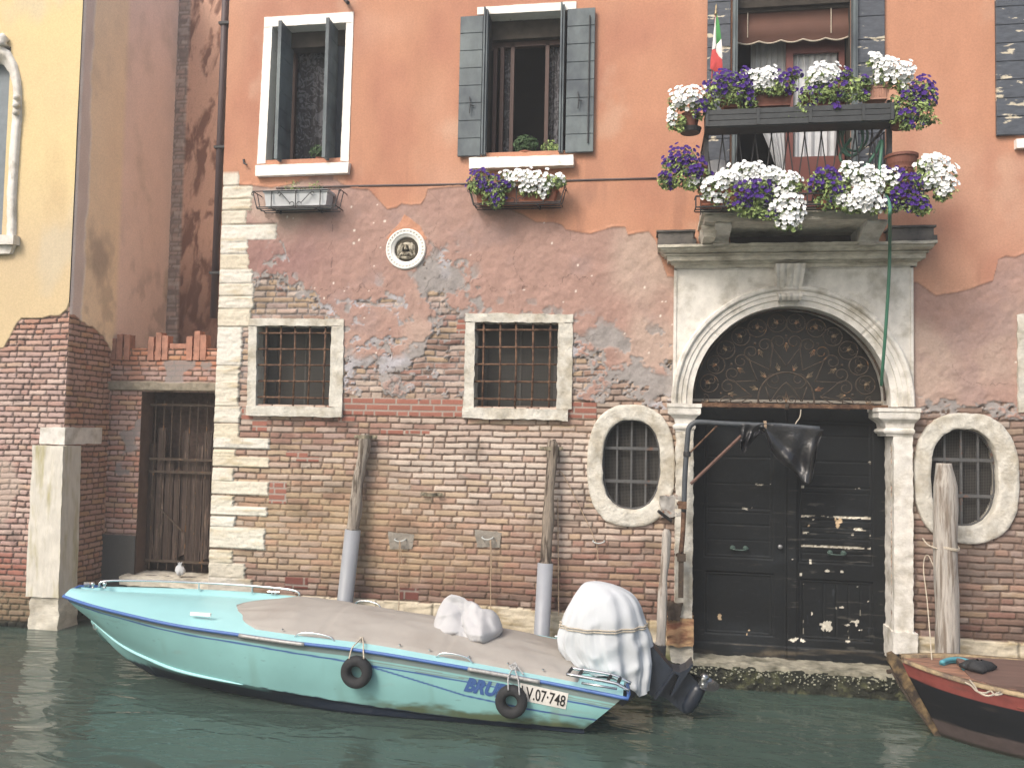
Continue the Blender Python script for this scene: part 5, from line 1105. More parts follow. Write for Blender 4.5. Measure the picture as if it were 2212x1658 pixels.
petunias('petunia_trough', 'long petunia trough whose white end cascades lowest below the balcony floor', 'potted flowers', GB,
    [(1500, 394, 16, 9, 'W', 8), (1540, 405, 28, 22, 'W', 26), (1575, 385, 34, 16, 'W', 26), (1615, 368, 42, 16, 'W', 36), (1655, 378, 36, 18, 'W', 26), (1625, 392, 34, 14, 'W', 14), (1550, 428, 20, 10, 'W', 8), (1610, 415, 30, 26, 'P', 26), (1640, 402, 28, 20, 'P', 16), (1600, 440, 30, 16, 'P', 16), (1640, 425, 26, 24, 'P', 16), (1700, 388, 26, 18, 'W', 18), (1690, 410, 26, 16, 'W', 16), (1700, 432, 34, 18, 'W', 28), (1706, 455, 34, 18, 'W', 28), (1700, 478, 26, 13, 'W', 16), (1665, 448, 12, 9, 'W', 6), (1665, 460, 14, 9, 'P', 7), (1630, 455, 30, 12, 'G', 0), (1718, 400, 18, 14, 'G', 0)], None, 8, (1576, 441), yl_, ex8)
def ex9(t): trough(t, 1765, 1965, 402, 441, yl_, M['terracotta'])
petunias('petunia_trough', 'long trough of white and purple petunias in the right half of the lower balcony tray', 'potted flowers', GB,
    [(1780, 378, 26, 18, 'P', 18), (1765, 395, 22, 18, 'P', 14), (1800, 405, 26, 26, 'P', 18), (1790, 430, 30, 16, 'G', 0), (1830, 358, 14, 9, 'W', 5), (1860, 375, 38, 18, 'W', 32), (1830, 430, 34, 16, 'W', 18), (1880, 402, 32, 20, 'W', 30), (1865, 425, 36, 22, 'W', 34), (1890, 440, 30, 16, 'W', 18), (1840, 446, 22, 10, 'W', 9), (1815, 398, 24, 22, 'G', 0), (1920, 385, 26, 22, 'W', 16), (1935, 375, 26, 14, 'P', 14), (1960, 395, 34, 20, 'P', 28), (1950, 420, 36, 20, 'P', 24), (1925, 445, 26, 12, 'P', 12), (1975, 440, 30, 16, 'P', 14), (1985, 425, 22, 14, 'G', 0), (1992, 450, 16, 12, 'P', 8)], None, 9, (1865, 441), yl_, ex9)
def ex10(t): c = Yp(2010, 400, yl_+.05); MB().lathe((c[0], yl_+.12, c[2]), [(.07, 0), (.10, .14), (.105, .15)], 18).build('pot', M['brown_pot'], t)
petunias('hanging_petunia', 'round bush of white petunias at the far right of the lower balcony tray', 'potted flowers', GB,
    [(2015, 355, 34, 22, 'W', 30), (2030, 375, 32, 24, 'W', 30), (2012, 390, 26, 18, 'W', 18), (2040, 398, 22, 20, 'W', 16), (2035, 415, 16, 14, 'W', 9), (1995, 345, 10, 8, 'W', 4), (2000, 375, 26, 30, 'G', 0)], None, 10, (2010, 400), yl_, ex10)
# big empty pot, chair, flag, hose
t = thing('terracotta_pot', 'large empty brown pot with moulded rim standing behind the right end of the balcony trough', 'pot', tuple(Yp(1953, 400, -.95)))
c = Yp(1955, 402, -.95); z0 = c[2]; zt = xz(1955, 328, -.95)[1]; h = zt-z0
MB().lathe((c[0], -.82, z0), [(.10, 0), (.125, h*.55), (.13, h*.56), (.13, h*.62), (.135, h*.68), (.14, h*.72), (.148, h*.9), (.16, h*.92), (.16, h), (.145, h), (.13, h*.8)], 28).build('pot', M['brown_pot'], t, smooth=False)
mb = MB(); mb.tube([(c[0]-.0+.02*math.cos(a), -.95, z0+h*.52+.02*math.sin(a)) for a in np.linspace(0, 6.28, 14)], .005, 5); mb.build('ring_handle', M['brown_pot'], t)
t = thing('plastic_chair', 'white plastic chair seen behind the left balcony railing', 'chair', tuple(Yp(1547, 400, -.5)))
xa = xz(1529, 370, -.6)[0]; xb = xz(1570, 370, -.6)[0]; zt = xz(1548, 346, -.6)[1]; zf = xz(1700, 448, -.8)[1]; cm = mat('white_plastic', A(214, 212, 210), .5)
G = []
for v in np.linspace(0, 1, 8):
    G.append([(xa+(xb-xa)*(.5+(u-.5)*(1-.25*(v > .85)*(v-.85)*3)), -.6+.05*(2*u-1)**2-.06*(1-v), zf+.42+(zt-zf-.42)*v) for u in np.linspace(0, 1, 9)])
mb = MB(); mb.surf(G); mb.surf(np.array(G)-np.array([0, .02, 0])); mb.build('backrest', cm, t, smooth=True)
mb = MB(); mb.box(xa, xb, -.6, -.22, zf+.40, zf+.43); mb.build('seat', cm, t)
for (x, y) in ((xa+.02, -.58), (xb-.02, -.58), (xa+.02, -.24), (xb-.02, -.24)): MB().tube([(x, y, zf+.005), (x, y, zf+.41)], .016, 6).build('leg', cm, t)
t = thing('italian_flag', 'small green, white and red flag on a red stick above the balcony', 'flag', tuple(Yp(1535, 225, -.92)))
ya = -.93; a = Yp(1534, 228, ya); b = Yp(1546, 34, ya); MB().tube([tuple(a), tuple(b)], .007, 8).build('flagstaff', mat('red_stick', A(176, 48, 52), .5), t)
d_ = (b-a)/np.linalg.norm(b-a); u_ = lambda k: tuple(b+d_*k)
MB().tube([u_(0), u_(.02), u_(.035), u_(.05), u_(.06), u_(.09), u_(.13)], [.010, .018, .010, .015, .007, .011, .001], 8).build('finial', mat('brass_spear', A(170, 150, 110), .4, .7), t, smooth=True)
def flagpoly(P, dy, name, m): 
    Pw = [Yp(x, y, ya-.01-dy[i]) for i, (x, y) in enumerate(P)]; c = np.mean(Pw, 0); V = [tuple(p) for p in Pw]+[tuple(c-np.array([0, .03, 0]))]; n = len(P); MB().add(V, [(i, (i+1) % n, n) for i in range(n)]).build(name, m, t, smooth=True)
mg, mw, mr = mat('flag_green', A(60, 150, 70), .8), mat('flag_white', A(236, 234, 232), .8), mat('flag_red', A(200, 52, 52), .8)
flagpoly([(1548, 30), (1553, 45), (1556, 65), (1558, 84), (1552, 92), (1547, 97), (1546, 60)], [0, .02, .03, .03, .0, .0, 0], 'green_stripe', mg)
flagpoly([(1558, 84), (1560, 105), (1560, 128), (1553, 122), (1547, 112), (1547, 97), (1552, 92)], [.03, .04, .04, .02, 0, 0, .0], 'white_stripe', mw)
flagpoly([(1546, 34), (1547, 97), (1545, 105), (1538, 108), (1541, 75)], [0, .01, .01, .0, 0], 'white_stripe', mw)
flagpoly([(1538, 107), (1545, 105), (1547, 112), (1553, 122), (1560, 128), (1561, 145), (1556, 162), (1547, 158), (1540, 152), (1534, 148), (1535, 128)], [0, 0, .01, .03, .04, .04, .03, .0, .03, 0, 0], 'red_stripe', mr)
mb = MB(); P = [Yp(x, y, yy) for x, y, yy in ((1838, 300, -.70), (1815, 340, -.78), (1850, 372, -.80), (1885, 340, -.80), (1905, 305, -.84), (1900, 380, -.9), (1921, 440, -1.12), (1922, 470, -1.12), (1922, 530, -.46), (1920, 600, -.42), (1914, 700, -.34), (1907, 790, -.2), (1904, 832, -.05))]
tag(mb.tube(catmull([tuple(p) for p in P], 8), .017, 10).build('garden_hose', mat('green_hose', A(58, 128, 100), .5, nscale=4, namt=.1), None, smooth=True), 'green hose hanging from the balcony over the arch to the fanlight', 'hose')
mb = MB()
for k, (rx, rz, cxp, cyp) in enumerate(((24, 40, 1838, 296), (20, 36, 1842, 300), (26, 34, 1846, 292))):
    cc = Yp(cxp, cyp, -.78+k*.03); s_ = 1/205; mb.tube([(cc[0]+rx*s_*math.cos(a), cc[1], cc[2]+rz*s_*math.sin(a)) for a in np.linspace(-.3, 2*math.pi-.3, 30)], .013, 6)
tag(mb.build('coiled_hose', mat('dull_green_hose', A(58, 112, 92), .5), None, smooth=True), 'coil of dull green hose hung inside the balcony railing', 'hose')
# ------------------------------------------------------------------ window boxes
def cradle(t, pl, pr, pt, pb, y, nm='iron_cradle'):
    xa = xz(pl, pb, y)[0]; xb = xz(pr, pb, y)[0]; zt = xz((pl+pr)/2, pt, y)[1]; zb = xz((pl+pr)/2, pb, y)[1]; mb = MB(); r = .0065; D = .2
    for yy in (y, y+D*.5, y+D): mb.tube([(xa+.06, yy, zb), (xb-.06, yy, zb)], r, 6)
    for z, e in ((zt, 0), (zb+.02, .05)): mb.tube([(xa+e, y, z), (xb-e, y, z), (xb-e, y+D+.06, z), (xa+e, y+D+.06, z), (xa+e, y, z)], r, 6)
    for x, s in ((xa, 1), (xb, -1)):
        mb.tube([(x, y+D*.6, zt), (x+s*.04, y+D*.6, zb+.03), (x+s*.09, y+D*.5, zb)], r, 6); mb.tube([(x, y, zt), (x+s*.06, y, zb)], r, 6)
        mb.tube([(x+.012*math.cos(a), y-.004, zt-.03+.018*math.sin(a)) for a in np.linspace(0, 5, 12)], .005, 5)
    L = xb-xa; z1, z0 = zt, zb
    for x in (xa+L*.22, xa+L*.5, xb-L*.22): mb.tube([(x, y-.004, z1), (x, y-.004, z0)], r, 6)
    for s in (-1, 1):
        xm = xa+L*.5
        mb.tube([(xm+s*L*.17, y-.006, z1-.03), (xm+s*.07, y-.006, z0+.06)]+[(xm+s*(.045+.028*math.cos(a)), y-.006, z0+.045+.028*math.sin(a)) for a in np.linspace(0, 4.8, 12)], .005, 5)
        mb.tube([(xm+s*(L*.19)+s*.02*math.cos(a), y-.006, z1-.04+.02*math.sin(a)) for a in np.linspace(0, 5, 12)], .005, 5)
    for px in (xa+L*.24, xa+L*.72): mb.box(px-.012, px+.012, -.06, -.045, z0, z1+.10); mb.box(px-.01, px+.01, y, -.045, z0-.012, z0)
    return mb.build(nm, M['iron'], t)
yb_ = -.27
t = thing('window_box', 'long grey plastic window box with a few sprigs in a scrolled iron cradle', 'window box', tuple(Yp(640, 450, yb_)))
trough(t, 570, 706, 410, 444, yb_+.02, mat('pale_grey_planter', A(196, 200, 202), .6, nscale=6, namt=.1), 0, .2); cradle(t, 545, 733, 411, 449, yb_)
rng = random.Random(3); mb = MB(); c1 = Yp(630, 400, -.17); c2 = Yp(682, 402, -.17)
for c in (c1, c2): mb = MB(); leaves(mb, (c[0], c[1], c[2]+.0), (.10, .05, .07), 40, rng, .016); mb.tube([(c[0], c[1], c[2]-.06), (c[0]+.02, c[1], c[2]+.07)], .004, 4); mb.build('sprig', M['leaf'], t)
mb = MB()
c3 = Yp(655, 408, -.17); leaves(mb, tuple(c3), (.25, .06, .02), 40, rng, .016); mb.build('ground_leaves', M['leaf'], t)
yb2 = -.27
def ex11(t): trough(t, 1027, 1200, 402, 436, yb2+.03, M['terracotta'], 0, .2); cradle(t, 1012, 1220, 404, 441, yb2)
petunias('window_box', 'terracotta window box with purple petunias on the left and white ones on the right', 'window box', None,
    [(1040, 388, 28, 20, 'P', 24), (1065, 400, 30, 22, 'P', 24), (1025, 400, 14, 14, 'P', 8), (1076, 428, 16, 18, 'P', 12), (1095, 398, 16, 14, 'P', 7), (1092, 378, 14, 10, 'W', 6), (1128, 385, 34, 18, 'W', 30), (1165, 392, 34, 20, 'W', 32), (1140, 405, 22, 12, 'W', 10), (1175, 412, 16, 12, 'W', 7), (1210, 386, 13, 12, 'W', 8), (1198, 392, 20, 14, 'G', 0), (1070, 420, 24, 20, 'G', 0)], None, 11, (1115, 441), yb2, ex11)
mb = MB(); a = Yp(597, 407, -.04); b = Yp(1418, 386, -.04); P = [tuple(a+(b-a)*k+np.array([0, 0, .006*math.sin(k*9)])) for k in np.linspace(0, 1, 14)]
mb.tube(P, .013, 8); o = mb.build('wall_conduit', mat('dark_conduit', A(96, 80, 78), .6), house, smooth=True)
for (pl, pr, pt, pb, lab) in ((1420, 1504, 497, 527, 'weathered dark slab trough with patches on the left end of the portal cornice'), (1925, 2024, 487, 520, 'blackish slab trough in shade on the right end of the portal cornice')):
    y = -.30; xa = xz(pl, pb, y)[0]; xb = xz(pr, pb, y)[0]; zt = xz((pl+pr)/2, pt, y)[1]; zb = xz(1700, 523.5, -.36)[1]+.006; zm = zb+(zt-zb)*.36
    t = thing('cornice_trough', lab, 'planter', ((xa+xb)/2, y, zb)); m = mat('weathered_slab', A(118, 112, 106), .85, nscale=8, namt=.3, bump=.4, col2=A(74, 72, 70), mscale=4, thr=(.42, .55))
    mb = MB(); mb.rough_hexa([(xa+.01, zt-.02), (xb-.03, zt-.02), (xb-.03, zm), (xa+.01, zm)], y, y+.24, .03, .004, 12, pl); mb.rough_hexa([(xa-.01, zt), (xb-.01, zt), (xb-.01, zt-.02), (xa-.01, zt-.02)], y-.02, y+.26, .03, .003, 12, pl); mb.build('planter', m, t, smooth=True)
    mb = MB(); mb.rough_hexa([(xa+.0, zm), (xb, zm), (xb, zb), (xa, zb)], y-.02, y+.24, .03, .004, 12, pl+3); mb.build('plinth', m, t, smooth=True)
# iron hooks on the plaster
for (px, py) in ((533, 352),):
    p = Yp(px, py, -.03); mb = MB(); mb.tube([tuple(p+np.array(q)) for q in ((-.03, .03, .05), (-.03, -.03, .03), (-.01, -.05, -.02), (.03, -.05, -.04))], .011, 6); mb.build('shutter_catch', M['iron'], house)
p = Yp(757, 10, -.06); mb = MB(); mb.tube([(p[0]-.12, -.0, p[2]+.13), (p[0], -.14, p[2]-.02)], .022, 8); mb.build('iron_stub', M['iron'], house)
# ------------------------------------------------------------------ mooring poles
def pole(top, bot, r0, r1, y0, y1, zs, label, m, sleeve=None, cone=False, kin=0, collar=True):
    a = Yp(*top, y0); b = Yp(*bot, y1); d = b-a; b2 = a+d*(a[2]+1.5)/(a[2]-b[2])
    t = thing('mooring_pole', label, 'pole', (b2[0], b2[1], -1.5), 'mooring poles along the facade')
    def at(k): return a+(b2-a)*k
    n = 130; ks = np.linspace(0, 1, n); kv = (a[2]-zs)/(a[2]+1.5) if zs is not None else 1.0
    P = []; rr = []
    for k in ks:
        if k > kv: break
        q = at(k); q = q+np.array([.006*math.sin(k*23+kin)+kin*.014*math.sin(k*9+kin)+kin*.006*math.sin(k*37), 0, 0]); P.append(tuple(q)); r = r0+(r1-r0)*min(1, k*1.3)
        if cone: r = r0+(r1-r0)*min(1, k/.06)
        else: r *= (1-.35*max(0, 1-k/.012))*(1+.09*math.sin(k*31+kin)+.05*math.sin(k*67))
        rr.append(r)
    q = at(kv); P.append(tuple(q)); rr.append(r1)
    mb = MB(); mb.tube(P, rr, 30); V = mb.v[0]; V += .006*np.stack([vn3(V[:, 0]*34, V[:, 1]*34, V[:, 2]*4, s)+vn3(V[:, 0]*12, V[:, 1]*12, V[:, 2]*1.6, s+9) for s in (1, 2, 3)], -1); mb.build('timber', m, t, smooth=True)
    if sleeve is not None:
        mb = MB(); q0 = at(kv); mb.tube([tuple(q0), tuple(at(1))], [r1*1.12, r1*1.14], 24); mb.build('sleeve', sleeve, t, smooth=False if 0 else True)
    return t, at
tA, atA = pole((785, 937), (745, 1300), .062, .082, -.10, -.22, xz(761, 1144, -.18)[1], 'leaning mooring pole with grey plastic sleeve, left of the two sleeved poles', M['grey_wood'], M['plastic_grey'], kin=1.2)
tB, atB = pole((1192, 948), (1170, 1372), .055, .078, -.12, -.30, xz(1177, 1216, -.25)[1], 'mooring pole with pale sleeve beside the oval window, right of the two sleeved poles', mat('dark_grey_wood', A(156, 142, 126), .85, nscale=10, namt=.28, bump=1, bscale=20, bdist=.02, stretch=(6, 6, .6), col2=A(84, 72, 62), mscale=4, thr=(.5, .6), spec=.2), mat('steel_grey_sleeve', A(156, 160, 168), .45, nscale=3, namt=.08, bump=.1, bscale=6), kin=.6)
pole((1440, 1142), (1425, 1397), .048, .060, -.35, -.42, xz(1426, 1392, -.42)[1], 'short thin pale mooring pole with black foot left of the water door', M['pale_wood'], M['rubber'])
tD, atD = pole((2039, 1000), (2048, 1431), .072, .112, -.45, -.50, None, 'thick pale mooring pole with tapered head in front of the right oval window', M['pale_wood'], None, cone=True)
p = atD(.44*1.0); V = []; q = Yp(2043, 1183, -.46); mb = MB()
for k in range(3): mb.tube([(q[0]+.12*math.cos(a), -.46+.12*math.sin(a), q[2]+.008*k+.012*math.sin(a*2)) for a in np.linspace(0, 6.28, 24)], .007, 5)
mb.tube(catmull([(q[0]-.10, -.54, q[2]), (q[0]-.18, -.5, q[2]+.03), (q[0]-.22, -.46, q[2]+.09)], 4), .007, 5); mb.build('rope_wrap', M['rope'], tD)
def collar(c, rad, w, name, parent, m):
    mb = MB(); G = []
    for a in np.linspace(math.pi, 2*math.pi, 20): G.append([(c[0]+(rad+e)*math.cos(a), c[1]+(rad+e)*math.sin(a), c[2]+z) for e, z in ((0, -w), (.006, -w), (.006, w), (0, w))])
    mb.surf(G, closed_v=True); 
    for s in (-1, 1): mb.box(c[0]+s*rad-(.07 if s < 0 else 0), c[0]+s*rad+(.07 if s > 0 else 0), c[1]-.002, c[1]+.006, c[2]-w, c[2]+w); mb.tube([(c[0]+s*rad, c[1], c[2]), (c[0]+s*rad, .0, c[2])], .012, 6); mb.lathe((c[0]+s*(rad+.045), c[1]-.006, c[2]), [(.014, .0), (.014, -.01), (.001, -.012)], 8, ax='y')
    return mb.build(name, m, parent)
bm = mat('dull_steel_band', A(150, 140, 118), .45, .6, nscale=20, namt=.2)
c = Yp(790, 943, -.10); collar((c[0], -.10, c[2]), .072, .022, 'collar', tA, bm)
c = Yp(1191, 968, -.12); collar((c[0], -.12, c[2]), .065, .020, 'collar', tB, bm)
c = Yp(940, 1067, -.06); collar((c[0]-.04, -.07, c[2]), .06, .02, 'empty_collar', house, bm)
# mooring rings with cords
def ring(px, py, w, cord, label, grp='mooring rings with thin ropes on the brick wall', patch=True):
    p = Yp(px, py, -.05); t = thing('mooring_ring', label, 'mooring ring', (p[0], -.02, p[2]), grp)
    if patch: MB().rough_hexa([(p[0]-.16, p[2]+.09), (p[0]+.16, p[2]+.07), (p[0]+.14, p[2]-.10), (p[0]-.13, p[2]-.11)], -.024, .0, .02, .008, 18, int(px)).build('cement_patch', mat('grey_cement_patch', A(150, 142, 130), .9, nscale=14, namt=.2, bump=.6), t, smooth=True)
    mb = MB(); mb.tube(catmull([(p[0]-w, -.01, p[2]+.012), (p[0]-w, -.07, p[2]+.005), (p[0], -.085, p[2]-.012), (p[0]+w, -.07, p[2]+.005), (p[0]+w, -.01, p[2]+.012)], 5), .008, 6)
    mb.build('iron_loop', mat('white_flaked_iron', A(196, 200, 196), .6, nscale=30, namt=.2), t, smooth=True)
    for c in cord: MB().tube(catmull([tuple(Yp(a, b, y)) for a, b, y in c], 5), .0055, 6).build('cord', M['tan_rope'], t)
ring(864, 1166, .06, [[(863, 1168, -.09), (862, 1230, -.1), (862, 1290, -.12), (861, 1330, -.2)], [(864, 1168, -.09), (866, 1190, -.1), (868, 1218, -.1)]], 'left mooring ring between the two sleeved poles, on a grey cement patch')
ring(1053, 1162, .06, [[(1059, 1165, -.09), (1060, 1230, -.1), (1060, 1270, -.12), (1060, 1335, -.2)], [(1060, 1165, -.09), (1062, 1215, -.1), (1059, 1265, -.1)]], 'right mooring ring between the two sleeved poles, its cord falling behind the bundle')
ring(1293, 1170, .06, [[(1204, 1022, -.08), (1215, 1022, -.07), (1245, 1080, -.06), (1283, 1160, -.08), (1290, 1185, -.08), (1292, 1212, -.08)], [(1205, 1075, -.1), (1206, 1200, -.12), (1207, 1330, -.2)]], 'greenish mooring ring under the left oval window with slanting cord to the pole', patch=False)
t = thing('mooring_rope', 'thin pale rope hanging from the thick pole to the wooden boat', 'rope', tuple(Yp(2000, 1205, -.1)))  # mooring rope slung between the thick pole and the boat
MB().tube(catmull([tuple(Yp(a, b, y)) for a, b, y in ((2018, 1225, -.3), (2006, 1200, -.12), (1998, 1203, -.06), (1995, 1230, -.2), (2003, 1300, -.45), (2013, 1425, -1.0))], 5), .0055, 6).build('cord', M['rope'], t)
# ------------------------------------------------------------------ iron davit with wrapped end
def davit():
    ya = -.28; t = thing('swing_davit', 'rusty bent iron pipe arm with two struts swung across the black door', 'davit', tuple(Yp(1475, 1250, ya)))
    pts = [(1477, 1105), (1480, 1020), (1485, 950), (1488, 925), (1497, 915), (1510, 911), (1560, 914), (1645, 918), (1700, 920), (1770, 926)]
    MB().tube(catmull([tuple(Yp(a, b, ya)) for a, b in pts], 5), .028, 12).build('pipe_arm', mat('dark_pipe_paint', A(74, 80, 86), .55, nscale=20, namt=.2, bump=.2), t, smooth=True)
    MB().tube(catmull([tuple(Yp(a, b, ya)) for a, b in ((1471, 1195), (1475, 1150), (1477, 1100))], 5), .026, 12).build('lower_pipe', M['rust'], t, smooth=True)
    a = Yp(1471, 1188, ya); b = Yp(1474, 1290, ya); MB().box(a[0]-.025, a[0]+.03, ya-.02, ya+.02, b[2], a[2]).build('mounting_bar', M['rust_dark'], t)
    MB().tube([tuple(Yp(1492, 1045, ya)), tuple(Yp(1602, 940, ya))], .019, 6).build('strut', mat('brown_rust_strut', A(110, 78, 66), .8, nscale=20, namt=.3, bump=.3), t)
    MB().tube([tuple(Yp(1490, 978, ya)), tuple(Yp(1550, 918, ya))], .010, 6).build('strut', M['rust'], t)
    c = Yp(1484, 980, ya); MB().lathe((c[0], ya, c[2]-.03), [(.036, 0), (.04, .01), (.04, .05), (.036, .06)], 12).build('pipe_joint', M['iron'], t)
    for (px, py, l, m) in ((1474, 1090, .25, M['rust']), (1472, 1203, .26, M['rust_dark'])):
        c = Yp(px, py, ya); mb = MB(); mb.box(c[0]-.045, c[0]+.045, ya-.035, ya+.03, c[2]-.04, c[2]+.04); mb.tube([(c[0], ya, c[2]), (c[0]-.05, -.05, c[2])], .02, 8); mb.build('wall_bracket', m, t)
    a = Yp(1422, 1103, -.2); b = Yp(1450, 1125, -.1); MB().tube([tuple(a), tuple(b)], .018, 6).build('hinge_pin', M['iron'], t)
    c = Yp(1450, 1092, -.1); mb = MB(); mb.rough_hexa([(c[0]-.12, c[2]+.1), (c[0]+.1, c[2]+.12), (c[0]+.14, c[2]-.1), (c[0]-.12, c[2]-.14)], -.11, .0, .02, .02, 14, 5); mb.build('cement_pad', mat('grey_mortar_pad', A(168, 164, 158), .9, bump=.6, col2=A(150, 104, 78), mscale=9, thr=(.5, .6)), t, smooth=True)
    c = Yp(1456, 1320, -.14); mb = MB(); mb.rough_hexa([(c[0]-.09, c[2]+.09), (c[0]+.08, c[2]+.10), (c[0]+.06, c[2]-.08), (c[0]-.06, c[2]-.1)], -.18, -.10, .02, .02, 14, 7); mb.build('rusted_hinge', M['rust_dark'], t, smooth=True)
    # plastic sheet
    rows = []; top = [(1600, 918), (1612, 916), (1630, 918), (1648, 915), (1665, 917), (1700, 921), (1740, 925), (1779, 928)]
    bot = [(1598, 965), (1607, 978), (1622, 955), (1648, 948), (1668, 985), (1712, 1025), (1750, 1043), (1776, 935)]
    bot = [(1599, 966), (1608, 978), (1628, 950), (1650, 938), (1672, 985), (1715, 1020), (1750, 1043), (1768, 960)]
    n = 90; G = []; T = catmull([np.array(p, float) for p in top], 13); B = catmull([np.array(p, float) for p in bot], 13); n = len(T)
    def pt(i, v, side):
        p = T[i]*(1-v)+B[i]*v; u = i/(n-1); y = ya+side*(.035*(1-v)+.012)*(1 if v < .9 else .6)+(.05*math.sin(u*38+v*5)*v*(.6+.4*math.sin(u*9))+.03*math.sin(u*17-v*9)*v)*1.0
        q = Yp(p[0], p[1], y); return tuple(q)
    G = [[pt(i, v, -1) for v in np.linspace(-.02, 1, 26)]+[pt(i, v, 1) for v in np.linspace(1, -.02, 26)] for i in range(n)]
    b = MB().surf(G, closed_v=True).build('plastic_sheet', mat('shiny_black_plastic', (.016, .016, .018), .28, nscale=10, namt=.2, bump=.6, bscale=9, bdist=.03, spec=.55), None, smooth=True)
    tag(b, 'crumpled shiny black plastic sheet tied over the end of the iron arm', 'plastic sheet')
    c = Yp(1650, 917, ya); mb = MB()
    for k in range(3): mb.tube([(c[0]+.01*k, ya+.045*math.cos(a), c[2]-.01+.05*math.sin(a)) for a in np.linspace(0, 6.28, 16)], .005, 5)
    mb.build('tie_cord', M['tan_rope'], t)
    tag(MB().tube(catmull([tuple(Yp(a, b, -.05)) for a, b in ((1730, 884), (1728, 900), (1720, 912), (1716, 922))], 5), .006, 6).build('short_cord', M['rope'], None), 'short pale cord hanging from the fanlight bar above the black sheet', 'rope')
davit()
# ------------------------------------------------------------------ turquoise motorboat
TQ = A(132, 192, 190, .86); TQD = A(158, 222, 226, .88); BLUE = A(62, 110, 184); NAVY = A(36, 50, 72)
NS = [(-.20, -2.0, .42), (-.98, -1.88, .48), (-1.98, -1.90, .59), (-2.79, -1.90, .66), (-3.29, -1.92, .69), (-3.88, -1.85, .71), (-4.62, -1.79, .75), (-5.24, -1.68, .80), (-5.75, -1.52, .83), (-6.20, -1.33, .86)]
FS = [(-.20, -.50, .47), (-.92, -.47, .50), (-1.33, -.52, .56), (-2.27, -.54, .67), (-2.92, -.45, .71), (-3.83, -.35, .76), (-4.98, -.44, .81), (-5.62, -.66, .845), (-6.29, -.95, .88)]
nY, nZ = spl(*zip(*[(a, b) for a, b, c in NS])), spl(*zip(*[(a, c) for a, b, c in NS]))
fY, fZ = spl(*zip(*[(a, b) for a, b, c in FS])), spl(*zip(*[(a, c) for a, b, c in FS]))
CH = [(-.55, -1.84, .05), (-1.87, -1.83, .07), (-3.33, -1.80, .155), (-3.92, -1.74, .19), (-4.26, -1.68, .205), (-4.8, -1.55, .24), (-5.14, -1.42, .28), (-5.47, -1.31, .345), (-5.75, -1.21, .44), (-6.02, -1.13, .57)]
cY, cZ = spl(*zip(*[(a, b) for a, b, c in CH])), spl(*zip(*[(a, c) for a, b, c in CH]))
WL = [(-.53, -1.82), (-1.9, -1.78), (-3.04, -1.74), (-3.8, -1.56), (-4.12, -1.47), (-4.78, -1.24), (-5.23, -1.10), (-5.6, -1.10), (-6.02, -1.12)]
wY = spl(*zip(*WL)); KZ = spl([-.5, -2, -3.5, -4.5, -4.85, -5.21, -5.45, -5.7, -5.9, -6.05], [-.2, -.25, -.25, -.18, -.10, .0, .10, .25, .42, .56])
XA, XB = -.20, -6.20
def sideY(X, z):
    t = np.clip((nZ(X)-z)/(nZ(X)-cZ(np.maximum(X, -6.02))), 0, 1.05); return nY(X)+(cY(np.maximum(X, -6.02))-nY(X))*t-.02*np.sin(np.clip(t, 0, 1)*math.pi)
def sideYx(X, z):                                         # exact height-field of the sheared hull side
    s = (XA-X)/(XA-XB); t = .3
    for _ in range(12):
        s = min(1, max(0, s)); sx = XA+(XB-XA)*s; cx = -.55+(-6.02+.55)*s; zs = float(nZ(sx))-.015; t = min(1, max(0, (zs-z)/(zs-float(cZ(cx)))))
        s += ((sx*(1-t)+cx*t)-X)/6.0
    return float(nY(sx))*(1-t)+float(cY(cx))*t-.02*math.sin(t*math.pi)
def onhull(px, py, off=.004):
    y = -1.86
    for _ in range(6): p = Yp(px, py, y); y = sideYx(p[0], p[2])-off
    return Yp(px, py, y)
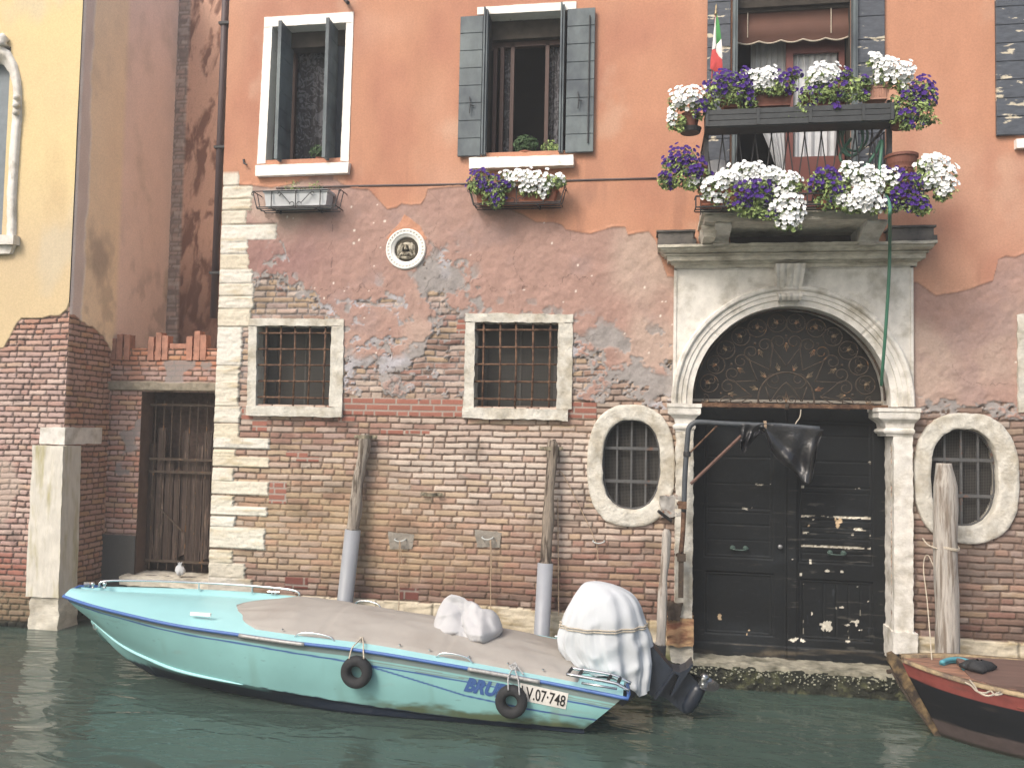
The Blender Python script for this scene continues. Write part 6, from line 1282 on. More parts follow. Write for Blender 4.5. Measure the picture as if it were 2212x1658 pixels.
def motorboat():
    t = thing('motorboat', 'turquoise motorboat with blue rub rail and taupe canvas cover moored along the brick wall', 'boat', (-3.2, -1.15, 0))
    ns, nt = 420, 74; S = np.linspace(0, 1, ns); T = np.linspace(0, 1, nt); C = np.zeros((ns, nt, 3)); P = np.zeros((ns, nt, 3))
    sx = XA+(XB-XA)*S; cx = -.55+(-6.02+.55)*S
    a = np.stack([sx, nY(sx), nZ(sx)-.015], -1); b = np.stack([cx, cY(cx), cZ(cx)], -1)
    P = a[:, None]*(1-T[None, :, None])+b[:, None]*T[None, :, None]; P[..., 1] -= .02*np.sin(T*math.pi)[None]
    X, Z = P[..., 0], P[..., 2]; dd = (nZ(X)-Z)
    C[:] = TQ; C *= (1+.05*fbm(X*2, Z*8, 501, 4))[..., None]
    C = mixc(C, A(122, 140, 138), sst(.028, .034, dd)*sst(np.interp(X, [-6, -3, -.5], [.06, .085, .085]), np.interp(X, [-6, -3, -.5], [.055, .08, .08]), dd)*1.0)
    for d0 in (.104, .122): C = mixc(C, A(128, 146, 140), (np.abs(dd-d0) < .006)*(X > -2.75)*.8)
    du = np.interp(X, [-6.2, -5, -3.8, -2.6, -.3], [.065, .085, .10, .14, .14]); C = mixc(C, BLUE*.8, sst(.010, .006, np.abs(dd-du)))
    dl = np.interp(X, [-2.6, -1.65, -1.1, -.3], [.145, .27, .285, .27]); C = mixc(C, BLUE*.8, sst(.010, .006, np.abs(dd-dl))*(X > -2.6))
    hc = Z-cZ(np.clip(X, -6.02, -.55)); al = sst(.12, .02, hc+.07*fbm(X*7, Z*20, 503, 4))*sst(-2.9, -2.2, X); C = mixc(C, A(84, 90, 48), al*.92)
    drip = sst(.1, .5, fbm(X*9, Z*1.5, 505, 3))*sst(.3, .05, hc)*sst(-1.8, -.8, X); C = mixc(C, A(130, 140, 96), drip*.45)
    C = mixc(C, NAVY, sst(.012, .0, hc+.01*fbm(X*12, Z*0, 507, 3))*sst(-4.3, -3.9, X)*1.0)
    scu = sst(.35, .6, fbm(X*3, Z*22, 509, 4))*sst(.2, .1, dd); C = mixc(C, A(100, 116, 112), scu*.35)
    C = mixc(C, A(112, 150, 138), sst(.2, .6, fbm(X*5, Z*1.2, 519, 4))*sst(.08, .3, dd)*.3); C = mixc(C, A(150, 168, 160), sst(.45, .7, fbm(X*2.6+3, Z*9, 521, 5))*.3); sc_ = sst(.62, .72, fbm(X*14, Z*30, 523, 3)); C = mixc(C, A(92, 104, 104), sc_*.35)
    hm = mat('boat_gelcoat', attr='Col', rough=.42, nscale=3, namt=.05, bump=.03, bscale=6, spec=.4)
    gridmesh('hull', P, C, np.ones((ns-1, nt-1), bool), hm, t)
    # far side, bottom and transom
    def ycen(X): return .5*(nY(X)+fY(X))
    mb = MB(); G = []; st = []
    for s in np.linspace(0, 1, 160):
        c_x = -.55+(-6.02+.55)*s; kx = max(c_x, -6.05); w = float(wY(c_x)); ky = float(wY(-5.6)) if c_x < -5.2 else -1.12; ky = -1.12; kz = float(KZ(kx)); cz_ = float(cZ(c_x)); cy_ = float(cY(c_x))
        fy = float(fY(XA+(XB-XA)*s)); lip = .02
        row = [(c_x, cy_, cz_), (c_x, cy_+lip, cz_-.012)]
        for k in np.linspace(.15, 1, 8):
            if cz_ > kz+.02:
                y0, z0, y1, z1, y2, z2 = cy_+lip, cz_-.012, min(w, ky) if kz < 0 else cy_+(ky-cy_)*.5, 0.0 if kz < 0 else cz_+(kz-cz_)*.5, ky, kz
                if k < .55: q = k/.55; row.append((c_x, y0+(y1-y0)*q, z0+(z1-z0)*q))
                else: q = (k-.55)/.45; row.append((c_x, y1+(y2-y1)*q, z1+(z2-z1)*q))
            else: row.append((c_x, ky, kz))
        far = XA+(XB-XA)*s; row += [(c_x, .5*(ky+fy)+.1, .5*(kz+.05)), (far, fy, float(fZ(far))-.01)]; G.append(row)
    G = np.array(G); col = np.zeros(G.shape); col[:] = TQ*.98
    navy = sst(.17, .15, G[..., 2]+.01*vn(G[..., 0]*9, G[..., 1]*9, 3)) ; navy[:, -1] = 0; col = mixc(col, NAVY*.8, navy)
    mb.surf(G); mb.build('hull_bottom', hm, t, smooth=True, col=col.reshape(-1, 3))
    # spray rails
    mb = MB(); mb.tube([(x, float(cY(x))-.012, float(cZ(x))+.004) for x in np.linspace(-3.9, -6.0, 60)], [.004+.014*math.sin(math.pi*k/59)**.6 for k in range(60)], 6)
    q = [Yp(a, b, y) for a, b, y in ((364, 1481-0, -1.2), (364, 1481, -1.2))]
    mb.tube([tuple(Yp(a, b, -1.24)) for a, b in ((362-72, 1403), (315, 1416), (335, 1428))], .008, 5)
    mb.build('spray_rail', mat('hull_turquoise', TQD, .35, namt=.03, bump=0), t, smooth=True)
    tr = MB(); n0 = (XA, -2.0, .42); V = [(XA, float(nY(XA)), .41), (XA-.35, -1.84, .05), (XA-.42, -1.12, -.2), (XA-.35, -.6, .05), (XA, -.5, .46)]; tr.add(V, [(0, 1, 2, 3, 4)]); tr.build('transom', mat('transom_turquoise', TQ*.9, .4, namt=.05, col2=A(92, 98, 52), mscale=4, thr=(.6, .7)), t)
    # deck
    dk = MB(); G = []; cols = []
    for s in np.linspace(0, 1, 140):
        x = XA+(XB-XA)*s; xf = XA+(-6.29-XA)*s; y0, z0, y1, z1 = float(nY(x)), float(nZ(x)), float(fY(xf)), float(fZ(xf)); row = []
        for v in np.linspace(0, 1, 24):
            xx = x+(xf-x)*v; z = z0+(z1-.045-z0)*v+.05*math.sin(min(1, v/.9)*math.pi)*sst(-1, -3, x)*(1 if x > -5.9 else 1)
            if v > .965: z = z1
            if v < .02: z = z0-.0
            row.append((xx, y0+(y1-y0)*v, z))
        row.append((xf, y1+.03, z1-.004)); G.append(row)
    dk.surf(np.array(G)); dm = mat('deck_turquoise', TQD, .4, nscale=4, namt=.03, bump=.05, bscale=120)
    dk.build('deck', dm, t, smooth=True)
    nb = MB(); pn = (XB, float(nY(XB)), float(nZ(XB))); pf = (-6.29, -.95, .88); c_ = (-6.02, -1.13, .57); nb.add([pn, pf, c_, (-6.20, -1.13, .70)], [(0, 1, 3), (0, 3, 2), (1, 2, 3)]); nb.build('stem', mat('stem_turquoise', TQ, .35, namt=.03, bump=0), t)
    # panel seam lines, latch
    ln = MB(); P = [Zp(a, b, z) for a, b, z in ((230, 1283, .88), (300, 1279, .86), (400, 1292, .84), (480, 1300, .82))]
    p = [Zp(a, b, .84) for a, b in ((412, 1319), (450, 1324))]; ln.box(p[0][0], p[1][0], p[0][1]-.012, p[0][1]+.012, .80, .83); ln.build('deck_latch', M['white_paint'], t)
    # rub rail and trims
    X = np.linspace(-.16, -6.2, 160); path = [(x, float(nY(x))-.012, float(nZ(x))-.012) for x in X]; path += [(-6.26, -1.15, .868), (-6.31, -.95, .875), (-6.1, -.86, .87)]
    MB().tube([(-.165, -1.7, .43), (-.15, -1.93, .418)]+path, .017, 8).build('rub_rail', mat('blue_rub_rail', BLUE, .5, nscale=20, namt=.08, bump=.1), t, smooth=True)
    for (a, b_) in ((-3.9, -3.2), (-1.62, -.95)):
        X = np.linspace(a, b_, 20); MB().tube([(x, float(nY(x))-.020, float(nZ(x))-.016) for x in X], .020, 8).build('rail_trim', mat('worn_grey_trim', A(168, 168, 166), .5, .3, nscale=40, namt=.3) if 'trim' not in M else M['trim'], t, smooth=True)
    # canvas
    G = []; xa, xb = -4.35, -.62; n = 110
    for i in range(n):
        s = i/(n-1); x = xa+(xb-xa)*s; fr = min(1, ((x-xa)/.55)**.5) if x < xa+.55 else 1; y0 = float(nY(x))+.125; y1 = float(fY(x))-.10; yc = .5*(y0+y1)+(.0 if fr == 1 else 0); hw = .5*(y1-y0)*max(fr, .02); row = []
        for v in np.linspace(-1, 1, 44):
            zz = float(nZ(x))+(float(fZ(x))-float(nZ(x)))*(v+1)/2; cr = .13*(1-abs(v)**2.2)*min(1, fr)*np.interp(x, [-4.3, -3.6, -1.2, -.6], [.5, 1, .8, .25]); w = .012*fbm(x*2.2, v*2.4, 511, 3)*(1-abs(v)**4)+.006*(1-2.4*abs(float(vn(x*2.6+v*1.1, v*3.1-x*.8, 515))))*(1-abs(v)**6)+.006*(1-2.4*abs(float(vn(x*6+v*3, v*5+x*2, 517))))*abs(v)**2*(1-abs(v)**8)-.010*(abs(((x+10) % 1.25)-.62) < .012)
            row.append((x, yc+v*hw, zz+.022+cr+w-(.03 if abs(v) > .97 else 0)))
        G.append(row)
    G.append([(p[0]+.03, p[1], p[2]-.12) for p in G[-1]])
    cv = MB().surf(G).build('canvas_cover', M['canvas'], t, smooth=True)
    sn = MB()
    for px, py in ((637, 1351), (858, 1387), (936, 1401), (1013, 1414), (1091, 1429), (1172, 1444)): q = Zp(px, py, .72 if px < 900 else .62 if px < 1100 else .55); x = q[0]; sn.lathe((x, float(nY(x))+.14, float(nZ(x))+.05), [(.012, 0), (.012, .008), (.004, .012)], 8)
    sn.build('snap_buttons', M['chrome'], cv); bpy.data.objects[-1 if 0 else 'snap_buttons']['kind'] = 'stuff'
    # rails
    def rail(pts, nm='handrail', r=.009): MB().tube(catmull(pts, 5), r, 8).build(nm, M['chrome'], t, smooth=True)
    def fpt(px, py, h, side='f'):
        z = .8
        for _ in range(6): q = Zp(px, py, z); z = float((fZ if side == 'f' else nZ)(q[0]))+h
        return tuple(Zp(px, py, z))
    def zp_(x, h, side='f', o=0): return (x, float((fY if side == 'f' else nY)(x))+o, float((fZ if side == 'f' else nZ)(x))+h)
    xs = [fpt(246, 1264, 0)[0], fpt(256, 1256, .06)[0], -5.0, -4.4, fpt(640, 1279, .05)[0], fpt(653, 1288, 0)[0]]
    rail([zp_(-6.1, .0, o=-.04), zp_(-6.04, .07, o=-.04), zp_(-5.6, .085, o=-.04), zp_(-5.0, .085, o=-.04), zp_(-4.4, .085, o=-.04), zp_(-3.98, .075, o=-.04), zp_(-3.92, .0, o=-.04)], 'bow_rail', .012)
    for x in (-5.1, -4.5): MB().tube([zp_(x, .0, o=-.04), zp_(x, .085, o=-.04)], .009, 8).build('rail_post', M['chrome'], t)
    for a, b_, sd, o in ((-3.25, -2.92, 'f', -.03), (-3.35, -2.95, 'n', .10), (-1.95, -1.6, 'n', .10)):
        rail([zp_(a, .01, sd, o), zp_(a+.05, .05, sd, o), zp_((a+b_)/2, .065, sd, o), zp_(b_-.05, .05, sd, o), zp_(b_, .01, sd, o)])
    # bow fittings
    c = zp_(-6.22, 0, o=.0); MB().box(c[0]-.04, c[0]+.03, c[1]-.02, c[1]+.02, c[2], c[2]+.05).build('fairlead', M['chrome'], t)
    for x, o in ((-6.12, -.1), (-6.02, -.08)): c = zp_(x, -.0, o=o); MB().lathe(c, [(.022, 0), (.012, .01), (.012, .035), (.026, .045), (.018, .065), (.001, .07)], 12).build('bollard', M['chrome'], t, smooth=True)
    for px in (-4.25, -.9): c = zp_(px, 0, o=-.03); MB().tube([(c[0]-.07, c[1], c[2]+.035), (c[0]+.07, c[1], c[2]+.035)], .009, 6).tube([(c[0]-.02, c[1], c[2]), (c[0]-.02, c[1], c[2]+.035)], .007, 6).tube([(c[0]+.02, c[1], c[2]), (c[0]+.02, c[1], c[2]+.035)], .007, 6).build('cleat', M['chrome'], t)
    c = Yp(210, 1352, -1.12); MB().tube([(c[0]-.01+.03*math.cos(a), -1.13, c[2]+.03*math.sin(a)) for a in np.linspace(0, 5.5, 14)], .006, 6).build('bow_eye', M['chrome'], t)
    # folded stern ladder
    yl = -1.62; lm = MB(); 
    lm.tube(catmull([tuple(Yp(a, b, -1.80)) for a, b in ((1233, 1442), (1280, 1449), (1323, 1457), (1341, 1464), (1363, 1475))], 4), .015, 8); lm.tube(catmull([tuple(Yp(a, b, -1.97)) for a, b in ((1224, 1455), (1280, 1465), (1325, 1474), (1338, 1479), (1359, 1491))], 4), .016, 8)
    lm.tube([tuple(Yp(1256, 1474, -2.0)), tuple(Yp(1333, 1487, -2.02))], .011, 8); lm.build('stern_ladder', M['chrome'], t, smooth=True)
    for a, b in (((1258, 1447), (1250, 1459)), ((1320, 1458), (1312, 1470)), ((1235, 1443), (1226, 1455)), ((1340, 1463), (1334, 1477))): MB().tube([tuple(Yp(*a, -1.80)), tuple(Yp(*b, -1.97))], .017, 4).build('ladder_rung', M['rubber'], t)
    # lettering and number plate
    def text(body, quad, nm, m, shear=0., ext=.0, off=.006, bold=.0, sx=1.0):
        cu = bpy.data.curves.new('t', 'FONT'); cu.body = body; cu.size = 1; cu.shear = shear; cu.offset = bold; cu.resolution_u = 3; cu.fill_mode = 'FRONT' if hasattr(cu, 'fill_mode') else cu.fill_mode
        ob = bpy.data.objects.new('t', cu); COL.objects.link(ob); dg = bpy.context.evaluated_depsgraph_get(); me = bpy.data.meshes.new_from_object(ob.evaluated_get(dg)); bpy.data.objects.remove(ob)
        co = np.array([v.co[:] for v in me.vertices]); mn, mx = co.min(0), co.max(0); u = (co[:, 0]-mn[0])/(mx[0]-mn[0]); v = 1-(co[:, 1]-mn[1])/(mx[1]-mn[1]); q = np.array(quad, float)
        out = []
        for a, b in zip(u, v):
            p = (q[0]*(1-a)+q[1]*a)*(1-b)+(q[3]*(1-a)+q[2]*a)*b; out.append(onhull(p[0], p[1], off))
        off_ = np.array(parent_world(t)); F = [tuple(p.vertices) for p in me.polygons]; mb = MB().add(out, F); return mb.build(nm, m, t)
    text('BRUB', [(1007, 1461), (1098, 1478), (1092, 1510), (1001, 1492)], 'boat_lettering', mat('blue_lettering', BLUE*.75, .5, namt=.05, bump=0), .25, bold=.055)
    pq = [(1124, 1474), (1228, 1497), (1222, 1531), (1124, 1511)]; G = [[onhull(*((np.array(pq[0])*(1-u)+np.array(pq[1])*u)*(1-v)+(np.array(pq[3])*(1-u)+np.array(pq[2])*u)*v), .006) for u in np.linspace(0, 1, 8)] for v in np.linspace(0, 1, 5)]
    G = np.array(G); G2 = G.copy(); G2[..., 1] += .008; rim = np.array([np.concatenate([G[0], G[1:, -1], G[-1, ::-1][1:], G[::-1, 0][1:]])]*2); rim[1, :, 1] += .010
    pl = MB().surf(G).surf(rim).build('number_plate', mat('white_plate', A(226, 222, 214), .5, nscale=8, namt=.06, col2=A(170, 140, 110), mscale=9, thr=(.68, .75)), t)
    tx = text('LV.07·748', [(1127, 1479), (1223, 1502), (1219, 1526), (1126, 1506)], 'plate_number', mat('black_number', (.01, .01, .01), .5, namt=0, bump=0), 0, off=.010, bold=.012); tx.parent = pl
    # outboard motor
    ym = -1.25; om = mat('black_outboard_paint', (.018, .024, .036), .35, nscale=14, namt=.3, bump=.1, spec=.5)
    def pr(P, w, mb=None): return (mb or MB()).prism([xz(a, b, ym) for a, b in P], ym-w, ym+w)
    m0 = pr([(1398, 1396), (1411, 1391), (1434, 1420), (1454, 1442), (1416, 1498), (1403, 1493), (1394, 1440)], .10); m0 = m0.build('outboard_motor', om, t, fix=True); m0['label'] = 'black outboard leg tilted up clear of the water'
    def kid(mb, n, m=om, sm=False): return mb.build(n, m, m0, smooth=sm, fix=True)
    kid(pr([(1362, 1440), (1402, 1400), (1404, 1470), (1345, 1520), (1330, 1505)], .07), 'mount_bracket')
    kid(pr([(1452, 1444), (1488, 1452), (1512, 1476), (1478, 1538), (1440, 1506), (1418, 1498)], .035), 'lower_leg')
    kid(pr([(1452, 1441), (1456, 1443), (1417, 1499), (1412, 1497)], .16), 'splash_plate')
    kid(pr([(1452, 1441), (1468, 1443), (1482, 1437), (1494, 1425), (1496, 1428), (1484, 1445), (1452, 1494), (1448, 1492), (1466, 1450)], .13), 'cavitation_plate')
    a = Yp(1479, 1536, ym); b = Yp(1513, 1478, ym); d = (b-a); mb = MB(); mb.tube([tuple(a+d*k) for k in (-.05, .0, .15, .4, .8, 1.0)], [.01, .045, .07, .078, .074, .062], 16); kid(mb, 'gearcase', om, True)
    pm = mat('wet_black_propeller', (.30, .31, .31), .16, .9, namt=.1, bump=0); dn = Vector(d).normalized(); u = dn.orthogonal().normalized(); w = dn.cross(u); mb = MB(); hc_ = Vector(b)+dn*.05
    mb.tube([tuple(Vector(b)), tuple(hc_+dn*.05), tuple(hc_+dn*.07)], [.05, .04, .02], 14)
    for k in range(3):
        an = k*2.094+.6; G = []
        for rr in np.linspace(.03, .17, 8):
            wd_ = .055*math.sin(min(1, (rr-.0)/.17*1.05)*math.pi*.62+.5); G.append([tuple(hc_+(u*math.cos(an+q*1.3/(1+rr*4))+w*math.sin(an+q*1.3/(1+rr*4)))*rr*(1-.18*abs(q)**2*(rr > .12))+dn*q*.05) for q in np.linspace(-1, 1, 7)])
        mb.surf(G)
    kid(mb, 'propeller', pm, True)
    ctr = Yp(1310, 1370, ym); kid(MB().lathe((ctr[0]-.0, ym, ctr[2]-.35), [(.12, 0), (.2, .1), (.22, .4), (.18, .6), (.05, .7)], 20), 'engine_cowl', om, True)
    # cloth over the motor
    rows = [(1256, 1272, 1297), (1258, 1264, 1308), (1266, 1253, 1335), (1280, 1243, 1362), (1300, 1232, 1379), (1325, 1220, 1389), (1345, 1214, 1394), (1352, 1213, 1394), (1370, 1208, 1401), (1400, 1210, 1408), (1425, 1219, 1407), (1445, 1232, 1402), (1462, 1245, 1399)]
    G = []; n = 150
    yc = ym-.05
    topc = None
    for ri, (py, l, r_) in enumerate(rows):
        A_ = Yp(l, py, yc); B_ = Yp(r_, py, yc); cxm = .5*(A_[0]+B_[0]); rx = .5*(B_[0]-A_[0]); ry = min(.30, rx*.75+.02) if ri > 2 else rx*.8; v = ri/(len(rows)-1); row = []
        for k in range(n):
            th = 2*math.pi*k/n; fo = (.0+.042*sst(.3, 1, v)+.010*(v > .1))*(math.sin(th*13+1.5*math.sin(th*2)+v*1.2)*.55+(1-2*abs(math.sin(th*17+3*math.sin(th*3)+v)))*.3*(.25+.75*v)); 
            ca, sa = math.cos(th), math.sin(th); rr = 1+fo/max(rx, .1)*(1 if ri > 2 else .1)
            z = A_[2]+(B_[2]-A_[2])*(.5+.5*ca)
            if ri == len(rows)-1: z = xz(1320, np.interp(ca, [-1, -.6, 0, .3, .65, .85, 1], [1440, 1446, 1440, 1452, 1478, 1491, 1470]), yc)[1] if sa < .1 else A_[2]+.05
            elif ri > 8: 
                zl = xz(1320, np.interp(ca, [-1, -.6, 0, .3, .65, .85, 1], [1440, 1446, 1440, 1452, 1478, 1491, 1470]), yc)[1] if sa < .1 else A_[2]+.05
                z9 = xz(1320, 1400, yc)[1]; q = (ri-9)/(len(rows)-1-9); z = z9+(zl-z9)*q
            row.append((cxm+rx*rr*ca, yc+ry*rr*sa+.02*v*math.sin(th*5), z))
        G.append(row)
    Gs = []
    G = np.array(G)
    for i in range(len(G)-1):
        p0, p1, p2, p3 = G[max(i-1, 0)], G[i], G[i+1], G[min(i+2, len(G)-1)]
        for tt in np.linspace(0, 1, 5, endpoint=False): Gs.append(.5*((2*p1)+(-p0+p2)*tt+(2*p0-5*p1+4*p2-p3)*tt*tt+(-p0+3*p1-3*p2+p3)*tt**3))
    Gs.append(G[-1]); Gs = np.array(Gs); nz = .014*vn3(Gs[..., 0]*9, Gs[..., 1]*9, Gs[..., 2]*5, 3)+np.linspace(0, 1, len(Gs))[:, None]*.018*(1-2.5*np.abs(vn3(Gs[..., 0]*7+Gs[..., 2]*5, Gs[..., 1]*7, Gs[..., 2]*6-Gs[..., 0]*4, 13))); Gs[..., 1] -= nz; Gs[..., 0] += nz*.5
    mb = MB().surf(Gs, closed_v=True); mb.add(Gs[0], [tuple(range(n))])
    so_ = thing('motor_dust_sheet', 'white cotton sheet tied with cord over the outboard motor at the stern', 'sheet', (float(G[5, :, 0].mean()), yc, float(G[-1, 0, 2])))
    mb.build('draped_sheet', M['white_cloth'], so_, smooth=True)
    mb = MB()
    for dz_ in (0, .022): rw = Gs[34]; mb.tube([tuple(np.array(p)*1+np.array([0, 0, dz_-.01]))[:3] if 0 else (cx0(p, rw), cy0(p, rw), p[2]+dz_+.03*((p[0]-rw[:, 0].mean())*-0.35)) for p in rw]+[(cx0(rw[0], rw), cy0(rw[0], rw), rw[0][2]+dz_)], .0065, 5)
    mb.build('tie_cord', M['rope'], so_, smooth=True)
    return t
def cx0(p, rw): c = rw[:, 0].mean(); return c+(p[0]-c)*1.02
def cy0(p, rw): c = rw[:, 1].mean(); return c+(p[1]-c)*1.04
BOAT = motorboat()
def bundle():
    # wrapped grey tarpaulin resting on the canvas
    y0 = -1.2; t = [(975, 1283), (958, 1296), (944, 1325), (938, 1352), (945, 1362), (985, 1368), (1010, 1378), (1040, 1390), (1052, 1390), (1078, 1376), (1086, 1362), (1080, 1345), (1068, 1325), (1040, 1312), (1010, 1298)]
    c = Yp(1005, 1345, y0); n = 80; m_ = 40; T = np.array([xz(a, b, y0) for a, b in t]); ct = np.array([c[0], c[2]-.02])
    an = np.arctan2(T[:, 1]-ct[1], T[:, 0]-ct[0]); rd = np.hypot(T[:, 0]-ct[0], T[:, 1]-ct[1]); o = np.argsort(an); an = an[o]; rd = rd[o]
    G = []
    for i in range(m_):
        ph = math.pi*(i+.5)/m_; row = []                      # ph: front pole to back pole
        for k in range(n):
            a = -math.pi+2*math.pi*k/n; r = np.interp(a, an, rd, period=2*math.pi); s = math.sin(ph)**.75; x, z = r*s*math.cos(a), r*s*math.sin(a); y = -.27*math.cos(ph)*(1-.80*max(0, min(1, (z+.02)/.24)))
            row.append((ct[0]+x, y0+y+.5*(.15-(z))*0, ct[1]+z))
        G.append(row)
    G = np.array(G); D_ = G-np.array([ct[0], y0, ct[1]]); L_ = np.linalg.norm(D_, axis=-1, keepdims=True); U_ = D_/L_; rr_ = np.random.default_rng(5); NN = rr_.normal(size=(15, 3)); NN /= np.linalg.norm(NN, axis=1)[:, None]; q_ = np.full(U_.shape[:2], 9.)
    for nv in NN:
        dt = U_@nv; q_ = np.minimum(q_, np.where(dt > .05, rr_.uniform(.78, 1.0)/np.maximum(dt, .05), 9.))
    q_ = np.clip(q_, .5, 1.12); G[..., 1] = y0+D_[..., 1]*(.3+.8*q_); pass
    f1 = vn3(G[..., 0]*6, G[..., 1]*6, G[..., 2]*6, 61); f2 = vn3(G[..., 0]*13+f1, G[..., 1]*13, G[..., 2]*13, 62)
    rid = -.085*(1-np.abs(f1)*2.6)*(np.sin(np.linspace(0, math.pi, m_))[:, None])-.025*(1-np.abs(f2)*2)
    cr = 0*f1; r2_ = np.random.default_rng(11)
    for k_ in range(16):
        an_ = r2_.uniform(0, math.pi); px_, pz_ = r2_.uniform(-.3, .3), r2_.uniform(-.2, .2); dd_ = (G[..., 0]-ct[0]-px_)*math.cos(an_)+(G[..., 2]-ct[1]-pz_)*math.sin(an_)+.02*f1; al_ = np.abs(-(G[..., 0]-ct[0]-px_)*math.sin(an_)+(G[..., 2]-ct[1]-pz_)*math.cos(an_)); cr = cr+r2_.choice([-1, 1])*.034*np.exp(-np.abs(dd_)/.028)*np.exp(-(al_/.2)**2)
    G[..., 1] += rid*.25+.02+cr; G[..., 2] += .010*f2
    o = MB().surf(G, closed_v=True).add(G[0], [tuple(range(n-1, -1, -1))]).build('tarpaulin_bundle', M['grey_tarp'], None, smooth=True); tag(o, 'crumpled light grey tarpaulin bundle standing on the taupe boat cover', 'bundle')
bundle()
def tyre(px, py, r_px, label, ropes, tread):
    c = onhull(px, py, .065); k = abs(Yp(px+10, py, c[1])[0]-c[0])/10; Ro = r_px*k; Rh = Ro*.37; R0 = (Ro+Rh)/2; rt = (Ro-Rh)/2
    t = thing('fender_tyre', label, 'tyre', (c[0], c[1], c[2]), 'old tyres hung as fenders on the turquoise boat'); G = []; n = 72
    for i in range(n):
        a = 2*math.pi*i/n; row = []
        for j in range(20):
            b = 2*math.pi*j/20; e = 1+(tread*.05 if (math.cos(b) > .35 and (i+(j % 2)) % 3 == 0) else 0); rr = R0+rt*e*np.sign(math.cos(b))*abs(math.cos(b))**.8; yy = .058*np.sign(math.sin(b))*abs(math.sin(b))**.8; row.append((c[0]+rr*math.cos(a), c[1]+yy+.02*math.cos(a)*0, c[2]+rr*math.sin(a)))
        G.append(row)
    MB().surf(G, closed_u=True, closed_v=True).build('rubber_ring', M['rubber'], t, smooth=True)
    for P in ropes: MB().tube(catmull([tuple(Yp(a, b, y)) for a, b, y in P], 5), .007, 6).build('rope', M['rope'] if not tread else mat('speckled_rope', A(176, 176, 176), .9, nscale=120, namt=.5, bump=.5), t, smooth=True)
    return t
tyre(770, 1450.5, 33, 'smooth black tyre hung on two white cords at mid-hull', [[(783, 1376, -1.70), (770, 1388, -1.86), (760, 1400, -1.93), (754, 1422, -2.0)], [(783, 1376, -1.70), (785, 1390, -1.87), (785, 1405, -1.94), (786, 1422, -2.0)], [(756, 1367, -1.6), (768, 1378, -1.7), (783, 1376, -1.70)]], 0)
tyre(1104.5, 1514, 34.5, 'knobbly black tyre partly covering the number plate near the stern', [[(1111, 1430, -1.75), (1105, 1448, -1.86), (1098, 1462, -1.95), (1098, 1490, -2.02)], [(1111, 1430, -1.75), (1114, 1450, -1.88), (1120, 1470, -1.96), (1122, 1500, -2.02)], [(1100, 1440, -1.8), (1112, 1433, -1.8), (1126, 1450, -1.88), (1131, 1456, -1.9)], [(1100, 1436, -1.8), (1107, 1446, -1.84), (1116, 1438, -1.84), (1113, 1429, -1.78)]], 1)
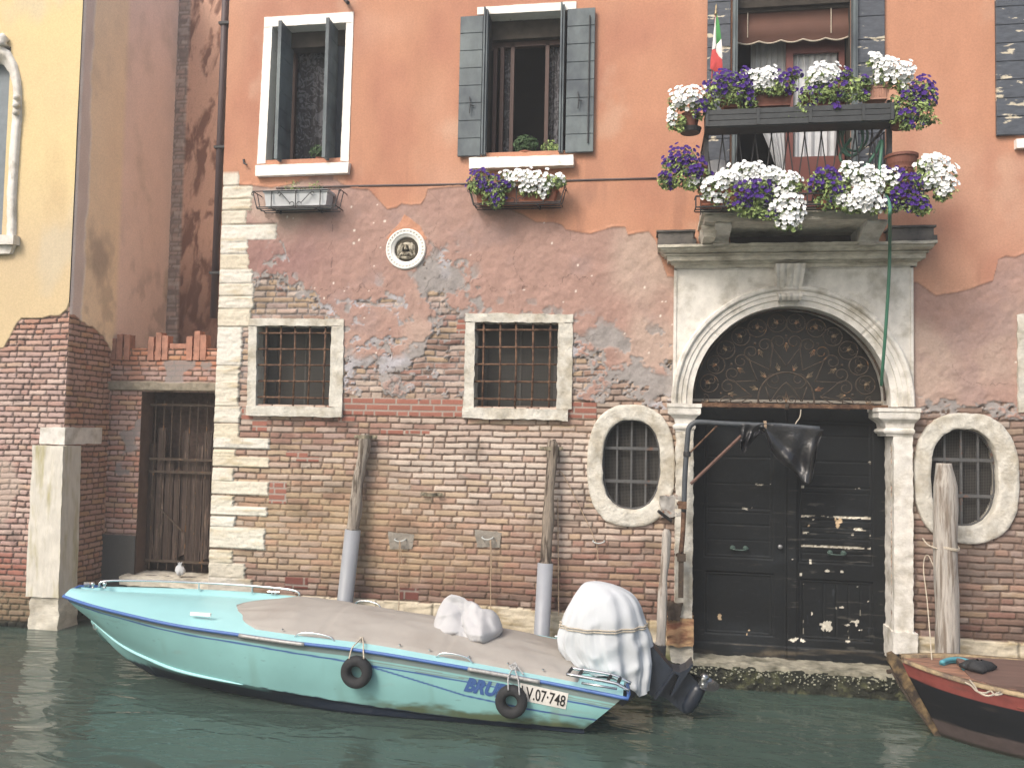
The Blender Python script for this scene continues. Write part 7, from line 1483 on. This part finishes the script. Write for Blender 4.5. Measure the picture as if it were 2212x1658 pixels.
# ------------------------------------------------------------------ wooden boat at the right edge
def wooden_boat():
    t = thing('wooden_boat', 'old wooden boat with red band, black side and worn ochre stem at the right edge', 'boat', (3.4, -1.3, 0))
    ny = spl([2.33, 2.45, 2.75, 3.2, 4.2, 5.5, 7.0], [-1.14, -1.32, -1.60, -1.84, -2.05, -2.1, -2.0]); nz = spl([2.33, 2.75, 3.2, 4.2, 5.5, 7], [.68, .63, .60, .57, .57, .6])
    fy = spl([2.33, 2.5, 2.8, 3.4, 4.2, 5.5, 7.0], [-1.08, -.98, -.82, -.66, -.58, -.56, -.7]); fz = spl([2.33, 2.8, 3.4, 5.5, 7], [.69, .66, .62, .60, .62])
    by = spl([2.68, 2.9, 3.23, 4.2, 5.5, 7.0], [-1.12, -1.34, -1.58, -1.80, -1.85, -1.75])
    S = np.linspace(0, 1, 260)**1.2; T = np.linspace(0, 1, 60); X0 = 2.33+4.6*S; X1 = 2.72+4.2*S; a = np.stack([X0, ny(X0), nz(X0)], -1); b = np.stack([X1, by(X1), 0*X1-.05], -1)
    P = a[:, None]*(1-T[None, :, None])+b[:, None]*T[None, :, None]; P[..., 1] -= .03*np.sin(T*math.pi)[None]; dd = nz(P[..., 0])-P[..., 2]; C = np.ones(P.shape)*A(28, 30, 38, .6)
    C = mixc(C, A(152, 70, 62)*(1+.15*fbm(P[..., 0]*6, P[..., 2]*20, 3, 3))[..., None], sst(.150, .145, dd)*sst(.022, .027, dd)); C = mixc(C, A(150, 136, 112), sst(.03, .026, dd)); C = mixc(C, A(92, 78, 76), sst(.17, .16, P[..., 2]+.008*fbm(P[..., 0]*8, P[..., 2]*0, 5, 3))); C = mixc(C, A(50, 48, 40), sst(.05, .02, P[..., 2]))
    C *= (1+.25*fbm(P[..., 0]*2, P[..., 2]*12, 7, 4))[..., None]; C = mixc(C, A(96, 84, 74), sst(.35, .65, fbm(P[..., 0]*3, P[..., 2]*22, 9, 4))*.35)
    hm = mat('old_boat_paint', attr='Col', rough=.6, nscale=12, namt=.15, bump=.15, bscale=40)
    gridmesh('hull', P, C, np.ones((259, 59), bool), hm, t)
    G = []
    for s in S[::6]:
        x = 2.33+4.6*s; x1 = 2.72+4.2*s; G.append([(x1, -1.0, -.1), (x1, float(fy(x)), -.05), (x, float(fy(x))+.05, float(fz(x)))])
    MB().surf(G).build('far_side', mat('old_boat_far_side', (.02, .02, .025), .5), t, smooth=True)
    dm = mat('red_brown_deck_boards', A(168, 120, 92), .7, nscale=9, namt=.3, bump=.3, bscale=26, stretch=(.5, 4, 4), col2=A(124, 90, 72), mscale=4, thr=(.45, .65))
    G = [[(x, float(ny(x))+(float(fy(x))-float(ny(x)))*v, float(nz(x))+(float(fz(x))-float(nz(x)))*v-.02-.02*abs(2*v-1)+.02) for v in np.linspace(0.02, .98, 14)] for x in np.linspace(2.36, 3.15, 30)]
    MB().surf(G).build('foredeck', dm, t, smooth=True)
    G = [[(x, float(ny(x))+(float(fy(x))-float(ny(x)))*v, float(nz(x))-.12) for v in np.linspace(0.02, .98, 6)] for x in np.linspace(3.1, 6.9, 20)]
    MB().surf(G).build('floorboards', mat('orange_boat_boards', A(170, 116, 80), .7, nscale=8, namt=.2, stretch=(.5, 5, 5)), t)
    for f_y, f_z, s, nm in ((ny, nz, 1, 'gunwale'), (fy, fz, -1, 'gunwale')):
        G = [[(x, float(f_y(x))-.01*s, float(f_z(x))-.02), (x, float(f_y(x))-.015*s, float(f_z(x))+.012), (x, float(f_y(x))+.05*s, float(f_z(x))+.014), (x, float(f_y(x))+.05*s, float(f_z(x))-.03)] for x in np.linspace(2.36, 6.9, 90)]
        MB().surf(G).build(nm, mat('worn_ochre_gunwale', A(170, 146, 106), .7, nscale=20, namt=.3, bump=.3, col2=A(110, 90, 74), mscale=6, thr=(.45, .6)), t, smooth=True)
    # hatch board
    a = Yp(2078, 1443, -.95); mb = MB(); z = .60
    V = [(2.85, -1.45, z+.02), (2.86, -1.02, z+.10), (4.8, -1.02, z+.10), (4.8, -1.70, z+.02), (3.0, -1.62, z+.02)]; lo = [(p[0], p[1], p[2]-.04) for p in V]; mb.add(V+lo, [(0, 4, 3, 2, 1), (5, 6, 7, 8, 9)]+[(i, i+5, (i+1) % 5+5, (i+1) % 5) for i in range(5)]); mb.build('hatch_board', mat('purple_brown_hatch', A(112, 86, 76), .6, nscale=6, namt=.15, stretch=(.5, 4, 4)), t, fix=True)
    # stem
    y = -1.13; O = [(1919, 1413), (1930, 1409), (1946, 1422), (1966, 1456), (1982, 1496), (2012, 1548), (2042, 1596), (2026, 1600), (1997, 1556), (1962, 1502), (1938, 1464), (1920, 1430)]
    P = []
    for (a, b) in O: P.append((a, b, y))
    F_ = [Yp(a, b, yy-.03) for a, b, yy in P]; B_ = [Yp(a, b, yy+.0)+np.array([0, .07, 0]) for a, b, yy in P]; n = len(P)
    MB().add(F_+B_, [tuple(range(n)), tuple(range(2*n-1, n-1, -1))]+[(i, i+n, (i+1) % n+n, (i+1) % n) for i in range(n)]).build('stem_post', mat('worn_ochre_stem', A(150, 122, 76), .8, nscale=14, namt=.3, bump=.4, col2=A(60, 48, 38), mscale=5, thr=(.38, .55)), t, fix=True)
    MB().tube(catmull([tuple(Yp(a, b, yy-.05)) for a, b, yy in ((1928, 1452, -1.14), (1945, 1482, -1.14), (1970, 1520, -1.14), (1994, 1552, -1.14), (2004, 1566, -1.14))], 4), .010, 6).build('stem_iron', M['rust_dark'], t)
    p = Yp(1917, 1450, -1.12); MB().tube([tuple(p), tuple(p+np.array([.08, .02, .01]))], .022, 8).build('wooden_peg', M['rust_dark'], t)
    for s, a in enumerate(((2092, 1490), (2105, 1500))): pass
    mb = MB(); mb.tube(catmull([tuple(Zp(a, b, .645)) for a, b in ((2085, 1473), (2098, 1480), (2110, 1492), (2128, 1496), (2140, 1492), (2150, 1500), (2165, 1498))], 5), .008, 6); mb.tube(catmull([tuple(Zp(a, b, .645)) for a, b in ((2095, 1468), (2106, 1482), (2114, 1494), (2135, 1502), (2160, 1494))], 5), .008, 6)
    tag(mb.build('mooring_line', M['rope'], None, smooth=True), 'white mooring line lying along the near gunwale of the wooden boat', 'rope')
    mb = MB(); 
    for k in range(2): mb.tube(catmull([tuple(Zp(a, b-k*4, .66+.02*k)) for a, b in ((2034, 1434), (2050, 1428), (2070, 1427), (2092, 1432), (2100, 1440), (2080, 1442))], 5), .022, 8)
    tag(mb.build('blue_hose', mat('turquoise_hose', A(70, 160, 176), .5), None, smooth=True), 'coiled turquoise hose on the foredeck of the wooden boat beside the thick pole', 'hose')
    p = Zp(2112, 1441, .68); o = blob((p[0], p[2]-.03), p[1], [(.02, 0), (.12, .01), (.14, .04), (.10, .08), (.03, .10)], M['rubber'], 'black_bag', .006); tag(o, 'small black bag lying against the turquoise hose on the wooden boat', 'bag')
wooden_boat()
# ------------------------------------------------------------------ added thin volume standing in for the lens veil
def lens_veil():
    m = bpy.data.materials.new('veil_volume'); m.use_nodes = True; N = m.node_tree.nodes; L = m.node_tree.links; N.remove(N['Principled BSDF'])
    v = N.new('ShaderNodeVolumePrincipled'); v.inputs['Color'].default_value = (.95, .95, .93, 1); v.inputs['Density'].default_value = .0055; v.inputs['Anisotropy'].default_value = .2
    L.new(v.outputs[0], N['Material Output'].inputs['Volume'])
    o = MB().box(-95, 95, -95, 32, -2.7, 11.2).build('lens_veil', m); o['kind'] = 'stuff'
lens_veil()
